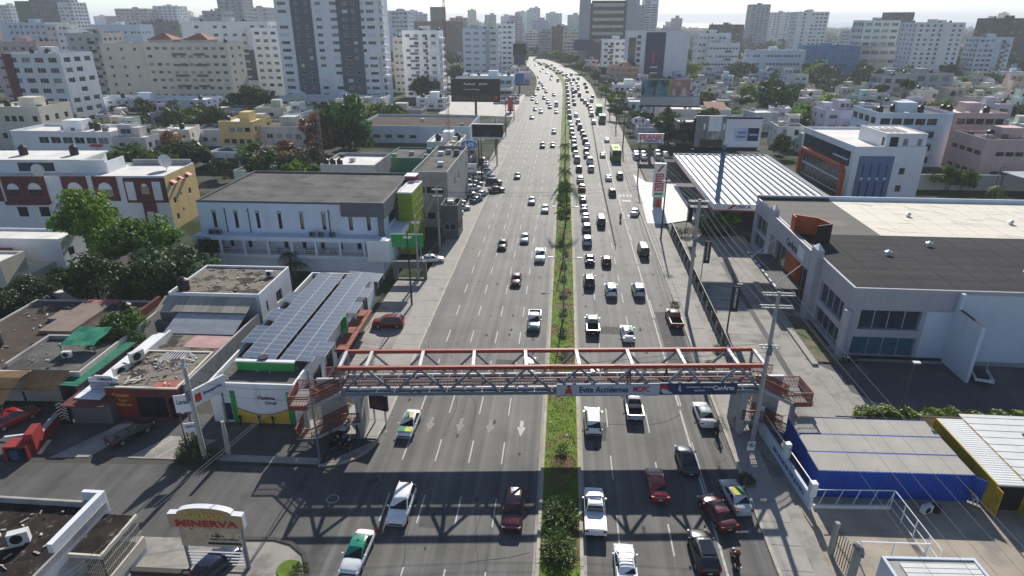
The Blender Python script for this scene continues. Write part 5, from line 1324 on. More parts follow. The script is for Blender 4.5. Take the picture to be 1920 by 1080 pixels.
for k in range(7): m.beam((R.uniform(-1, 1), R.uniform(-.8, .8), .05), (R.uniform(-1, 1), R.uniform(-.8, .8), .25), .12, .05)
m.obj('pieces', M_CREAM, t)
# kiosk with rounded sign
t = thing('kiosk', 'dark street kiosk with maroon roof and chevron shutters', 'kiosk', (-46.3, 47.3, 0), .03)
part(t, 'wall', M_DGREY, (0, 3.9, .6, 2.2, 0, 2.45)); part(t, 'roof', M_BRICK, (-.1, 4.0, -.4, 2.3, 2.45, 2.6)); part(t, 'blue_sheet', mat('tarp_blue', (.05, .12, .35), .7, .2, 1), (.5, 1.8, .9, 2.1, 2.6, 2.63))
m = MB()
for k in range(6): m.beam((-1.2, .3, .5 + k * .33), (-.7, .3, .8 + k * .33), .03, .09); m.beam((-.7, .3, .8 + k * .33), (-.2, .3, .5 + k * .33), .03, .09)
m.obj('chevron_shutter', M_CREAM, t); part(t, 'shutter_back', M_BLACK, (-1.3, -.1, .35, .5, 0, 2.6))
t = thing('shop_sign', 'rounded white cafe sign board standing behind the kiosk roof', 'sign', (-45.2, 49.6, 2.6), .03)
m = MB(); m.prism([(0, 0), (3, 0), (3, .12), (0, .12)], 0, 1.0); m.obj('lower_board', mat('lilac_board', (.32, .31, .38), .6, .15, 1), t)
m = MB(); q = [(0, 1.05), (0, 1.45), (.4, 1.55), (.7, 1.75), (2.3, 1.75), (2.6, 1.55), (3, 1.45), (3, 1.05)]
m.q([(x, -.02, z) for x, z in q]); m.q([(x, .14, z) for x, z in reversed(q)])
for (a, b), (c, d) in zip(q, q[1:] + q[:1]): m.q([(a, -.02, b), (a, .14, b), (c, .14, d), (c, -.02, d)])
m.obj('rounded_board', M_SIGNW, t); text('Cafetería', t, (1.7, -.05, 1.4), 1.5, .3, M_LETK)
# --- big brown-roofed restaurant hall
t = thing('hall_building', 'wide low hall with stained brown flat roof behind the thatched terrace', 'building', (-64.8, 50.6, 0), .05)
block(t, 0, 0, 17.2, 17.5, 3.3, M_BEIGE, M_ROOFB, {}, parapet=.22)
part(t, 'raised_slab', mat('brown_slab', (.20, .155, .13), .9, .2, .5), (6.8, 10.6, 8.5, 16.4, 3.33, 3.7), (5.6, 6.8, 11.6, 14, 3.33, 3.7)); part(t, 'red_edge', mat('pale_red', (.45, .16, .13), .9, .2, 1), (7, 11, 16.5, 17.2, 3.33, 3.72))
part(t, 'roof_kerb', M_CONC, (8.8, 9.1, 1, 7.2, 3.33, 3.8), (8.8, 14.5, 7.2, 7.5, 3.33, 3.8)); part(t, 'sunken_roof', M_ROOF, (9.12, 16.6, .6, 7.18, 3.33, 3.36))
part(t, 'rear_wall', M_BRICK, (15.9, 16.2, 12, 17.2, 3.33, 4.3))
tank(-62.3, 55.5, 3.55, 1.25, 'left one of two paired black water tanks on the brown roof'); tank(-60.6, 56.0, 3.55, 1.25, 'right one of two paired black water tanks on the brown roof'); tank(-51.3, 64.6, 3.55, 1.1, 'lone black water tank under the trees on the brown roof')
part(thing('fuel_can', 'red metal box lying on the brown roof below the tanks', 'box', (-58.6, 52.6, 3.45), .4), 'case', M_REDS, (-.6, .6, -.4, .4, 0, .7))
acunit(-57.3, 51.7, 3.45, .4, 'white condenser unit at the front edge of the brown roof'); acunit(-50.9, 54.2, 3.5, .2, 'white condenser unit beneath the green tarpaulin')
t = thing('tarpaulin', 'bright green tarpaulin roof stretched over the sunken part of the hall', 'tarpaulin', (-52.2, 55.0, 3.5), .05)
m = MB()
for i in range(6):
    for j in range(4):
        f = lambda a, b: (a * .62, b * .85, 1.0 + .12 * math.sin(a * 1.3) * math.sin(b * 1.7) + b * .12)
        m.q([f(i, j), f(i + 1, j), f(i + 1, j + 1), f(i, j + 1)])
m.obj('sheet', M_GREENR, t, smooth=True); part(t, 'frame', M_POLED, *[(x, x + .07, y, y + .07, -.1, 1.0) for x in (0, 3.6) for y in (0, 3.3)])
t = thing('canopy_strip', 'narrow green slatted canopy along the passage beside the hall', 'canopy', (0, 0, 0))
for k in range(22):
    y = 49.8 + k * .42; m = MB(); m.box(-48.5, -46.7, y, y + .36, 2.9, 2.96); m.obj('slat', M_GREENR, t)
part(t, 'rail', M_POLED, (-48.6, -48.5, 49.7, 59.2, 0, 3.0), (-46.7, -46.6, 49.7, 59.2, 2.8, 3.0))
# thatched terrace roof
t = thing('thatched_roof', 'palm thatched terrace roof on posts at the side street', 'roof', (-60, 45.8, 0), .06)
m = MB(); m.q([(0, 0, 2.7), (8.2, .2, 2.7), (8.2, 3.1, 3.9), (0, 3.1, 3.9)]); m.q([(8.2, 2.4, 2.75), (11.6, 2.4, 2.8), (12.1, 4.6, 3.9), (8.2, 4.6, 3.9)]); m.q([(0, 3.1, 3.9), (8.2, 3.1, 3.9), (8.2, 4.6, 3.9), (0, 5.5, 3)])
m.q([(0, 0, 2.6), (0, 3.1, 3.8), (8.2, 3.1, 3.8), (8.2, .2, 2.6)]); m.obj('thatch', M_THATCH, t)
part(t, 'post', M_POLED, *[(x, x + .14, y, y + .14, 0, 2.7) for x in (.3, 4, 7.9) for y in (.2, 3)])
# red walls and gate posts at the side street
t = thing('boundary_wall', 'low red boundary wall with pale louvred top beside the parking', 'wall', (0, 0, 0))
a, b = Vector((-47.0, 44.4, 0)), Vector((-48.4, 50.3, 0))
for k in range(6):
    p, q = a.lerp(b, k / 6), a.lerp(b, (k + 1) / 6); m = MB(); m.beam(p + Vector((0, 0, .45)), q + Vector((0, 0, .45)), .25, .9); m.obj('panel', M_REDW, t)
    m = MB(); m.beam(p + Vector((0, 0, 1.1)), q + Vector((0, 0, 1.1)), .5, .12); m.obj('coping', M_CONC, t)
t = thing('gate_post', 'thick red rectangular gate post at the end of the red wall', 'post', (-46.9, 43.9, 0), .3); part(t, 'shaft', M_REDW, (-.35, .35, -.9, .9, 0, 2.1)); part(t, 'foot', M_CREAM, (.35, .7, -1, 1, 0, .12))
t = thing('white_gate', 'white painted gate panel leaning beside the red gate post', 'gate', (-48.3, 43.9, 0), .3); part(t, 'panel', M_SIGNW, (-1.2, .6, -.1, .1, .1, 1.4)); part(t, 'rail', M_ALU, (-1.3, .7, -.14, -.1, .7, .8))
t = thing('rubbish_bay', 'red open rubbish bay with blue bin at the side street kerb', 'rubbish bay', (-48.3, 42.0, 0), .15)
part(t, 'roof', M_REDW, (0, 2.0, -.1, 1.3, 1.35, 1.5)); part(t, 'side', M_REDW, (0, .12, -.05, 1.3, 0, 1.35), (1.85, 2.0, -.05, 1.3, 0, 1.35)); part(t, 'back', M_DARK, (.12, 1.85, 1.2, 1.3, 0, 1.35)); part(t, 'blue_bin', mat('bin_blue', (.02, .06, .16), .6, .2, 1), (.4, 1.1, .0, .7, .02, 1.0))
# shop signs on the side street pole
t = thing('shop_sign', 'long white slanted shop sign board behind the side street pole', 'sign', (-33.2, 45.2, 0), 1.12)
part(t, 'board', M_SIGNW, (0, 4.6, -.1, .1, 3.6, 5.3)); text('Emergencias', t, (3.2, -.12, 4.5), 1.9, .4, M_LETB); part(t, 'emblem', M_REDS, (1.4, 2.0, -.13, -.1, 4.0, 4.8)); part(t, 'post', M_STEEL, (.5, .62, -.06, .06, 0, 3.6), (4.0, 4.12, -.06, .06, 0, 3.6))
for i, (z, w, h, tx) in enumerate(((4.9, 1.5, 1.7, 'Lavado'), (2.9, 1.1, .9, 'VENTA'))):
    t = thing('shop_sign', ['tall white sign with dark scrawl hung on the side street pole', 'small white square sign low on the side street pole'][i], 'sign', (-32.4 + i * .3, 43.5, 0), .3); part(t, 'board', M_SIGNW, (0, w, -.08, 0, z, z + h)); text(tx, t, (w / 2, -.1, z + h * .6), w * .75, h * .28, mat('letter_teal', (.03, .12, .18), .6, 0))
    part(t, 'bracket', M_POLED, (w - .1, w + .5, -.04, 0, z + h * .5, z + h * .5 + .06)); part(t, 'prop', M_POLED, (.1, .18, -.04, .04, 0, z))
# --- maroon and white apartment block
t = thing('apartment_block', 'three storey maroon and white apartment block with yellow end wall', 'building', (-112.0, 104.3, 0), .08)
block(t, 0, 0, 40.6, 11.5, 9.9, M_WHITE, M_ROOFW, {'E': [(1.6, 1.5, .9, 1.1, 'dark'), (4.2, 2.4, .5, .6, 'dark'), (1.6, 4.6, .9, 1.1, 'dark'), (4.4, 5.4, .5, .6, 'dark'), (7.6, 4.9, .9, 1.1, 'dark'), (1.7, 7.8, .9, 1.0, 'dark'), (4.6, 8.3, .5, .6, 'dark'), (7.6, 7.9, .9, 1.0, 'dark')]}, parapet=.25)
m = MB(); m.wall((40.63, -.02, 0), (0, 1, 0), 11.54, 10.16, [(q[0] - .02, q[1] - .02, q[2] + .08, q[3] + .04) for q in ((1.6, 1.5, .9, 1.1), (4.2, 2.4, .5, .6), (1.6, 4.6, .9, 1.1), (4.4, 5.4, .5, .6), (7.6, 4.9, .9, 1.1), (1.7, 7.8, .9, 1.0), (4.6, 8.3, .5, .6), (7.6, 7.9, .9, 1.0))], .025); m.obj('yellow_wall', M_YELL, t)
for z, y in ((8.9, 1.5), (9.0, 4.5), (9.0, 7.4)): 
    m = MB(); L = 1.2 if y != 4.5 else .7; m.q([(40.66, y, z), (40.66, y + L, z), (41.5, y + L, z - .45), (41.5, y, z - .45)]); m.q([(40.66, y, z), (41.5, y, z - .45), (40.66, y, z - .45)]); m.q([(40.66, y + L, z), (40.66, y + L, z - .45), (41.5, y + L, z - .45)]); m.obj('red_awning', M_REDS, t)
def arch_bay(x, w, z0, z1, proud=.35, arch=True):
    part(t, 'maroon_bay', M_BRICK, (x, x + w, -proud, -.01, z0, z1))
    if arch:
        m = MB(); r = w * .3; cx = x + w / 2; zc = z0 + (z1 - z0) * .48
        m.q([(cx + r * math.cos(a), -proud - .02, zc + r * math.sin(a)) for a in [PI - k * PI / 12 for k in range(13)]]); m.obj('arch_panel', M_SIGNW, t)
        part(t, 'bay_window', M_GLASS, (cx - r, cx + r, -proud - .02, -proud, zc - 1.2, zc - .05))
for x, w in ((11.2, 3.6), (14.9, 4.0), (22.0, 4.4), (27.6, 4.2)): arch_bay(x, w, 5.6, 10.1)
for x in (34.0, 37.5): part(t, 'white_pier', M_SIGNW, (x - .4 + (.0 if x < 36 else 1.3), x + 1.1 + (0 if x < 36 else 1.3), -.6, -.4, 5.8, 9.2))
part(t, 'maroon_bay', M_BRICK, (33.2, 40.5, -.4, -.01, 5.3, 9.8)); part(t, 'maroon_bay', M_BRICK, (35.8, 38, -.4, -.01, 0, 5.2))
m = MB(); m.q([(36.9 + .55 * math.cos(a), -.43, 8.3 + .55 * math.sin(a)) for a in [PI - k * PI / 10 for k in range(11)]]); m.obj('arch_panel', M_SIGNW, t); part(t, 'bay_window', M_GLASS, (36.2, 37.6, -.43, -.4, 6.9, 8.2)); part(t, 'bay_window', M_FRAME, (36.3, 37.5, -.43, -.4, 1.4, 3.6))
part(t, 'maroon_bay', M_BRICK, (2, 10.5, -.3, -.01, 5.5, 9.8), (4.4, 7, -.3, -.01, 0, 5.5)); part(t, 'white_pier', M_SIGNW, (2.6, 4.4, -.5, -.31, 6, 9.3), (7.4, 9.8, -.5, -.31, 5.8, 9.3)); part(t, 'bay_window', M_GLASS, (4.9, 6.6, -.33, -.31, 7, 8.9), (5, 6.4, -.33, -.31, 2.5, 4))
for x in (12.4, 16.4, 23.5, 29): part(t, 'lower_window', M_GLASS, (x, x + 1.8, -.05, -.01, 2.6, 4.4))
part(t, 'balcony', M_BRICK, (11.2, 19, -1.0, -.01, 5.0, 5.6)); part(t, 'penthouse_wall', M_WHITE, (0, 24, 3.2, 11.2, 9.95, 12.3)); part(t, 'penthouse_roof', M_ROOFW, (-.3, 24.5, 2.6, 11.4, 12.3, 12.55)); part(t, 'penthouse_window', M_GLASSB, (1, 8.6, 3.15, 3.19, 10.2, 11.8), (12.4, 19, 3.15, 3.19, 10.3, 11.9)); part(t, 'white_end_wall', M_SIGNW, (23, 28.6, 3.0, 3.3, 9.95, 12.4), (28.4, 28.7, 3.3, 9, 9.95, 12))
part(t, 'roof_wall', M_CONC, (29, 40.3, 10.9, 11.3, 9.95, 10.9))
for i, (x, y, z) in enumerate(((-101.5, 112.3, 12.6), (-92.0, 113.1, 12.6))): tank(x, y, z, 1.2, ['black water tank at the west end of the apartment penthouse roof', 'black water tank at the east end of the apartment penthouse roof'][i])
def dish(x, y, z, r, label, rz=0):
    t = thing('satellite_dish', label, 'satellite dish', (x, y, z), rz); m = MB(); n = 18; rings = []
    for j in range(4):
        q = r * j / 3; b = len(m.v); m.v += [(q * math.cos(6.283 * i / n), -.35 + q * q * .22 / r / r * r, r + .4 + q * math.sin(6.283 * i / n)) for i in range(n)]; rings.append(b)
    for a, b in zip(rings, rings[1:]):
        for i in range(n): k = (i + 1) % n; m.f.append((a + i, b + i, b + k, a + k)); m.m.append(0)
    m.obj('reflector', M_FRAME, t, smooth=True); m = MB(); m.tube([(0, 0, 0), (0, -.2, r)], .07, 6); m.tube([(0, -.3, r + .4), (0, -1.2, r + .6)], .03, 4); m.obj('mast', M_STEEL, t)
dish(-74.6, 113.5, 9.95, 1.25, 'large grey satellite dish on the yellow walled end of the apartments', .1); dish(-93, 104.8, 9.95, 1.1, 'grey satellite dish between the maroon arches of the apartments', .3)
# --- white house and lower house at the left edge
t = thing('house', 'white house with flat roof terrace below the maroon apartments', 'house', (-92, 86.2, 0), .03); block(t, 0, 0, 15.2, 5.2, 4.6, M_WHITE, M_ROOFW, {'E': [(1.2, 1.8, 1.3, 1.3, 'dark')]}, parapet=.4); part(t, 'terrace', M_CREAM, (6, 13.6, -6, -.02, 0, 1.3)); part(t, 'terracotta_roof', M_TILE, (3.5, 7.4, -3.4, -.2, 3.2, 3.5))
t = thing('house', 'cream house with one dark window under the leafy yard', 'house', (-92, 78.6, 0), .03); block(t, 0, 0, 11.9, 4.6, 3.7, M_CREAM, M_ROOFW, {'S': [(8.4, 1.2, 1.5, 1.6, 'dark')]}, parapet=.35)
t = thing('garden_shed', 'pale shed roof among the bushes behind the brown hall', 'shed', (-68.5, 72.5, 0), .05); block(t, 0, 0, 5.4, 3.6, 2.3, M_BEIGE, M_ROOFW, {}, parapet=.1)
# --- mossy roofed building and caged balcony, bottom left
t = thing('house', 'old house with black mossy flat roof at the corner lot', 'house', (-48, 21, 0), .0)
block(t, 0, 0, 16.2, 12.3, 3.75, mat('lilac_wall', (.45, .46, .50), .85, .15, .5, blotch=((.3, .3, .32), .6, .6, .8)), M_ROOFM, {'E': [(3.2, .6, 2.2, 1.9, 'bars')]}, parapet=.5, rim=M_CONC)
part(t, 'roof_shade_wall', M_WHITE, (14.5, 16.1, 12.32, 12.6, 3.2, 5.0), (15.7, 16.1, 7.5, 12.3, 4.28, 5.0)); part(t, 'front_parapet', M_CONC, (0, 7.6, 11.7, 12.1, 4.26, 4.6))
for a, b in (((2, 3, 3.83), (13, 8.5, 3.83)), ((6, .8, 3.83), (13.5, 5.6, 3.83))):
    m = MB(); m.beam(a, b, .12, .1); m.obj('roof_pipe', M_CREAM, t)
acunit(-35.3, 29.6, 3.8, .5, 'white condenser unit standing on the black mossy roof', 1.3)
t = thing('balcony_cage', 'corner balcony caged in pale bars with small mossy roof', 'balcony', (-31.75, 28.4, 0), 0)
part(t, 'roof', M_ROOFM, (0, 2.15, .9, 4.5, 3.35, 3.5)); part(t, 'roof_rim', M_CREAM, (2.15, 2.3, .85, 4.6, 3.25, 3.55), (0, 2.3, .75, .9, 3.25, 3.55)); part(t, 'floor', M_ROOFM, (0, 2.15, .9, 4.5, .9, 1.0)); part(t, 'parapet', M_CREAM, (2.15, 2.35, .7, 4.6, .6, 1.5), (0, 2.15, .7, .9, .6, 1.5)); part(t, 'base_wall', MATS['lilac_wall'], (0, 2.3, .75, 4.55, 0, .6))
part(t, 'door', M_DARK, (-.0, .05, 1.8, 2.9, 1.0, 3.1))
m = MB()
for k in range(26): y = .95 + k * .14; m.box(2.22, 2.25, y, y + .025, 1.5, 3.25)
for k in range(15): x = .1 + k * .14; m.box(x, x + .025, .79, .82, 1.5, 3.25)
for z in (2.0, 2.7): m.box(2.21, 2.26, .9, 4.55, z, z + .035); m.box(.05, 2.2, .78, .83, z, z + .035)
m.obj('bars', M_CREAM, t)
# --- party hall sign
t = thing('hall_sign', 'arched brown party hall sign with red lettering on two steel posts', 'sign', (-26.05, 31.9, 0), .03)
q = [(0, 4.0), (5.2, 4.0), (5.2, 5.15), (4.5, 5.2)] + [(2.6 + 1.95 * math.cos(a), 5.2 + .55 * math.sin(a)) for a in [k * PI / 12 for k in range(1, 12)]] + [(.7, 5.2), (0, 5.15)]
m = MB(); m.q([(x, -.32, z) for x, z in q], 0); m.q([(x, .1, z) for x, z in reversed(q)], 1)
for (a, b), (c, d) in zip(q, q[1:] + q[:1]): m.q([(a, -.34, b), (a, .1, b), (c, .1, d), (c, -.34, d)], 1)
m.obj('arched_box', [mat('sign_brown', (.46, .30, .17), .6, .12, 1), M_SIGNW], t)
text('MINERVA', t, (2.6, -.36, 4.36), 4.3, .55, M_REDS); text('Salón', t, (2.6, -.36, 5.15), 2.7, .6, M_GOLD)
part(t, 'picture_board', mat('poster_tan', (.55, .42, .28), .6, .35, 1.2, blotch=((.16, .10, .07), 1.8, .58, .66)), (.45, 4.75, -.12, 0, 2.2, 4.0)); part(t, 'board_frame', M_ALU, (.4, .45, -.14, .02, 2.2, 4.0), (4.75, 4.8, -.14, .02, 2.2, 4.0), (.4, 4.8, -.14, .02, 2.15, 2.2))
text('PUERTA', t, (3.1, -.13, 3.1), .9, .14, M_LETK); text('PUERTA DE HIERRO', t, (3.5, -.13, 2.82), 2.0, .14, M_LETK); part(t, 'dark_band', M_LETK, (2.3, 4.6, -.135, -.12, 2.35, 2.55))
part(t, 'post', M_STEEL, (.45, .6, -.1, .1, .1, 4.0)); part(t, 'post', M_STEEL, (4.65, 4.85, -.1, .1, .1, 4.0))
for i in range(5): part(t, 'rail', M_ALU, (.6, 4.65, -.05, .05, .35 + i * .28, .4 + i * .28))
t = thing('low_wall', 'dark low wall across the foot of the party hall sign', 'wall', (-29.3, 31.0, 0), .02); part(t, 'wall', M_POLED, (0, 4.2, -.2, .2, 0, .5))
# ================================================================== NEAR RIGHT
# --- tile showroom
t = thing('showroom', 'large grey tile clad showroom with dark and cream roof sections', 'building', (32.8, 67.4, 0), 0)
gw = [(9.0 + i * 1.9, 3.6, 1.7, 2.3, 'blue') for i in range(3)]
west = [(1.2 + i * 2.0, .5, 1.7, 2.3, 'blue') for i in range(5)]
m = MB(); HS = 8.4
m.wall((0, 0, 0), (1, 0, 0), 11.6, HS, [(1.3, 3.6, 6.6, 2.4), (1.0, .25, 7.0, 2.4)], .5)
m.wall((11.6, 0, 0), (1, 0, 0), 34, HS)
WL = 39.0   # west face, seen from the avenue; local a = distance from the far end
m.wall((0, WL, 0), (0, -1, 0), WL, HS, [(1.5, 1.2, 6.0, 2.2), (1.5, 4.0, 6.0, 2.4), (12.5, .3, 14.5, 5.6), (30.5, .4, 7.0, 2.4), (30.5, 3.6, 7.0, 2.5)], .4)
m.wall((45.6, WL, 0), (-1, 0, 0), 45.6, HS); m.wall((45.6, 0, 0), (0, 1, 0), WL, HS)
m.obj('wall', M_CLAD, t)
for q, mt in (((1.3, 7.9, .52, .56, 3.6, 6.0), M_GLASSB), ((1.0, 8.0, .52, .56, .25, 2.65), M_TEALG)): part(t, 'glazing', mt, q)
for a0, z0, w, h in ((1.5, 1.2, 6, 2.2), (1.5, 4.0, 6, 2.4), (12.5, .3, 14.5, 5.6), (30.5, .4, 7, 2.4), (30.5, 3.6, 7, 2.5)):
    part(t, 'glazing', M_GLASSB, (.42, .46, WL - a0 - w, WL - a0, z0, z0 + h))
    n = max(2, round(w / 1.8))
    for i in range(1, n): part(t, 'mullion', M_ALU, (.34, .42, WL - a0 - w * i / n - .04, WL - a0 - w * i / n + .04, z0, z0 + h))
for x in (3.0, 4.6, 6.3): part(t, 'mullion', M_ALU, (x, x + .07, .42, .52, 3.6, 6.0), (x, x + .07, .42, .52, .25, 2.65))
jm = mat('tile_joint', (.22, .21, .23), .8, 0)
m = MB()                               # tile joints of the cladding band
for k in range(6): m.box(0, 11.55, -.006, -.002, 6.15 + k * .38, 6.165 + k * .38); m.box(-.006, -.002, .02, WL - .02, 6.15 + k * .38, 6.165 + k * .38)
for k in range(19): m.box(.6 * k + .2, .6 * k + .212, -.006, -.002, 6.1, HS)
for k in range(64): m.box(-.006, -.002, .6 * k + .2, .6 * k + .212, 6.1, HS)
m.obj('tile_joints', jm, t)
part(t, 'pale_wall_panel', M_BLUEW, (8.4, 11.5, -.04, -.01, 0, 6.05)); part(t, 'pale_wall_panel', M_BLUEW, (11.62, 21.0, -.06, -.01, 0, 8.2)); part(t, 'pale_wall_panel', M_BLUEW, (21.03, 30, -.06, -.01, 0, 8.2)); part(t, 'pale_wall_panel', M_BLUEW, (30.03, 45.6, -.06, -.01, 0, 8.2))
m = MB(); m.cyl(-.1, -.1, 0, 6.0, .42, n=16); m.obj('corner_column', M_CLAD, t, smooth=False)
for y in (9.5, 27.5): part(t, 'pylon', M_CLAD, (-.7, .1, y, y + 2.0, 0, 9.6))
for y in (9.5, 27.5):
    m = MB(); m.q([(-.7, y, 9.6), (.1, y, 9.6), (.1, y + 2, 9.6), (-.7, y + 2, 9.6)]); m.q([(-.7, y, 9.6), (.1, y, 9.6), (-.3, y + 1, 10.3)]); m.q([(.1, y, 9.6), (.1, y + 2, 9.6), (-.3, y + 1, 10.3)]); m.q([(.1, y + 2, 9.6), (-.7, y + 2, 9.6), (-.3, y + 1, 10.3)]); m.q([(-.7, y + 2, 9.6), (-.7, y, 9.6), (-.3, y + 1, 10.3)]); m.obj('pylon_cap', M_SIGNW, t)
part(t, 'entrance_fascia', M_CLAD, (-.75, -.42, 11.6, 27.4, 6.2, 8.9)); text('CerArte', t, (-.78, 18.2, 7.3), 4.2, 1.1, M_LETK, rz=-PI / 2); part(t, 'white_plaque', M_SIGNW, (-.79, -.76, 13.4, 15.6, 6.7, 8.3))
part(t, 'orange_panel', M_ORANGE, (-.45, .35, 16.2, 20.5, .6, 6.0))
for a, b in (((-.3, 21.0), (-.3, 19.6)), ((-.3, 21.0), (2.6, 19.4)), ((2.6, 19.4), (3.4, 16.6))):
    m = MB(); m.beam((*a, 9.7), (*b, 9.7), .18, 2.6); m.obj('orange_screen', M_ORANGE, t)
m = MB(); m.beam((3.4, 16.6, 9.7), (1.2, 15.6, 9.7), .18, 2.6); m.obj('dark_screen', M_BLACK, t)
part(t, 'entrance_canopy', M_LOTD, (-4.2, -.8, 11.8, 25.5, 3.2, 3.45))
for k in range(8): 
    m = MB(); m.beam((-4.1, 12.2 + k * 1.85, 3.5), (-4.1, 13.3 + k * 1.85, 3.5), .2, .12); m.obj('canopy_tooth', M_SIGNW, t)
for y in (13, 24): 
    m = MB(); m.tube([(-4.1, y, 3.4), (-.6, y + .3, 6.6)], .06, 6); m.obj('tie_rod', M_ALU, t)
part(t, 'roof_dark', M_ROOFD, (.25, 45.4, .25, 20.0, HS - .1, HS + .03)); part(t, 'roof_khaki', M_ROOFG, (.25, 11.6, 20.02, 38.8, HS - .1, HS + .05)); part(t, 'roof_cream', M_ROOFC, (11.62, 45.4, 20.02, 38.8, HS - .1, HS + .08))
for k in range(26): x0 = R.uniform(1, 40); part(t, 'roof_patch', mat('roof_patch', (.05, .05, .053), .9, .2, 1, spec=.05), (x0, x0 + R.uniform(1.5, 6), 1 + k * .72, 1.28 + k * .72, HS + .03, HS + .04))
m = MB()
for k in range(34):
    x0 = R.uniform(12, 42); y0 = R.uniform(21, 38)
    if R.random() < .5: m.box(x0, x0 + R.uniform(.5, 3.4), y0, y0 + .05, HS + .08, HS + .088)
    else: m.beam((x0, y0, HS + .085), (x0 + R.uniform(1, 3.5), y0 - R.uniform(.6, 3), HS + .085), .07, .01)
m.obj('roof_cracks', M_POLED, t)
for k in range(12): part(t, 'roof_seam', mat('roof_seam_dark', (.035, .035, .036), .9, 0, spec=.05), (.3 + k * 3.8, .36 + k * 3.8, .3, 19.9, HS + .03, HS + .045))
for k in range(9): part(t, 'roof_seam', mat('cream_seam', (.5, .46, .38), .9, .2, 1), (15 + k * 3.5, 15.05 + k * 3.5, 20.2, 38.7, HS + .08, HS + .095))
for x, y in ((9, 12), (22, 6), (31, 15), (16, 16), (38, 9), (20, 30), (33, 27)):
    m = MB(); m.cyl(x, y, HS, HS + .5, .3, .3, 10); m.cyl(x, y, HS + .5, HS + .7, .45, .1, 10); m.obj('roof_vent', M_ALU, t)
part(t, 'ponding_stain', mat('stain', (.06, .058, .055), .7, .4, .5), (5, 9, 24, 27, HS + .05, HS + .056)); part(t, 'parapet', M_BLUEW, (.0, 45.6, 38.8, 39.1, HS, HS + .7)); part(t, 'parapet', M_BLACK, (.2, 11.4, 38.4, 38.75, HS, HS + .5)); part(t, 'parapet', M_CLAD, (-.02, .24, .0, 38.8, HS, HS + .28), (.24, 45.6, -.02, .22, HS, HS + .25))
part(t, 'raised_walk', M_WALK, (-3.9, -3.2, -2.5, 22, 0, .28)); part(t, 'planter_bed', M_EARTH, (-3.2, -.8, -1.8, 10, 0, .2))
part(t, 'plinth', M_BLACK, (.05, 11.5, -.3, -.03, 0, .25)); text('CBS', t, (5.9, .4, 1.6), .9, .32, M_LETB)
t = thing('fin_wall', 'free standing white fin wall projecting from the showroom side', 'wall', (44.0, 62.4, 0), 0)
part(t, 'slab', M_BLUEW, (0, .35, 0, 4.94, 0, 6.7)); part(t, 'pilaster', M_BLUEW, (0, .35, 4.3, 4.94, 6.7, 8.5)); part(t, 'top_edge', M_BLACK, (.0, .36, .0, 4.2, 6.7, 6.73))
t = thing('trailer', 'small open white trailer parked behind the fin wall', 'trailer', (46.0, 63.2, 0), -.3)
part(t, 'bed', M_SIGNW, (-.8, .8, -1.4, 1.4, .5, .62)); part(t, 'side_board', M_SIGNW, (-.85, -.8, -1.4, 1.4, .5, .85), (.8, .85, -1.4, 1.4, .5, .85)); part(t, 'load', M_BLACK, (-.6, .5, -.9, .9, .62, .85)); part(t, 'rack', M_ALU, (-.8, -.74, 1.3, 1.36, .85, 1.7), (.7, .76, 1.3, 1.36, .85, 1.7), (-.8, .76, 1.3, 1.36, 1.64, 1.7))
for s in (-1, 1): link('wheel', wheel_me(.3, .18), t, (s * .78, -.2, .3))
car('suv', 58.3, 64.0, 1.4, 'black', 'black car parked in the shade by the showroom side wall', z=.03)
g = G(1590, 682); motorbike(g.x, g.y, 1.4, (.4, .4, .4), 'white motorbike parked by the showroom corner column')
# fence along the car park
t = thing('car_park_fence', 'dark grey car park wall topped with railings along the right pavement', 'fence', (0, 0, 0))
for k in range(18):
    y = 56.5 + k * 3.1; x = 19.5 + .012 * (y - 56)
    m = MB(); m.box(x, x + .2, y, y + 3.06, 0, .9); m.obj('wall_panel', M_DGREY, t)
    railing(t, (x + .1, y, .85), (x + .1, y + 3.0, .85), 1.3, .2, 'railing', M_BLACK)
    part(t, 'pillar', M_CONC, (x - .08, x + .28, y - .15, y + .12, 0, 1.7))
# hedge rows
def hedge(x0, x1, y0, y1, h, col, label, n=2600, seed=3):
    r = random.Random(seed); m = MB()
    for k in range(n):
        f = r.random(); x = r.uniform(x0, x1); y = r.uniform(y0, y1); top = h * (.8 + .2 * math.sin(x * 2.1) * math.cos(y * 1.3 + x))
        z = top * r.uniform(.15, 1.05); L = r.uniform(.08, .2); a = r.random() * 6.28; b = r.uniform(-.6, .9)
        d = Vector((math.cos(a) * math.cos(b), math.sin(a) * math.cos(b), math.sin(b))) * L; e = Vector((-math.sin(a), math.cos(a), r.uniform(-.3, .3))) * L * .5; p = Vector((x, y, z))
        m.q([p - d, p - e, p + d, p + e])
    t = thing('hedge', label, 'hedge', (0, 0, 0)); o = m.obj('foliage', M_LEAF, t); o.color = (*col, 1)
    part(t, 'stems', M_BARK, *[(x0 + (x1 - x0) * i / 8, x0 + (x1 - x0) * i / 8 + .06, (y0 + y1) / 2, (y0 + y1) / 2 + .06, 0, h * .7) for i in range(1, 8)])
hedge(29.3, 47, 53.9, 55.2, 1.6, (.19, .25, .03), 'sunlit clipped hedge along the back of the container yard', 10000)
hedge(20.3, 31, 110.6, 112.0, 1.9, (.03, .055, .015), 'dark hedge between showroom car park and fuel station', 2400, 4)
t = thing('boundary_wall', 'grey block wall behind the yellow containers', 'wall', (0, 0, 0))
for k in range(6): part(t, 'panel', M_CONC, (34.6 + k * 3, 37.57 + k * 3, 53.2, 53.4, 0, 1.4))
part(t, 'coping', M_POLED, (27, 34.5, 53.4, 53.5, .9, 1.0), (34.6, 52.6, 53.15, 53.45, 1.4, 1.48))
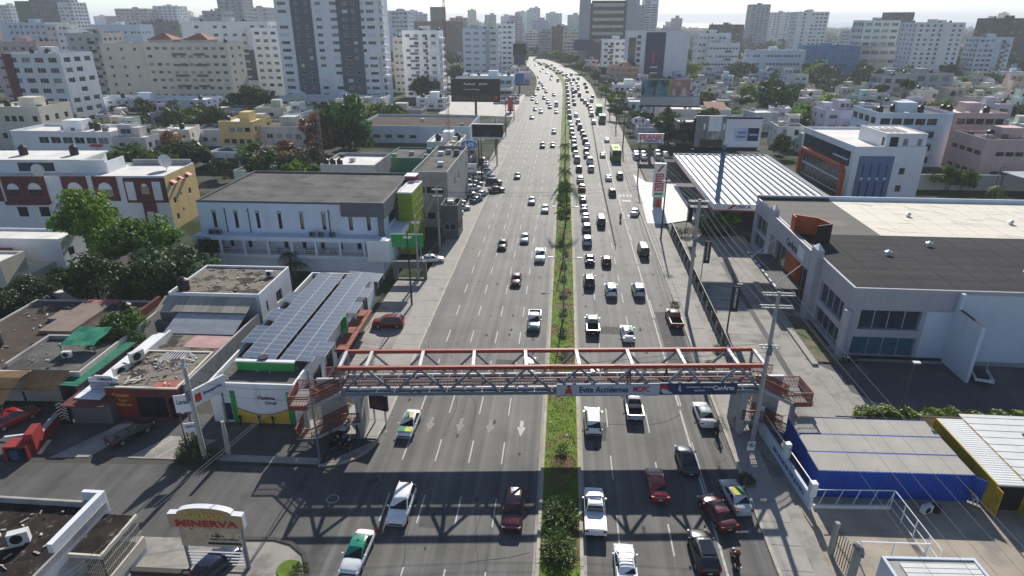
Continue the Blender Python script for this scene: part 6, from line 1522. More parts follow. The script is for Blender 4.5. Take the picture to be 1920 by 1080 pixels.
# --- containers
def container(label, x, y, L, Wd, h, rz, mt, roofmt, doors=None, group=None, ribdir='x', open_end=False):
    t = thing('shipping_container', label, 'container', (x, y, 0), rz, group); m = MB(); n = int(L / .28)
    for s_, yy in ((1, 0), (-1, Wd)):
        for i in range(n):
            a, b = L * i / n, L * (i + 1) / n; q = (b - a) / 4; d = .035 * s_
            P = [(a, yy), (a + q, yy), (a + 1.5 * q, yy + d), (a + 3 * q, yy + d), (b, yy)]
            for (x0, y0), (x1, y1) in zip(P, P[1:]):
                c = [(x0, y0, .12), (x1, y1, .12), (x1, y1, h - .1), (x0, y0, h - .1)]; m.q(c if s_ > 0 else c[::-1])
    m.q([(0, Wd, .12), (0, 0, .12), (0, 0, h - .1), (0, Wd, h - .1)]); m.q([(L, 0, .12), (L, Wd, .12), (L, Wd, h - .1), (L, 0, h - .1)]) if not open_end else None
    m.obj('side_walls', mt, t)
    r_ = MB(); k = int(L / .3)
    for i in range(k):
        a, b = L * i / k, L * (i + 1) / k; c = (a + b) / 2
        r_.q([(a, .06, h), (c - .03, .06, h + .028), (c - .03, Wd - .06, h + .028), (a, Wd - .06, h)]); r_.q([(c - .03, .06, h + .028), (b, .06, h), (b, Wd - .06, h), (c - .03, Wd - .06, h + .028)])
    r_.box(0, L, 0, Wd, h - .12, h - .02); r_.obj('roof', roofmt, t)
    part(t, 'frame', mt, (-.02, L + .02, -.02, .06, 0, .14), (-.02, L + .02, Wd - .06, Wd + .02, 0, .14), (-.02, L + .02, -.025, .06, h - .12, h), (-.02, L + .02, Wd - .06, Wd + .025, h - .12, h), (-.03, .1, -.03, .1, .14, h - .12), (L - .1, L + .03, -.03, .1, .14, h - .12), (-.03, .1, Wd - .1, Wd + .03, .14, h - .12), (L - .1, L + .03, Wd - .1, Wd + .03, .14, h - .12))
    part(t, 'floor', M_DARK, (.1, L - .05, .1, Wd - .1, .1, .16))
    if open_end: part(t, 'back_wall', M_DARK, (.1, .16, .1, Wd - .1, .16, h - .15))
    return t
for i in range(3):
    t = container(['blue shipping container facing the yard entrance, grey corrugated roof', 'middle blue shipping container of the row of three', 'rear blue shipping container of the row of three'][i], 21.4, 42.95 + i * 2.5, 12.2, 2.44, 2.62, .03, M_CBLUE, M_CROOF)
    if i == 0:
        m = MB(); m.beam((12.25, .05, 1.3), (12.9, -.5, 1.3), .07, 2.3); m.obj('open_door', M_CBLUE, t)
t = container('yellow shipping container with white roof and open doors', 37.0, 42.3, 9.0, 2.3, 2.6, PI / 2, M_CYEL, mat('white_tin', (.62, .62, .60), .6, .12, .6))
part(t, 'open_door', M_CYEL, (-1.0, .0, -.08, .0, .15, 2.5), (-.8, .0, 2.3, 2.38, .15, 2.5)); part(t, 'mouth_shade_sheet', M_DARK, (-.035, -.02, .15, 2.15, .2, 2.45))  # near-black sheet on the closed end stands in for the shaded inside
t = container('second yellow container under a wide white tin roof', 43.6, 43.4, 9.0, 2.3, 2.4, PI / 2, M_CYEL, MATS['white_tin']); part(t, 'mouth_shade_sheet', M_DARK, (-.035, -.02, .15, 2.15, .2, 2.25))  # dark sheet again paints the shade of an open end
t = thing('lean_to_roof', 'white corrugated lean-to roof beside the yellow containers', 'roof', (37.1, 43.2, 0)); 
for k in range(18): part(t, 'roof_sheet', MATS['white_tin'], (0, 7, .5 * k, .5 * k + .47, 2.55 - .0, 2.6 + .03 * (k % 2)))
part(t, 'post', M_STEEL, *[(x, x + .1, y, y + .1, 0, 2.55) for x in (3.6, 6.85) for y in (0, 8.6)])
part(thing('roof_hatch', 'dark solar hatch lying on the white corrugated roof', 'hatch', (42.0, 48.8, 2.66)), 'plate', M_BLACK, (-1.2, 1.2, -.5, .5, 0, .08))
# white frontage wall with lettering, gate rails
t = thing('frontage_wall', 'white low frontage wall with dark lettering beside the right pavement', 'wall', (20.55, 41.3, 0), rad(96.2))
part(t, 'wall', M_BLUEW, (0, 11.2, -.12, .12, 0, 1.35)); part(t, 'rail', M_ALU, (0, 11.2, -.04, .04, 2.3, 2.4))
for i, x in enumerate((.2, 5.0, 10.8)): part(t, 'pillar', M_SIGNW, (x - .25, x + .25, -.25, .25, 1.35, 2.75 if i else 2.6))
text('ESTACION DE JUNIO', t, (4.0, .14, .75), 6.0, .55, M_LETB, rz=PI)
t = thing('sliding_gate', 'white steel sliding gate frame across the container yard', 'gate', (20.9, 41.6, 0), .06)
part(t, 'base_beam', M_FRAME, (0, 6.1, -.1, .1, 0, .3)); part(t, 'top_rail', M_SIGNW, (0, 6.1, -.03, .03, 1.78, 1.84))
m = MB()
for i in range(5): m.beam((.4 + i * 1.35, 0, .35), (.75 + i * 1.35, 0, 1.78), .04, .04)
m.obj('braces', M_SIGNW, t)
t = thing('sliding_gate', 'white gate frame running towards the lower wall, open tubes', 'gate', (27.0, 42.0, 0), rad(-90 + 3))
for z in (.2, 1.0, 1.8): part(t, 'rail', M_SIGNW, (0, 6.2, -.03, .03, z, z + .055))
for x in (0, 1.6, 3.2, 4.8, 6.1): part(t, 'post', M_SIGNW, (x, x + .06, -.032, .032, 0, 1.85))
t = thing('sliding_gate', 'thin white gate rail across the foot of the yard', 'gate', (22.2, 36.5, 0), .04); part(t, 'rail', M_SIGNW, (0, 4.9, -.04, .04, 1.5, 1.6)); part(t, 'post', M_SIGNW, (.0, .1, -.05, .05, 0, 1.5), (2.4, 2.5, -.05, .05, 0, 1.5), (4.8, 4.9, -.05, .05, 0, 1.5))
t = thing('ornate_gate', 'tall grey ornamental gate leaf with rounded head by the pavement', 'gate', (20.8, 34.2, 0), rad(97)); 
part(t, 'post', M_CONC, (-.2, .2, -.2, .2, 0, 3.1), (2.5, 2.8, -.15, .15, 0, 2.9)); m = MB()
for k in range(8): m.beam((.3 + k * .28, 0, .1), (.3 + k * .28, 0, 2.7), .04, .04)
for k in range(7): m.tube([(.4 + k * .28 + .12 * math.cos(a), 0, 1.4 + .12 * math.sin(a)) for a in [j * .7 for j in range(10)]], .02, 4)
m.obj('bars', M_BLACK, t); m = MB(); m.tube([(.0 + .5 * math.cos(a), 0, 2.9 + .5 * math.sin(a)) for a in [j * PI / 8 for j in range(9)]], .16, 6); m.obj('rounded_head', M_CONC, t)
t = thing('gate_house', 'small gate house with white ribbed roof at the yard entrance', 'building', (22.6, 29.6, 0), .05)
block(t, 0, 0, 6.2, 4.6, 2.5, M_BLUEW, M_CONC, {}, parapet=.12)
for k in range(9): part(t, 'roof_sheet', MATS['white_tin'], (.9, 5.9, .3 + k * .42, .66 + k * .42, 2.56, 2.62))
g = G(1735, 962); acunit(g.x, g.y, .02, .4, 'white appliance left on the yard floor before the blue container', 1.0)
m = MB(); m.cyl(0, 0, 0, .5, .35, n=12); tag(m.obj('storage_drum', M_TANK, None, (g.x + .9, g.y + .3, .02)), 'black drum standing beside the white appliance', 'drum')
# --- fuel station
t = thing('fuel_station_canopy', 'wide white ribbed fuel station canopy with red and blue fascia', 'canopy', (27.0, 110.8, 0), 0)
CW, CL = 22.0, 46.0
for k in range(16):
    m = MB(); x0 = CW * k / 16; x1 = CW * (k + 1) / 16; zz = 5.9
    m.q([(x0, 0, zz), (x1 - .45, 0, zz), (x1 - .45, CL, zz), (x0, CL, zz)]); m.q([(x1 - .45, 0, zz), (x1 - .28, 0, zz + .28), (x1 - .28, CL, zz + .28), (x1 - .45, CL, zz)]); m.q([(x1 - .28, 0, zz + .28), (x1, 0, zz + .0), (x1, CL, zz + .0), (x1 - .28, CL, zz + .28)])
    m.obj('roof_sheet', M_RIB if k % 5 else mat('pale_ribbed', (.6, .62, .64), .45, .08, .5, metal=.2), t)
for k in range(16): part(t, 'rib_shade_strip', M_GREYW, (CW * (k + 1) / 16 - .62, CW * (k + 1) / 16 - .27, .05, CL - .05, 5.92, 6.2 + .0 * k))  # grey strips beside each rib, colour standing in for shade between the ribs
part(t, 'fascia', M_SIGNW, (0, CW, -.1, 0, 5.0, 6.25), (-.1, 0, -.1, CL, 5.0, 6.25), (0, CW, CL, CL + .1, 5, 6.25), (CW, CW + .1, -.1, CL, 5, 6.25)); part(t, 'fascia_stripe', M_REDS, (0, CW, -.115, -.1, 5.02, 5.2), (-.115, -.1, 0, CL, 5.02, 5.2)); part(t, 'soffit', M_FRAME, (.02, CW - .02, .02, CL - .02, 5.0, 5.06))
text('UNICA', t, (5.0, -.13, 5.75), 2.6, .6, M_LETB); m = MB(); m.q([(2.2, -.13, 5.35), (2.9, -.13, 5.35), (3.9, -.13, 6.15), (3.2, -.13, 6.15)]); m.obj('red_emblem', M_REDS, t)
for x in (5, 17):
    for y in (6, 17, 28, 39): part(t, 'column', M_SIGNW, (x - .25, x + .25, y - .25, y + .25, 0, 5.0))
for i in range(6):
    x, y = (5, 17)[i % 2], 8 + (i // 2) * 12; p = thing('fuel_pump', 'fuel pump on its island beneath the ribbed canopy', 'fuel pump', (27 + x, 110.8 + y, 0), 0, 'pumps beneath the canopy'); part(p, 'cabinet', M_REDS, (-.5, .5, -.3, .3, .2, 1.9)); part(p, 'island', M_CONC, (-1, 1, -2, 2, 0, .2))
t = thing('station_shop', 'low dark shop and wall behind the fuel station canopy', 'building', (25.5, 158.5, 0)); block(t, 0, 0, 24, 6, 3.4, M_DGREY, M_ROOF, {}, parapet=.4)
t = thing('price_pylon', 'fuel price pylon with red price rows and green foot panel', 'sign', (18.9, 130.5, 0)); part(t, 'pylon', M_SIGNW, (0, 2.4, -.3, .3, 2.2, 9.2)); part(t, 'foot', M_CONC, (.3, 2.1, -.25, .25, 0, 2.2))
for i, tx in enumerate(('210.30', '195.50', '176.40', '89')): part(t, 'price_row', M_REDS, (.35, 2.05, -.33, -.3, 6.3 - i * .95, 7.1 - i * .95)); text(tx, t, (1.2, -.35, 6.7 - i * .95), 1.2, .4, M_LETW)
part(t, 'green_row', M_SIGNG, (.35, 2.05, -.33, -.3, 2.6, 3.1)); m = MB(); m.q([(.5, -.33, 7.5), (1.1, -.33, 7.5), (2.0, -.33, 8.8), (1.4, -.33, 8.8)]); m.obj('red_emblem', M_REDS, t); part(t, 'pump_sign', M_REDS, (1.0, 1.9, -.8, -.5, .0, 1.6))
# bathroom billboard on its tall column
t = thing('billboard', 'double bathroom billboard on a tall blue steel column', 'billboard', (28.2, 114.0, 0), .02)
m = MB(); m.cyl(0, 0, 0, 16.0, .5, .42, 14); m.obj('column', M_POLEB, t, smooth=True); part(t, 'catwalk', M_POLED, (-5.6, 6.0, -.8, .3, 15.0, 15.2)); part(t, 'truss', M_POLED, (-5.2, 5.6, -.3, .3, 15.2, 15.6))
part(t, 'picture_panel', mat('bath_picture', (.20, .195, .19), .6, .5, .6, streak=(.6, 1, .25), blotch=((.42, .42, .42), .5, .52, .6)), (-5.4, -.2, -.25, .15, 15.6, 20.9)); part(t, 'plain_panel', mat('panel_grey', (.62, .64, .68), .6, .05, 1), (-.2, 5.9, -.2, .15, 15.6, 20.4)); part(t, 'panel_edge', M_BLACK, (-5.65, -5.4, -.3, .2, 15.4, 20.6), (-.2, 5.9, .15, .3, 20.4, 20.7))
part(t, 'blue_field', mat('field_blue', (.42, .50, .66), .6, .05, 1), (1.4, 3.6, -.23, -.2, 16.7, 18.9)); part(t, 'navy_field', M_NAVY, (3.65, 5.5, -.235, -.2, 16.7, 18.9)); text('BAÑO', t, (2.75, -.25, 18.1), 1.4, .5, M_LETB); text('MI', t, (1.7, -.25, 18.1), .4, .4, M_FRAME); text('ES BUENO', t, (2.6, -.25, 17.4), 1.5, .4, M_LETB); text('CerArte', t, (4.55, -.26, 17.8), 1.5, .45, M_LETW)
m = MB(); m.tube([(-2.2 + .0, -.3, 16.9), (-2.2, -.3, 17.3)], .55, 14, r1=.8); m.obj('basin_picture', M_SIGNW, t).scale = (1, .2, 1)
part(t, 'mirror_picture', M_SIGNW, (-3.2, -1.0, -.28, -.25, 18.3, 20.9)); part(t, 'counter_picture', M_BROWNW, (-4.4, -.5, -.27, -.25, 15.7, 16.9)); part(t, 'lamp_picture', M_LETW, (-4.0, -3.7, -.28, -.25, 18.6, 19.6), (-.6, -.35, -.28, -.25, 18.6, 19.6))
# --- white building with orange frame
t = thing('office_building', 'modern white office with orange ribbon frame and blue slotted panel', 'building', (62.4, 141.2, 0), .05)
wn = [(10.2, 1.4, 1.3, 1.5, 'slide'), (10.2, 5.2, 1.3, 1.5, 'slide'), (10.2, 9.2, 1.3, 1.6, 'slide'), (13.2, 9.2, 1.0, 1.6, 'slide')]
block(t, 0, 0, 15, 27.5, 10.6, M_WHITE, M_ROOFW, {'S': [q for q in wn if q[1] < 8]}, parapet=.6)
block(t, 6.5, .8, 8.5, 12, 3.0, M_WHITE, M_ROOFW, {'S': [(3.6, .6, 1.1, 1.6, 'slide'), (6.6, .6, 1.0, 1.6, 'slide'), (.8, .2, 1.8, 2.3, 'dark')], 'W': [(10.2, .6, 1.3, 1.7, 'dark')]}, parapet=.25, z0=10.6, roofname='upper_roof')
part(t, 'skylight', M_BLACK, *[(7 + i * 1.4, 7.5 + i * 1.4, 3, 9, 13.87, 13.92) for i in range(4)])
part(t, 'blue_panel', mat('slate_blue', (.10, .17, .30), .5, .1, .5), (1.2, 8.6, -.12, -.01, 0, 9.2))
for i in range(4): part(t, 'slot', mat('slot_blue', (.02, .05, .14), .3, 0), (2.3 + i * 1.65, 2.6 + i * 1.65, -.15, -.12, 4.6, 7.4), (2.25 + i * 1.65, 2.65 + i * 1.65, -.15, -.12, .2, 3.6)); part(t, 'slot_light', M_LETW, (2.25 + i * 1.65, 2.7 + i * 1.65, -.17, -.15, 4.1, 4.6))
part(t, 'upper_glazing', M_GLASSB, (-.06, -.01, 1.5, 26.5, 6.6, 9.8)); part(t, 'lower_glazing', M_GLASSB, (-.06, -.01, 3, 25, .4, 5.8)); part(t, 'floor_band', M_SIGNW, (-.5, -.07, 3.4, 24.6, 3.0, 3.4)); part(t, 'awning', M_SIGNW, (-.5, -.07, 2, 9, 7.9, 8.1))
m = MB()
for a, b in (((-.5, 2.6, 0), (-.5, 2.6, 5.4)), ((-.5, 2.6, 5.4), (-.5, 3.6, 6.3)), ((-.5, 3.6, 6.3), (-.5, 24.6, 6.3)), ((-.5, 24.6, 6.3), (-.5, 25.6, 5.4)), ((-.5, 25.6, 5.4), (-.5, 25.6, 0))): m.beam(a, b, .9, .75)
m.obj('orange_frame', M_ORANGE, t)
m = MB()
for z in range(1, 14): m.box(.02, 15, -.006, -.002, z * .8, z * .8 + .015)
m.obj('siding_lines', M_GREYW, t)
for i in range(14): part(t, 'mullion', M_ALU, (-.1, -.06, 3 + i * 1.7, 3.08 + i * 1.7, .4, 5.8))
t = thing('compound_wall', 'long pale compound wall behind the modern white office', 'wall', (78, 150, 0), .02)
for k in range(12): part(t, 'panel', M_BEIGE, (k * 4, k * 4 + 3.96, 0, .3, 0, 3.6))
t = thing('open_shed', 'open blue framed shed at the right edge behind the showroom', 'shed', (98, 138, 0), .1); part(t, 'roof', M_TIN, (0, 16, 0, 9, 5, 5.2)); part(t, 'frame', M_POLEB, *[(x, x + .3, y, y + .3, 0, 5) for x in (.2, 8, 15) for y in (.2, 8.5)]); part(t, 'panel', M_POLEB, (0, 7, -.1, 0, 3.2, 5.2))
for i, (px, py) in enumerate(((1770, 362), (1862, 364))): flood(px, py, 6, ['pale lamp post among shrubs behind the showroom roof', 'pale lamp post beside the blue framed shed'][i], .8)
# ================================================================== MIDDLE DISTANCE AND SKYLINE
def place(px0, px1, py, Y):
    """World x-range and height of something seen between two columns with its top at row py, standing at depth Y."""
    a, b = VY(px0, py, Y), VY(px1, py, Y); return a.x, b.x, (a.z + b.z) / 2
def bld(label, px0, px1, pt, Y, d, wall, roof=M_ROOF, fl=5, cols=6, ww=1.6, wh=1.2, side=None, indiv=False, cat='building', name='apartment_block', group=None, rz=0, parapet=.7, extra=None, sidecols=4, tanks=1, skip=.06, kind='slide', gap=0):
    x0, x1, h = place(px0, px1, pt, Y); w = x1 - x0; h -= parapet
    t = thing(name, label, cat, (x0, Y, 0), rz, group); fh = h / fl
    S_ = grid(w, fl, fh, cols, min(ww, w / cols * .8), min(wh, fh * .62), fh * .3, .6, .6, 0, skip, kind, seed=int(abs(x0)))
    sd = side or ('E' if x0 < 0 else 'W')
    E_ = grid(d, fl, fh, sidecols, min(ww, d / sidecols * .7), min(wh, fh * .62), fh * .3, .6, .6, 0, .1, kind, seed=int(Y))
    block(t, 0, 0, w, d, h, wall, roof, {'S': S_, sd: E_}, indiv, parapet, .2)
    r = random.Random(int(Y * 7 + px0))
    if tanks and w > 14 and fl > 3 and r.random() < .7:
        for q in range(r.choice([1, 2])):
            a = r.uniform(.05, .7) * w; bw = min(r.uniform(3, 6), w - a - .3)
            for f in range(1, fl): part(t, 'balcony', wall if r.random() < .8 else M_SIGNW, (a, a + bw, -1.1, -.01, f * fh - .1, f * fh + .8))
    for q in range(r.randrange(2, 6)):
        a, b = r.uniform(.5, max(.6, w - 1.5)), r.uniform(.5, d - 1.5); part(t, 'roof_unit', r.choice([M_ACU, M_CONC, M_DGREY]), (a, a + 1.1, b, b + .9, h + .04, h + r.uniform(.6, 1.2)))
    if tanks:
        part(t, 'stair_head', wall, (w * .4, w * .4 + min(5, w * .3), d * .4, d * .4 + 4, h + .03, h + 2.6))
        for k in range(tanks + 1): tank(r.uniform(1, max(1.2, w - 1)), r.uniform(1.5, d * .8), h + .03, 1.3, parent=t)
    return t, w, h, fh
def stripes(t, mt, name, w, h, *xs):
    for a, b in xs: part(t, name, mt, (a, b, -.12, -.01, 0, h))
def slabs(t, w, h, fl, mt, x0, x1, proj=1.0, side='S', d=0):
    fh = h / fl
    for f in range(1, fl):
        if side == 'S': part(t, 'balcony', mt, (x0, x1, -proj, -.01, f * fh - .1, f * fh + .75))
        else: part(t, 'balcony', mt, (w + .01, w + proj, x0, x1, f * fh - .1, f * fh + .75))
# --- the tall grey and white tower
x0, x1, h = place(510, 706, -16, 290); w = x1 - x0
t = thing('residential_tower', 'tall white residential tower with two slate grey vertical panels', 'tower', (x0, 290, 0), .0)
FL = 15; fh = h / FL; hs = []
for f in range(FL):
    for cx, ww in ((3.4, 4.0), (10.2, 1.5), (14.8, 1.6), (20.2, 2.6), (27.4, 3.4), (32.6, 2.4), (36.6, 1.6), (40.6, 1.6), (44.2, 3.6)):
        cx = cx * w / 48; ww = ww * w / 48
        if (f * 7 + int(cx)) % 11 == 3: continue
        hs.append((cx - ww / 2, f * fh + fh * .32, ww, fh * .42, 'shut' if (f * 5 + int(cx * 3)) % 9 == 0 else 'slide'))
es = [(1.2, f * fh + fh * .25, 5.5, fh * .55, 'slide') for f in range(FL)]
block(t, 0, 0, w, 16, h, M_WHITE, M_ROOF, {'S': hs, 'E': es}, True, .9, .25)
def panelcut(a, b, mt):                # cladding panel cut round the windows
    m = MB(); m.wall((a, -.1, 0), (1, 0, 0), b - a, h * .955, [(q[0] - a - .05, q[1] - .05, q[2] + .1, q[3] + .1) for q in hs if q[0] > a and q[0] + q[2] < b], .09); m.obj('grey_panel', mt, t)
slate = mat('slate_panel', (.13, .135, .15), .8, .08, .3); panelcut(w * .155, w * .36, slate); panelcut(w * .60, w * .83, slate)
for f in range(1, FL): part(t, 'balcony', M_WHITE, (w + .02, w + 2.0, .8, 7.2, f * fh - .1, f * fh + .8))
x0, x1, h2 = place(520, 718, 186, 272)
t = thing('podium_building', 'white two storey podium with dark windows at the foot of the grey panelled tower', 'building', (x0, 272, 0)); ww_ = x1 - x0
block(t, 0, 0, ww_, 12, h2, M_WHITE, M_ROOFW, {'S': [(2 + i * 4.2, h2 * .5, 2.3, 1.4, 'dark') for i in range(int(ww_ / 4.4))]}, True, .6)
for x in (7, ww_ * .58):
    m = MB(); m.prism([(x, 0), (x + 4.5, 0), (x + 4.5, 3), (x, 3)], h2, h2 + 2.2); m.q([(x, 0, h2 + 2.2), (x + 4.5, 0, h2 + 2.2), (x + 2.25, 1.5, h2 + 3.6)]); m.q([(x + 4.5, 3, h2 + 2.2), (x, 3, h2 + 2.2), (x + 2.25, 1.5, h2 + 3.6)]); m.q([(x, 3, h2 + 2.2), (x, 0, h2 + 2.2), (x + 2.25, 1.5, h2 + 3.6)]); m.q([(x + 4.5, 0, h2 + 2.2), (x + 4.5, 3, h2 + 2.2), (x + 2.25, 1.5, h2 + 3.6)]); m.obj('gabled_turret', M_WHITE, t)
# lattice masts
def mast(px, pyb, Yh, label, mt=M_FRAME, wd=.5):
    g = G(px, pyb); t = thing('lattice_mast', label, 'mast', (g.x, g.y, 0)); m = MB(); n = int(Yh / 1.5)
    for a in ((-wd, -wd), (wd, -wd), (0, wd)): m.tube([(a[0], a[1], 0), (a[0] * .5, a[1] * .5, Yh)], .05, 4)
    m.obj('legs', mt, t); m = MB()
    for i in range(n):
        s0, s1 = 1 - .5 * i / n, 1 - .5 * (i + 1) / n; z0, z1 = Yh * i / n, Yh * (i + 1) / n; P = [(-wd, -wd), (wd, -wd), (0, wd)]
        for a, b in zip(P, P[1:] + P[:1]): m.tube([(a[0] * s0, a[1] * s0, z0), (b[0] * s1, b[1] * s1, z1)], .03, 3)
    m.obj('lattice', mt, t)
mast(843, 300, 46, 'thin red and white lattice mast behind the long grey shop', mat('mast_red', (.4, .2, .18), .6, .4, .15), .45); mast(608, 320, 16, 'pale lattice mast rising behind the white office block', M_POLE, .5); mast(722, 235, 24, 'grey antenna mast at the foot of the grey panelled tower', M_STEEL, .7)
# --- hand placed buildings: label, px left, px right, top row, Y, depth, wall, roof, floors, cols ...
B = M_BEIGE
t, w, h, fh = bld('white eight storey block with rows of windows beyond the billboard with the dark poster', 753, 822, 57, 328, 14, M_WHITE, M_ROOF, 9, 4, 2.2, 1.4, indiv=True, sidecols=3); slabs(t, w, h, 9, M_DGREY, w * .2, w * .42, .5); slabs(t, w, h, 9, M_WHITE, 1, 12, 1.4, 'E')
bld('narrow beige block tucked behind the white eight storey block', 735, 757, 70, 350, 14, B, fl=8, cols=2)
t, w, h, fh = bld('white office with grey stair strip and side balconies up the avenue', 867, 934, 54, 430, 16, M_BLUEW, M_ROOF, 8, 4, 3.4, 1.3, sidecols=4); stripes(t, M_GREYW, 'stair_strip', w, h, (w * .64, w * .76)); slabs(t, w, h, 8, M_CREAM, w * .84, w, .8)
t, w, h, fh = bld('tall pale block behind the white office with grey stair strip', 930, 962, 44, 470, 18, M_WHITE, M_ROOF, 10, 3, 2.4, 1.3)
t, w, h, fh = bld('cream nine storey block with plain window-dotted wall and canopied balconies', 266, 424, 80, 282, 15, M_CREAM, M_ROOF, 8, 10, 2.0, 1.3, indiv=True, sidecols=2); slabs(t, w, h, 6, M_DGREY, w * .34, w * .50, .9); slabs(t, w, h, 6, M_DGREY, w * .60, w * .72, .9)
for xx in (w * .02, w * .45): 
    m = MB(); m.q([(xx, 2, h + 1.8), (xx + 12, 2, h + 1.8), (xx + 6, 7, h + 4.6)]); m.q([(xx + 12, 2, h + 1.8), (xx + 12, 12, h + 1.8), (xx + 6, 7, h + 4.6)]); m.q([(xx + 12, 12, h + 1.8), (xx, 12, h + 1.8), (xx + 6, 7, h + 4.6)]); m.q([(xx, 12, h + 1.8), (xx, 2, h + 1.8), (xx + 6, 7, h + 4.6)]); m.obj('tiled_hip_roof', M_TILE, t); part(t, 'roof_pavilion', M_CREAM, (xx + .6, xx + 11.4, 2.6, 11.4, h + .05, h + 1.85))
bld('plain cream slab with few small windows adjoining the nine storey block', 185, 264, 80, 284, 13, M_CREAM, M_ROOF, 7, 3, 1.3, 1.3, indiv=True, tanks=0, skip=.2)
bld('older beige block with narrow side behind the plain cream slab', 122, 188, 62, 300, 16, B, M_ROOF, 8, 4)
t, w, h, fh = bld('white apartment block with dark brown stair strip and grilled windows', 4, 110, 100, 225, 17, M_WHITE, M_ROOF, 7, 4, 3.2, 1.7, indiv=True, sidecols=3); stripes(t, M_BRICK, 'brown_strip', w, h + .6, (w * -.02, w * .15))
t, w, h, fh = bld('long white four storey block with recessed balconies behind the palms', 150, 384, 186, 245, 14, M_BLUEW, M_ROOFW, 4, 15, 1.6, 1.3, indiv=True, sidecols=3); slabs(t, w, h, 4, M_WHITE, w * .43, w * .52, .8); slabs(t, w, h, 4, M_WHITE, w * .57, w * .66, .8)
t, w, h, fh = bld('white and slate block with stepped top storeys behind the cream nine storey block', 338, 500, 40, 345, 20, M_WHITE, M_ROOF, 9, 9, 2.2, 1.4, sidecols=4); part(t, 'slate_cladding', slate, (w * .3, w * .97, -.1, -.3, h * .18, h * .62), (w * .3, w * .97, -.3, -.1, h * .02, h * .1))
bld('white slab block with ribbon of balconies left of the tall grey panelled tower', 470, 520, 52, 330, 16, M_WHITE, M_ROOF, 9, 3, 2.4, 1.4, tanks=0)
bld('white ten storey block with small windows on the far left', 0, 84, 42, 385, 20, M_BLUEW, M_ROOF, 10, 8, 1.8, 1.4); bld('cream faced block attached to the far left white block', 84, 104, 46, 384, 18, M_CREAM, M_ROOF, 10, 2, 1.6, 1.4, tanks=0); bld('small white block stepping down from the cream faced block', 104, 126, 55, 383, 14, M_WHITE, M_ROOF, 8, 2)
t, w, h, fh = bld('pink block with red tiled roof and white awnings at the left edge', -20, 66, 78, 300, 14, M_PINK, M_TILE, 6, 5, 2.2, 1.3); slabs(t, w, h, 6, M_SIGNW, w * .3, w * .9, 1.0)
t, w, h, fh = bld('cream three storey house with dark windows and green awning at the left edge', -30, 70, 200, 165, 12, M_CREAM, M_ROOFW, 3, 7, 1.4, 1.5, indiv=True, name='house', kind='dark', sidecols=3)
t, w, h, fh = bld('white low apartment block with red awning above the maroon apartments', 18, 205, 246, 150, 12, M_WHITE, M_ROOFW, 3, 8, 3.0, 1.6, indiv=True); part(t, 'red_awning', M_REDS, (w * .80, w * .90, -1.2, -.02, h * .72, h * .76))
bld('ochre two storey house with flat beige roof', 408, 472, 228, 172, 12, M_YELL, M_ROOFW, 3, 4, 1.6, 1.4, indiv=True, name='house'); bld('weathered beige house beside the ochre house', 473, 570, 237, 176, 13, B, M_ROOF, 2, 5, 1.8, 1.4, indiv=True, name='house')
bld('low white shop with awning below the ochre house', 392, 500, 285, 158, 9, M_WHITE, M_ROOF, 1, 4, 3, 1.8, indiv=True, name='shop_building', tanks=0, kind='dark'); bld('pale blue bungalow with grey roof among the palms', 352, 428, 243, 190, 12, M_BLUEW, M_ROOF, 1, 4, 1.6, 1.4, indiv=True, name='house', tanks=0)
bld('small white flat roofed villa with dark windows beside the dark billboard', 780, 836, 183, 283, 10, M_WHITE, M_ROOFW, 2, 3, 2.2, 1.6, indiv=True, name='house'); bld('dull brown wall block behind the small white villa', 700, 790, 205, 262, 10, B, M_ROOF, 1, 5, name='shop_building')
t, w, h, fh = bld('long pale blue grey shop with small high windows and brown roof', 667, 880, 236, 200, 26, M_BLUEW, M_ROOFB, 1, 9, 2.3, 1.2, indiv=True, name='shop_building', tanks=0, kind='blue')
bld('dark roofed workshop with green front beside the long grey shop', 722, 828, 296, 143, 13, mat('green_front', (.05, .20, .12), .8, .2, .4), M_ROOF, 1, 3, 2, 1, indiv=True, name='workshop', tanks=0, parapet=.4)
bld('grey walled annex with white roof behind the white office block', 600, 702, 309, 128, 13, M_CONC, M_ROOFW, 1, 6, 1.4, 1.2, indiv=True, name='annex_building', tanks=0)
for i in range(3): tank(-50 + i * 1.5, 130.5, 7.6, 1.0, 'black water tank on the white annex roof', 'tanks on the white annex roof')
bld('grey concrete workshop with pale avenue front behind the lime stair tower', 772, 838, 322, 113, 26, M_CONC, M_ROOF, 2, 3, 1.6, 1.4, indiv=True, name='workshop', tanks=0, sidecols=5)
bld('navy shop with flat concrete roof at the left pavement', 846, 882, 296, 154, 10, M_NAVY, M_ROOF, 1, 2, 2.5, 2, indiv=True, name='shop_building', tanks=0, kind='dark'); bld('yellow gabled shop between the navy shop and the workshop', 828, 846, 280, 158, 12, M_YELL, M_ROOFB, 1, 1, 2, 2, indiv=True, name='shop_building', tanks=0)
bld('low white annex with red roof clutter behind the navy shop', 800, 862, 266, 172, 12, M_WHITE, M_ROOFW, 1, 4, name='shop_building', tanks=3)
bld('small grey gate lodge at the end of the parking row', 826, 858, 385, 106, 5, M_DGREY, M_ROOFD, 1, 2, 1.5, 1.2, indiv=True, name='gate_lodge', tanks=0)
t, w, h, fh = bld('car dealer building with cream canopy fascia up the left pavement', 880, 962, 142, 335, 18, M_BLUEW, M_ROOFW, 2, 6, 3.0, 1.8, name='dealer_building'); part(t, 'canopy', M_CREAM, (w * .3, w * 1.0, -9, -.02, 3.6, 5.0)); part(t, 'canopy_band', M_NAVY, (w * .3, w, -9.1, -9.02, 3.2, 3.6))
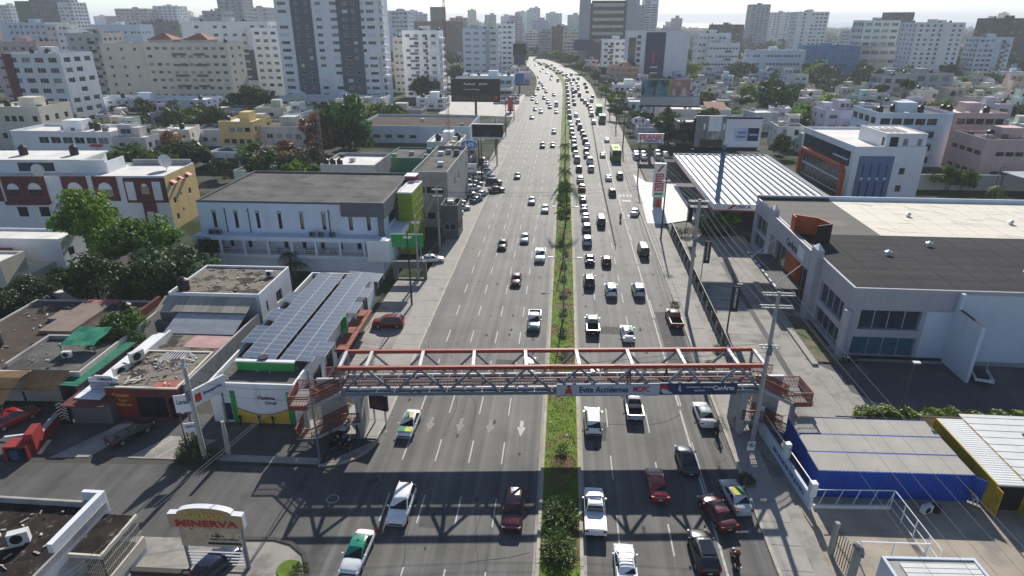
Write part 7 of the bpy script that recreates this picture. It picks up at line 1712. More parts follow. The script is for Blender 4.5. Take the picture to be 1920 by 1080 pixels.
for i in range(14):
    g = G(930 + (i % 7) * 6.5, 187 + (i // 7) * 7); farcar(['sedan', 'suv', 'hatch'][i % 3], g.x, g.y, .3, ['white', 'silver', 'grey', 'white'][i % 4], 'car for sale in the rows of the dealer yard', 'dealer yard cars', .02)
# right side
t, w, h, fh = bld('office tower with brown facade and pale ribbon windows between grey slabs', 1108, 1176, 6, 620, 26, M_BROWNW, M_ROOF, 6, 1, 1, 1, tanks=0)
for f in range(6): part(t, 'ribbon_window', mat('ribbon_pale', (.42, .42, .38), .4, .25, .4), (w * .07, w * .93, -.25, -.02, h * .36 + f * h * .12, h * .36 + f * h * .12 + 2.6))
part(t, 'grey_slab', M_GREYW, (-9.5, -.02, -1, 25, 0, h + 4)); part(t, 'grey_slab', M_GREYW, (w + .02, w + 11, -1, 25, 0, h + 4)); part(t, 'roof_fence', M_BLACK, (1, w - 1, 2, 2.3, h + .1, h + 3)); part(t, 'dark_podium', M_BROWNW, (-1, w + 4, -7, -1.02, 0, 18)); part(t, 'poster', M_NAVY, (-14, 4, -8.2, -7.2, 11, 20))
t, w, h, fh = bld('slim banded tower behind the brown office tower', 1209, 1236, -4, 800, 24, M_WHITE, M_ROOF, 22, 2, 6, 1.3); part(t, 'roof_crown', M_WHITE, (3, w - 3, 3, 20, h, h + 6))
bld('grey flank slab between the brown office tower and the slim banded tower', 1194, 1211, 9, 780, 20, M_GREYW, M_ROOF, 14, 2, 2, 1.4, tanks=0)
bld('white angular office with dark windows at the right of the avenue', 1130, 1177, 74, 452, 16, M_WHITE, M_ROOF, 6, 4, 2.4, 1.6)
t, w, h, fh = bld('pale office slab with dark blue sign band and plain white flank', 1178, 1294, 58, 405, 18, M_WHITE, M_ROOF, 9, 1, 1, 1, tanks=0); part(t, 'navy_band', M_NAVY, (w * .30, w * .62, -.3, -.02, 0, h)); part(t, 'glazed_bay', M_GLASSB, (w * .02, w * .14, -.2, -.02, 3, h * .9)); part(t, 'red_sign', M_REDS, (w * .42, w * .46, -.4, -.3, h * .42, h * .62)); part(t, 'white_mark', M_LETW, (w * .40, w * .52, -.4, -.3, h * .33, h * .36), (w * .40, w * .52, -.4, -.3, h * .22, h * .25), (w * .40, w * .52, -.4, -.3, h * .1, h * .13))
for f in range(8): part(t, 'side_window', M_GLASS, (w * .16, w * .22, -.1, -.02, 3 + f * h / 9, 5 + f * h / 9))
t, w, h, fh = bld('peach four storey block with grey bands beside the navy banded office', 1142, 1198, 124, 375, 14, M_PEACH, M_ROOF, 4, 5, 2.4, 1.3); slabs(t, w, h, 4, M_GREYW, 0, w, .4)
bld('low white block at the foot of the peach block', 1150, 1205, 158, 330, 12, M_WHITE, M_ROOFW, 2, 5, name='shop_building'); 
for i, (a, b, pt, Y, mt) in enumerate(((1010, 1034, 57, 720, M_GREYW), (1034, 1058, 50, 740, M_BRICK), (1056, 1086, 58, 690, M_CREAM), (985, 1012, 60, 760, M_WHITE))): bld(['grey banded block lining the distant bend', 'dark red block lining the distant bend', 'cream fluted block lining the distant bend', 'white block lining the distant bend'][i], a, b, pt, Y, 20, mt, M_ROOF, 8, 4, 3, 1.5)
t, w, h, fh = bld('white villa with curved side wall and tiled roof beyond the tall picture billboard', 1258, 1372, 205, 238, 12, M_WHITE, M_ROOFC, 1, 5, 2.0, 1.7, indiv=True, name='house', tanks=0, kind='dark'); m = MB(); m.q([(w * .6, 1, h + .6), (w * .95, 1, h + .6), (w * .95, 9, h + 2.4), (w * .6, 9, h + 2.4)]); m.obj('tiled_roof', M_TILE, t); part(t, 'curved_wall', M_WHITE, (w, w + 8, .2, .6, 0, h * .8))
bld('grey three storey block with big square windows among the right-hand gardens', 1692, 1790, 138, 330, 16, M_GREYW, M_ROOF, 3, 4, 3.4, 2.4, name='apartment_block'); bld('lower grey wing with cypress tree in front', 1655, 1700, 142, 322, 12, M_GREYW, M_ROOF, 3, 2, 3, 2)
t, w, h, fh = bld('pale blue grey four storey block with ribbon windows behind the modern white office', 1648, 1790, 212, 176, 16, M_BLUEW, M_ROOF, 4, 6, 3.2, 1.6, indiv=True, kind='dark', tanks=2)
t, w, h, fh = bld('pink four storey block beside the pale blue grey block', 1792, 1892, 212, 180, 14, M_PINK, M_ROOFW, 4, 5, 2.8, 1.5, indiv=True, kind='dark', tanks=3); bld('pink warehouse with narrow window strip at the right edge', 1850, 1990, 262, 160, 14, M_PINK, M_ROOF, 2, 7, 3, 1.0, indiv=True, kind='dark')
bld('bright blue school block with small windows', 1511, 1613, 86, 490, 16, M_BLUEB, M_ROOF, 4, 12, 1.8, 1.4); bld('pale blue white long block with three rows of windows', 1406, 1512, 94, 480, 14, M_BLUEW, M_ROOFW, 3, 16, 1.8, 1.4); bld('white six storey block with dotted windows right of the plain white flank', 1310, 1372, 62, 490, 16, M_WHITE, M_ROOF, 6, 8, 1.8, 1.4); bld('white annex in front of the dotted white block', 1330, 1388, 80, 480, 9, M_WHITE, M_ROOF, 4, 9, 1.6, 1.2)
bld('grey panelled hall with shaded glass wall', 1615, 1705, 88, 500, 20, M_GREYW, M_ROOF, 3, 5, 6, 2.4)
bld('dark brown block behind the dotted white block', 1338, 1396, 46, 720, 22, M_BROWNW, M_ROOF, 7, 7, 2.4, 1.6)
bld('grey tower with white front on the right skyline', 1411, 1446, 8, 900, 24, M_GREYW, M_ROOF, 16, 4, 3, 1.6); bld('pale slab behind the grey tower on the right skyline', 1450, 1489, 23, 960, 26, M_WHITE, M_ROOF, 14, 5, 3, 1.6)
bld('white stepped tower with red roof frame on the right skyline', 1497, 1556, 22, 620, 20, M_WHITE, M_ROOF, 14, 7, 2.2, 1.4); bld('pale green white tower with large windows on the right skyline', 1622, 1690, 38, 520, 20, mat('pale_green_wall', (.55, .62, .58), .85, .1, .4), M_ROOF, 8, 4, 4.4, 2.0); bld('dark slab tower behind the pale green white tower', 1674, 1716, 23, 660, 20, M_DGREY, M_ROOF, 14, 3, 2, 1, tanks=0)
bld('white stepped tower dotted with windows near the right edge', 1722, 1812, 42, 462, 22, M_WHITE, M_ROOF, 12, 7, 1.8, 1.4, tanks=2); bld('narrow white and slate twin slab at the right edge', 1838, 1902, 70, 480, 16, M_BLUEW, M_ROOF, 8, 6, 2.4, 1.4); bld('brown balconied tower with roof garden at the right edge', 1866, 1960, 34, 540, 22, M_BROWNW, M_ROOF, 10, 6, 3.6, 1.6); bld('peach and brick block beside the pale green white tower', 1688, 1722, 66, 530, 16, M_PEACH, M_ROOF, 7, 4, 2.2, 1.2)
# left skyline
bld('dark glass tower under construction on the left skyline', 50, 106, -14, 640, 26, M_DGREY, M_ROOF, 14, 6, 3.2, 2.0, tanks=0); bld('tower wrapped in green netting on the left skyline', 26, 52, 2, 650, 22, mat('green_net', (.03, .10, .07), .9, .2, .3), M_ROOF, 12, 1, 1, 1, tanks=0); bld('white balconied tower stepping beside the dark glass tower', 106, 134, 4, 630, 20, M_WHITE, M_ROOF, 16, 3, 3, 1.6)
bld('round ended white tower at the far left edge', -10, 17, 9, 760, 22, M_WHITE, M_ROOF, 14, 4, 3, 1.6); bld('pale slab tower with two wings on the left skyline', 214, 276, 16, 800, 24, B, M_ROOF, 14, 7, 3, 1.5); bld('white slab tower with stepped right side on the left skyline', 285, 330, 11, 820, 24, M_WHITE, M_ROOF, 15, 5, 3, 1.5)
bld('tall blue grey tower on the left skyline behind the stepped block', 404, 452, -12, 700, 24, M_GREYW, M_ROOF, 18, 4, 3.4, 1.5); bld('grey block below the tall blue grey tower', 378, 416, 20, 560, 20, M_GREYW, M_ROOF, 8, 3, 3, 1.5); bld('blue grey slab near the tall panelled tower', 456, 500, 14, 760, 22, M_GREYW, M_ROOF, 12, 5, 3, 1.5)
bld('white and navy four storey row behind the cream blocks', 170, 262, 46, 500, 16, M_BLUEW, M_ROOFW, 4, 14, 2, 1.4); bld('dark slatted block behind the red hip roofs', 264, 314, 40, 540, 16, M_DGREY, M_ROOF, 5, 6, 3, 1.2)
bld('dark red brown block with turret behind the white eight storey block', 776, 868, 40, 760, 22, mat('red_brown_wall', (.16, .09, .08), .85, .12, .4), M_ROOF, 5, 12, 2.2, 1.4); bld('black slab tower over the red brown block', 806, 830, 13, 860, 20, M_DGREY, M_ROOF, 9, 5, 2, 1.2, tanks=0); bld('glass and white block right of the tall panelled tower', 724, 764, 20, 620, 22, M_BLUEW, M_ROOF, 12, 5, 3, 1.8)
# billboards and signs up the avenue
def billboard(label, px0, px1, p0, p1, Y, zpost, mt, post=M_POLED, name='billboard', one=True, frame=M_POLED):
    a, b = VY(px0, p0, Y), VY(px1, p1, Y); w = b.x - a.x; t = thing(name, label, 'billboard' if name == 'billboard' else 'sign', (a.x, Y, 0))
    part(t, 'panel', mt, (0, w, -.25, .25, b.z, a.z)); part(t, 'frame', frame, (-.15, w + .15, -.32, .3, b.z - .5, b.z), (-.15, w + .15, -.32, .3, a.z, a.z + .15))
    for x in ([w * .5] if one else [w * .2, w * .8]):
        m = MB(); m.cyl(x, 0, 0, b.z - .5, .45 if one else .16, n=10); m.obj('column', post, t)
    return t, w, b.z, a.z
t, w, z0, z1 = billboard('dark phone company billboard with orange tinted poster', 845, 938, 148, 189, 255, 0, mat('poster_black', (.035, .025, .022), .5, .4, .2)); text('Facebook', t, (w * .38, -.28, z1 - 1.8), 4.4, .9, M_LETW); text('gratis', t, (w * .66, -.28, z1 - 1.7), 3.2, 1.1, M_LETW); text('el mundo en Orange', t, (w * .42, -.28, z1 - 3.8), 6.2, .8, M_LETW); part(t, 'orange_emblem', M_ORANGE, (w * .88, w * .95, -.3, -.25, z0 + .5, z0 + 1.9))
m = MB()
for k in range(22): x = w * (.05 + k * .042); hh = R.uniform(.8, 2.0); m.q([(x, -.27, z0 + .3), (x + .35, -.27, z0 + .3), (x + .3, -.27, z0 + .3 + hh), (x + .05, -.27, z0 + .3 + hh)])
m.obj('crowd_picture', mat('crowd', (.20, .14, .11), .6, .5, 1), t)
t, w, z0, z1 = billboard('switched off black screen board on two posts by the left pavement', 885, 943, 233, 257, 168, 0, M_BLACK, one=False, frame=M_FRAME)
t, w, z0, z1 = billboard('tall picture billboard with lawn, room and people images on a dark column', 1203, 1312, 149, 181, 215, 0, M_FRAME)
for i, (a, b, mt) in enumerate(((.01, .46, mat('picture_teal', (.10, .22, .25), .6, .5, .25, blotch=((.02, .05, .05), .3, .5, .56))), (.46, .5, M_LIME), (.5, .82, mat('picture_red', (.30, .16, .14), .6, .5, .5, blotch=((.5, .48, .45), .4, .5, .6))), (.82, .99, mat('picture_white', (.5, .5, .5), .6, .4, 1, blotch=((.08, .08, .1), .9, .5, .56))))): part(t, 'picture', mt, (w * a, w * b - .02, -.3, -.25, z0 + .1, z1 - .1))
part(t, 'lower_panel', M_GREYW, (0, w, -.8, -.3, z0 - 2.6, z0 - .1)); part(t, 'catwalk', M_POLED, (-.2, w + .2, -1.3, -.3, z0 - 3.2, z0 - 2.7))
t, w, z0, z1 = billboard('white sign with big red letters beside the parking lot', 1197, 1243, 251, 268, 180, 0, M_SIGNW, name='roadside_sign', frame=M_STEEL); text('FRANK', t, (w / 2, -.3, z1 - .95), w * .9, 1.3, mat('bright_red', (.80, .03, .025), .5, 0)); text('CARROS', t, (w * .45, -.3, z0 + .5), w * .7, .5, M_LETK)
t, w, z0, z1 = billboard('white square board with dark logo at the parking row', 863, 893, 308, 323, 141, 0, M_SIGNW, name='roadside_sign', one=False, frame=M_STEEL); text('RENTA', t, (w * .62, -.28, (z0 + z1) / 2), w * .5, .5, M_LETK); part(t, 'logo', M_LETK, (w * .1, w * .3, -.28, -.25, z0 + .5, z1 - .4))
def oval(label, px, py, Y, rx, rz_, mt, tx, tm):
    p = VY(px, py, Y); t = thing('oval_sign', label, 'sign', (p.x, Y, 0)); m = MB(); n = 24
    for yy, s_ in ((-.2, 1), (.2, -1)): m.q([(rx * math.cos(6.283 * i / n * s_), yy, p.z + rz_ * math.sin(6.283 * i / n * s_)) for i in range(n)])
    for i in range(n):
        a, b = 6.283 * i / n, 6.283 * (i + 1) / n; m.q([(rx * math.cos(a), -.2, p.z + rz_ * math.sin(a)), (rx * math.cos(a), .2, p.z + rz_ * math.sin(a)), (rx * math.cos(b), .2, p.z + rz_ * math.sin(b)), (rx * math.cos(b), -.2, p.z + rz_ * math.sin(b))])
    m.obj('panel', mt, t); text(tx, t, (0, -.24, p.z), rx * 1.1, rz_ * .9, tm); m = MB(); m.cyl(0, 0, 0, p.z - rz_ + .1, .14, n=8); m.obj('post', M_STEEL, t)
oval('blue oval sign with white letters near the parking row', 880, 271, 150, 2.0, 1.05, M_BLUEB, 'HS', M_LETW); oval('white oval sign with red emblem before the dark billboard column', 1199, 227, 205, 2.5, 1.25, M_SIGNW, 'H', M_REDS)
t, w, z0, z1 = billboard('small red fuel price pylon at the dealer yard corner', 952, 962, 183, 206, 275, 0, M_REDS, name='roadside_sign')
t, w, z0, z1 = billboard('black poster board high over the shops at the distant bend', 962, 987, 82, 103, 470, 0, M_BLACK); t, w, z0, z1 = billboard('dark blue hoarding below the black poster board', 963, 984, 105, 120, 455, 0, M_NAVY); t, w, z0, z1 = billboard('bright blue hoarding beside the dealer canopy', 966, 982, 138, 158, 350, 0, M_BLUEB)
# --- ordinary houses filling the neighbourhoods
PALS = [((.62, .62, .60), 'white'), ((.52, .49, .43), 'cream'), ((.42, .43, .44), 'grey'), ((.50, .40, .36), 'rose'), ((.48, .52, .56), 'bluish')]
taken = []
def free(x, y, r):
    for a, b, c in taken:
        if abs(a - x) < (c + r) and abs(b - y) < (c + r): return False
    return True
for o in list(C.objects):
    if o.parent is None and o.type == 'EMPTY' and o.get('category') in ('building', 'tower', 'canopy'):
        ww_ = 10; cx, cy = o.location.x, o.location.y
        for ch in o.children:
            if ch.name.startswith('wall'):
                xs = [v.co.x for v in ch.data.vertices]; ysv = [v.co.y for v in ch.data.vertices]; ww_ = max(max(xs), max(ysv)) / 2; cx += max(xs) / 2; cy += max(ysv) / 2; break
        taken.append((cx, cy, ww_ + 1))
import re
MARK = []
for o in list(C.objects):
    if o.parent is None and o.type == 'EMPTY' and o.get('category') in ('building', 'tower', 'house') and not o.get('group'):
        s_ = re.split(r' (?:with|behind|beside|beyond|at|between|on|in|of|under|wrapped|tucked|attached|adjoining|stepping|below|below|left|right|over|before|dotted|lining|near|above|roofed|up|wearing|below|adjoining|to) ', o['label'])[0].split(',')[0]
        if len(s_.split()) > 1: MARK.append((o.location.x, o.location.y, s_))
def near(x, y, zone, r=75):
    b = min(MARK, key=lambda q: (q[0] - x) ** 2 + (q[1] - y) ** 2)
    return f'near the {b[2]}' if (b[0] - x) ** 2 + (b[1] - y) ** 2 < r * r else zone
RN = {}
def house(x, y, w, d, fl, wi, zone, gkey):
    zone = near(x + w / 2, y, zone); roof_ = R.choice([(M_ROOF, 'grey'), (M_ROOFW, 'white'), (M_ROOFW, 'white'), (M_ROOFS, 'stained'), (M_ROOFB, 'brown')] if fl < 4 else [(M_ROOF, 'grey'), (M_ROOFW, 'white')])
    col, cn = PALS[wi]; h = 3.1 * fl
    size = {1: 'one storey', 2: 'two storey', 3: 'three storey'}.get(fl, 'mid-rise')
    t = thing('house' if fl < 4 else 'apartment_block', f'{cn} {size} {"house" if fl < 4 else "block"} with {roof_[1]} roof {zone}', 'house' if fl < 4 else 'building', (x, y, 0), R.uniform(-.22, .22), f'{cn} {size} {roof_[1]} roofed houses {zone}')
    wq, hq = R.choice([(.9, 1.2), (1.4, 1.2), (2.2, 1.3), (1.2, 1.7), (2.6, 1.1)]); S_ = grid(w, fl, 3.1, max(2, int(w / R.choice([2.8, 3.4, 4.2]))), wq, hq, R.choice([.8, 1.0]), .4, .4, 0, .12, seed=int(x * 3 + y)); E_ = grid(d, fl, 3.1, max(2, int(d / 3.8)), 1.3, 1.2, 1.0, .4, .4, 0, .2, seed=int(x))
    wo = block(t, 0, 0, w, d, h, M_OBJW, roof_[0], {'S': S_, 'E' if x < 0 else 'W': E_}, False, .5, .15); wo.color = (*[v * R.uniform(.9, 1.1) for v in col], 1)
    if fl < 4 and R.random() < .4:
        uw, ud = w * R.uniform(.35, .6), d * R.uniform(.4, .7); block(t, R.choice([.25, w - uw - .25]), d - ud - .25, uw, ud, 2.8, M_OBJW, R.choice([M_ROOFW, M_ROOF, M_TILE]), {'S': [(uw * .2, .9, 1.3, 1.2), (uw * .6, .9, 1.3, 1.2)]}, False, .3, .15, z0=h, roofname='upper_roof').color = wo.color
    if R.random() < .5: a = R.uniform(.3, w * .4); part(t, 'balcony', M_OBJW, (a, a + w * .5, -1.2, -.02, max(2.7, h - 3.3), max(2.7, h - 3.3) + .85)).color = wo.color
    if R.random() < .35:
        m = MB(); a = R.uniform(0, w * .5); m.q([(a, -2.4, 2.3), (a + 4, -2.4, 2.3), (a + 4, -.02, 2.9), (a, -.02, 2.9)]); m.q([(a, -2.4, 2.26), (a, -.02, 2.86), (a + 4, -.02, 2.86), (a + 4, -2.4, 2.26)]); m.obj('awning', R.choice([M_TIN, M_TILE, M_ROOFB, M_CREAM]), t)
    if R.random() < .45: tank(R.uniform(1, w - 1), R.uniform(1, d - 1), h + .02, 1.2, parent=t)
    if R.random() < .5: a = R.uniform(.5, w * .5); part(t, 'stair_head', wo.data.materials[0], (a, a + 3, d * .5, d * .5 + 3, h, h + 2.3)).color = wo.color
    for q in range(R.randrange(0, 4)):
        a, b = R.uniform(.6, w - 1.6), R.uniform(.6, d - 1.6); part(t, 'roof_unit', R.choice([M_ACU, M_ACU, M_CONC, M_DGREY]), (a, a + R.uniform(.6, 1.2), b, b + R.uniform(.5, 1), h + .03, h + R.uniform(.5, 1.1)))
def fill(n, xf, y0, y1, zone, gkey, mx=3, seed=0):
    k = 0; tries = 0
    while k < n and tries < n * 30:
        tries += 1; y = y0 + (y1 - y0) * R.random() ** 1.1; lo, hi = xf(y); x = R.uniform(lo, hi); w, d = R.uniform(6, 12), R.uniform(6, 11)
        if not free(x + w / 2, y + d / 2, max(w, d) * .5): continue
        taken.append((x + w / 2, y + d / 2, max(w, d) * .52)); fl = R.choice([1, 1, 2, 2, 2, 3][:3 + mx]); house(x, y, w, d, fl, R.choice([0, 1, 2]) if gkey == 'left streets' else R.choice([0, 0, 1, 2, 2, 3, 4]), zone, gkey); k += 1
fill(88, lambda y: (58 + .0 * y, 30 + y * .78), 190, 330, 'in the gardens behind the fuel station', 'behind the fuel station')
fill(22, lambda y: (XC(y) + 23, XC(y) + 38), 196, 560, 'along the shops right of the avenue', 'right frontage', 2)
fill(14, lambda y: (XC(y) - 42, XC(y) - 30), 352, 640, 'along the left side of the distant bend', 'left frontage', 2)
fill(78, lambda y: (45, 20 + y * .78), 330, 640, 'in the low quarter below the right skyline', 'right quarter')
fill(24, lambda y: (-30 - y * .62, -75), 140, 270, 'in the streets behind the maroon apartments', 'left streets')
fill(66, lambda y: (-20 - y * .95, -40 - max(0, y - 400) * .15), 300, 640, 'in the low quarter below the left skyline', 'left quarter')
# --- skyline blocks
def sky_block(x, y, w, d, fl, wi, zone, gkey):
    col, cn = PALS[wi]; h = 3.2 * fl; sh_ = 'broad' if w > 25 else 'narrow'; zone = near(x, y, zone, 160); hi_ = 'high' if fl > 11 else 'mid'
    t = thing('residential_tower', f'hazy {sh_} {cn} {hi_}-rise block {zone}', 'tower', (x, y, 0), R.uniform(-.3, .3), f'{sh_} {cn} {hi_} rise {zone}')
    cw = R.choice([3.0, 4.2, 5.6]); wq, hq = R.choice([(.45, 1.4), (.6, 1.3), (.85, 1.1), (.5, 1.9), (.35, 1.5)]); S_ = grid(w, fl, 3.2, max(2, int(w / cw)), cw * wq, hq, .8, .5, .5, 0, .05, seed=int(x)); E_ = grid(d, fl, 3.2, 4, 2.2, 1.4, 1.0, .5, .5, 0, .1, seed=int(y))
    wo = block(t, 0, 0, w, d, h, M_OBJW, M_ROOF, {'S': S_, 'E' if x < 0 else 'W': E_}, False, .8, .2); wo.color = (*[v * R.uniform(.8, 1.1) for v in col], 1)
    a = R.uniform(.2, .5) * w; part(t, 'roof_room', wo.data.materials[0], (a, a + w * .35, d * .3, d * .8, h, h + R.uniform(2.5, 5))).color = wo.color
    if R.random() < .6:
        a = R.uniform(.1, .6) * w
        for f in range(1, fl): part(t, 'balcony', M_OBJW, (a, a + w * .25, -1.2, -.01, f * 3.2 - .1, f * 3.2 + .85)).color = wo.color
    if fl > 13 and R.random() < .35:
        m = MB(); m.tube([(w / 2, d / 2, h), (w / 2, d / 2, h + R.uniform(6, 14))], .2, 4); m.obj('antenna', M_STEEL, t)
k = 0
while k < 105:
    y = 650 + 1500 * R.random() ** 1.3; lo = -1.02 * y; hi = .80 * y
    x = R.uniform(lo, hi)
    if abs(x - XC(y)) < 30 or (x > .12 * y and (y < 1150 or R.random() < .6)): continue
    w, d = R.uniform(16, 34), R.uniform(14, 24)
    if not free(x + w / 2, y + d / 2, w * .6): continue
    taken.append((x + w / 2, y + d / 2, w * .6)); left = x < XC(y)
    fl = int(R.choice([5, 6, 7, 8, 9, 10, 11, 12, 14] if left else [4, 5, 6, 7, 8, 9, 11, 13]) * (1 + (y - 650) / 4200)); fl = min(fl, 20)
    sky_block(x, y, w, d, fl, R.choice([0, 0, 2, 4, 1, 3]), 'on the distant skyline ' + ('left of the avenue' if left else 'right of the avenue'), 'skyline ' + ('left' if left else 'right')); k += 1

k = 0
while k < 46:                          # mid-rise carpet below the skyline
    y = R.uniform(620, 1150); x = R.uniform(-.95 * y, .72 * y); w, d = R.uniform(12, 22), R.uniform(12, 18)
    if abs(x - XC(y)) < 34 or not free(x + w / 2, y + d / 2, w * .55): k += .05; continue
    taken.append((x + w / 2, y + d / 2, w * .55)); sky_block(x, y, w, d, R.choice([3, 4, 5, 6, 7, 8]), R.choice([0, 0, 2, 4, 1, 3]), 'in the mid-rise carpet below the skyline', 'carpet'); k += 1
for k in range(30):                    # hazy towers closing the view up the avenue
    Y = R.uniform(950, 2100); px = R.choice([R.uniform(740, 1000), R.uniform(870, 1085)]); p = VY(px, R.uniform(14, 46), Y); w, d = R.uniform(18, 30), R.uniform(16, 24)
    if abs(p.x + w / 2 - XC(Y)) < 40 or not free(p.x + w / 2, Y + d / 2, w * .5): continue
    taken.append((p.x + w / 2, Y + d / 2, w * .6)); sky_block(p.x, Y, w, d, max(4, int(p.z / 3.2)), R.choice([0, 0, 2, 4, 1]), 'closing the view up the avenue', 'view end')

# ================================================================== TREES
for px, py, rx, h, c, lab in (
    (185, 500, 5.2, 11.6, 'light', 'tall bright green tree with yellowish crown in front of the maroon apartments'), (272, 528, 5.4, 9.8, (.085, .16, .014), 'broad green tree between the white house and the white office block'),
    (345, 556, 5.4, 7.4, (.075, .12, .045), 'greyish green spreading tree behind the old house'), (290, 585, 3.8, 7.2, 'dark', 'dark tree shading the back of the brown hall'), (190, 580, 4.2, 7.6, 'dark', 'dark rounded tree behind the garden shed'),
    (238, 668, 2.9, 5.6, 'mid', 'small bushy tree growing beside the green tarpaulin'), (60, 585, 3.6, 4.6, 'dull', 'low grey green shrub thicket by the cream house'), (15, 605, 3.4, 4.2, 'dull', 'low leafy bush at the left end of the brown hall'), (120, 560, 3.0, 4.4, 'dark', 'dark bush below the white house terrace'),
    (400, 500, 2.4, 5.4, 'dark', 'dark narrow tree at the west end of the white office block')):
    g = G(px, py); tree(g.x, g.y, rx, h, c, lab)
for px, py, h, L, lab in ((556, 525, 2.6, 2.6, 'short leafy palm between the old house and the white office block'), (545, 510, 3.0, 2.2, 'second short palm close to the white office wall')): g = G(px, py); palm(g.x, g.y, h, L, lab)
for k in range(6): g = Vector((-34.0 + R.uniform(-.4, .3), 58 + k * 3.0, 0)); palm(g.x, g.y, 2.2, 1.6, 'banana-like plant in the gap west of the solar roof', 'plants beside the solar roof', (.07, .12, .02))
palm(1.0, 115, 7.6, 3.6, 'tall royal palm standing on the median')
for y in (122, 127, 133, 140): tree(XC(y), y, 1.4, R.uniform(2.0, 3.4), 'light', 'light green shrub behind the royal palm on the median', 'shrubs behind the palm', 1, 'shrub', cat='shrub')
for y in (150, 168, 186): palm(XC(y), y, 2.8, 2.4, 'small palm on the far stretch of the median', 'small median palms')
def bush(x, y, r, h, label, col, n=900, leaf=.16, seed=1, group=None):
    rr = random.Random(seed); m = MB()
    for k in range(n):
        d = Vector((rr.gauss(0, 1), rr.gauss(0, 1), abs(rr.gauss(0, .8)))).normalized(); p = Vector((d.x * r, d.y * r * 1.4, d.z * h)) * rr.uniform(.4, 1.0)
        a = Vector((d.x + rr.gauss(0, .4), d.y + rr.gauss(0, .4), .5 + rr.gauss(0, .3))).normalized() * leaf * rr.uniform(1, 2.4); b = a.cross(Vector((0, 0, 1))).normalized() * leaf * .28
        m.q([p, p + a * .5 + b, p + a, p + a * .5 - b])
    t = thing('shrub', label, 'shrub', (x, y, .12), 0, group); o = m.obj('leaves', M_LEAF, t); o.color = (*col, 1); q = MB(); 
    for k in range(5): q.tube([(0, 0, 0), (math.cos(k * 1.3) * r * .5, math.sin(k * 1.3) * r * .5, h * .7)], .03, 4)
    q.obj('stems', M_BARK, t)
bush(.72, 38.6, 1.35, 1.7, 'dense dark green shrub on the median in the footbridge shadow', (.075, .13, .02), 1700, .17, 1); bush(.62, 35.4, 1.25, 1.4, 'leafy shrub next to the dense dark shrub on the median', (.08, .14, .022), 1400, .17, 2); bush(.8, 46.8, .5, .8, 'small tuft of leaves on the median under the banner', (.07, .13, .02), 260, .14, 3)
for i, y in enumerate((64.5, 70, 76, 82, 88, 93, 99, 104)): bush(XC(y) + R.uniform(-.5, .5), y, .55, .9, 'low wild tuft along the median grass', (.05, .085, .018), 240, .16, 10 + i, 'tufts on the median')
bush(-32.3, 43.9, 1.1, 1.9, 'green leafy clump at the foot of the side street pole', (.07, .11, .02), 900, .2, 30); bush(-30.2, 43.6, .7, 1.0, 'low weed clump between the pole and the stub pole', (.05, .09, .02), 400, .16, 31)
for i, (px, py) in enumerate(((1265, 575), (1330, 690), (1346, 660), (1400, 905))): g = G(px, py); bush(g.x, g.y, .6, .6, ['weedy tuft beside the square power pole', 'weedy tuft by the right kerb behind the footbridge', 'taller weeds by the car park wall behind the footbridge', 'weedy tuft by the parking sign'][i], (.07, .11, .025), 350, .14, 40 + i)
bush(-17.6, 31.9, .55, .5, 'clump of grass on the round corner patch', (.09, .12, .02), 300, .14, 50)
for i, (px, py, rx, h, c) in enumerate(((1440, 432, 3.4, 5.0, 'light'), (1362, 436, 2.6, 4.4, 'light'), (1318, 440, 2.2, 3.8, 'mid'))): g = G(px, py); tree(g.x, g.y, rx, h, c, ['yellow green tree in front of the fuel canopy fascia', 'yellow green tree at the foot of the blue billboard column', 'small green tree by the car park corner'][i], None, 1)
for i, (px, py, rx, h, c, lab) in enumerate(((655, 285, 8, 15.5, 'mid', 'big rounded green tree beside the long grey shop'), (606, 290, 7, 11.5, 'flame', 'orange flowering tree beside the big rounded green tree'), (535, 320, 8, 7.5, 'flame', 'low orange flowering tree behind the white office roof'), (498, 315, 6, 7, 'mid', 'green tree beside the low orange flowering tree'), (475, 235, 7, 15, 'dark', 'dark conical tree near the foot of the tall panelled tower'), (510, 230, 7, 10, 'dark', 'dark tree under the panelled tower podium'), (312, 320, 4.5, 10.5, 'dry', 'dry brownish tree behind the maroon apartments'), (262, 305, 4, 6, 'dark', 'dark round tree left of the dry brownish tree'), (108, 258, 7, 9, 'dull', 'grey green tree before the white block with brown strip'), (230, 240, 7, 7, 'dark', 'dark shrubbery before the long white four storey block'))):
    g = G(px, py); tree(g.x, g.y, rx, h, c, lab, None, 1)
for px, py, h, L, lab in ((335, 245, 10, 4.2, 'tall palm before the long white four storey block'), (262, 262, 6, 3.6, 'palm in the gardens before the long white block'), (298, 268, 5, 3.4, 'shorter palm in the gardens before the long white block'), (1700, 150, 9, 4, 'palm near the grey three storey block')): g = G(px, py); palm(g.x, g.y, h, L, lab)
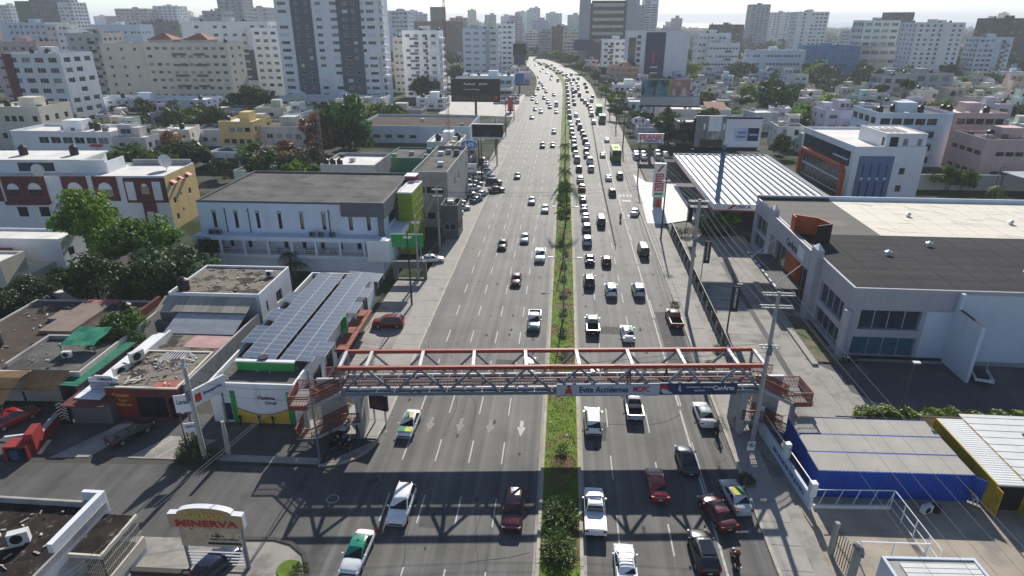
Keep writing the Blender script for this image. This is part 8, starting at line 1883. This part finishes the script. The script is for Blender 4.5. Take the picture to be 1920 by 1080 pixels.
for i, (px, py, rx, h, c, lab) in enumerate(((1436, 222, 10, 14, 'dark', 'big dark tree right of the white villa with curved wall'), (1462, 200, 9, 12, 'dark', 'dark tree behind the big dark tree of the villa'), (1520, 236, 8, 9, 'light', 'sunlit yellow green tree behind the modern white office'), (1560, 232, 8, 10, 'light', 'second sunlit tree behind the modern white office'), (1610, 232, 9, 9, 'mid', 'broad tree beside the pale blue grey block'), (1250, 245, 5, 8, 'mid', 'tree under the tall picture billboard'), (1688, 215, 3, 14, 'dark', 'slim dark cypress before the lower grey wing'), (1845, 215, 9, 8, 'mid', 'tree row right of the grey three storey block'), (1545, 120, 8, 9, 'dull', 'tree before the bright blue school'), (1775, 362, 3, 6, 'mid', 'shrubby tree against the compound wall'), (1800, 358, 3, 5, 'mid', 'second shrubby tree against the compound wall'))):
    g = G(px, py); tree(g.x, g.y, rx, h, c, lab, None, 1)
g = G(1865, 372); palm(g.x, g.y, 2.4, 2.8, 'bright little palm beside the open blue shed', col=(.12, .18, .03))
def wood(n, xf, y0, y1, rmin, rmax, label):
    m = MB()
    for k in range(n):
        for tr in range(20):
            y = y0 + (y1 - y0) * R.random(); lo, hi = xf(y); x = R.uniform(lo, hi); r = R.uniform(rmin, rmax)
            if free(x, y, r * .35): break
        b = len(m.v); z = r * R.uniform(.6, 1.0); a = R.random() * 6.28; c, s_ = math.cos(a) * r, math.sin(a) * r; me = FAR[k % 3]
        m.v += [(x + v.co.x * c - v.co.y * s_, y + v.co.x * s_ + v.co.y * c, max(.1, z + v.co.z * r)) for v in me.vertices]
        for p in me.polygons: m.f.append(tuple(b + i for i in p.vertices)); m.m.append(0)
    o = struct(m.obj('woodland', M_LEAF), 'stuff', label); o.color = (.045, .085, .02, 1)
def scatter(n, xf, y0, y1, lab, gr, rmin=3, rmax=7):
    for k in range(n):
        y = y0 + (y1 - y0) * R.random(); lo, hi = xf(y); x = R.uniform(lo, hi); r = R.uniform(rmin, rmax)
        for tr in range(20):
            if free(x, y, r * .35): break
            x = R.uniform(lo, hi); y = y0 + (y1 - y0) * R.random()
        c = R.choice(['dark', 'mid', 'dull', 'dark', 'light']); w = {'dark': 'dark green', 'mid': 'mid green', 'dull': 'grey green', 'light': 'yellow green'}[c]
        zz = near(x, y, lab); sz = 'small' if r < 5 else 'large'; tree(x, y, r, r * R.uniform(1.0, 1.5) + 1.5, c, f'{sz} {w} tree {zz}', f'{sz} {w} trees {zz}', 2)
scatter(84, lambda y: (36, 30 + y * .8), 185, 420, 'among the houses behind the fuel station', 'behind the fuel station')
wood(150, lambda y: (30, 20 + y * .8), 430, 950, 4, 9, 'mass of trees among the roofs below the right skyline')
scatter(44, lambda y: (30, 20 + y * .8), 400, 620, 'in the low quarter below the right skyline', 'right quarter', 5, 9)
scatter(60, lambda y: (-30 - y * .62, -60), 125, 280, 'among the houses behind the maroon apartments', 'left streets')
wood(110, lambda y: (-20 - y * .8, -40), 420, 950, 4, 9, 'mass of trees among the roofs below the left skyline')
scatter(44, lambda y: (-20 - y * .8, -40), 290, 560, 'in the low quarter below the left skyline', 'left quarter', 5, 9)
scatter(26, lambda y: (XC(y) + 20, XC(y) + 30), 380, 760, 'lining the right side of the distant bend', 'distant bend', 4, 7)
scatter(22, lambda y: (21.5, 34), 190, 380, 'along the shops right of the avenue', 'shops right', 2.5, 4)
m = MB(); r2 = random.Random(5)
for k in range(5200):                  # far-off woods between the distant blocks
    y = 900 + 1900 * r2.random(); x = r2.uniform(-.9 * y, .78 * y); s_ = r2.uniform(4, 11); z = r2.uniform(0, 6)
    if abs(x - XC(y)) < 18: continue
    a = r2.random() * 6.28; m.q([(x - s_ * math.cos(a), y - s_ * math.sin(a), z), (x + s_ * math.cos(a), y + s_ * math.sin(a), z), (x + s_ * .5, y + 2, z + s_ * .9), (x - s_ * .6, y + 1, z + s_ * .8)])
o = struct(m.obj('distant_woods', M_LEAF), 'stuff', 'far-off mass of trees between the distant blocks'); o.color = (.04, .06, .03, 1)

# loose rubbish on the old flat roofs
m = MB(); rb = random.Random(8)
for x0, x1, y0, y1, z, n_ in ((-64, -49, 52, 67, 3.37, 90), (-46.5, -37, 67.5, 75.5, 5.36, 60), (-43, -37, 50, 56, 3.46, 50), (-47.5, -33, 22, 32.5, 3.81, 130), (-32.5, -25, 50, 77, 3.95, 50)):
    for k in range(n_):
        x, y, a = rb.uniform(x0, x1), rb.uniform(y0, y1), rb.random() * 3.1; L, w_ = rb.uniform(.05, .28), rb.uniform(.02, .08); M = Matrix.Translation((x, y, z)) @ Matrix.Rotation(a, 4, 'Z')
        m.box(-L, L, -w_, w_, 0, rb.uniform(.03, .12), rb.choice([0, 0, 1, 2]), M)
struct(m.obj('roof_rubbish', [M_CONC, M_CREAM, M_POLED]), 'stuff', 'loose rubble and scraps scattered on the old flat roofs')
# ================================================================== HAZE
m = MB(); m.box(-12100, 12100, -1100, 14100, -1.2, 120)
hz = m.obj('haze', []); hz['kind'] = 'stuff'; hz['label'] = 'pale even haze over the whole city'
hm = bpy.data.materials.new('haze_air'); hm.use_nodes = True; n = hm.node_tree.nodes; n.remove(n['Principled BSDF'])
pv = n.new('ShaderNodeVolumePrincipled'); pv.inputs['Color'].default_value = (.86, .9, .95, 1); pv.inputs['Density'].default_value = .00021; pv.inputs['Anisotropy'].default_value = .1
hm.node_tree.links.new(pv.outputs[0], n['Material Output'].inputs['Volume']); hz.data.materials.append(hm)
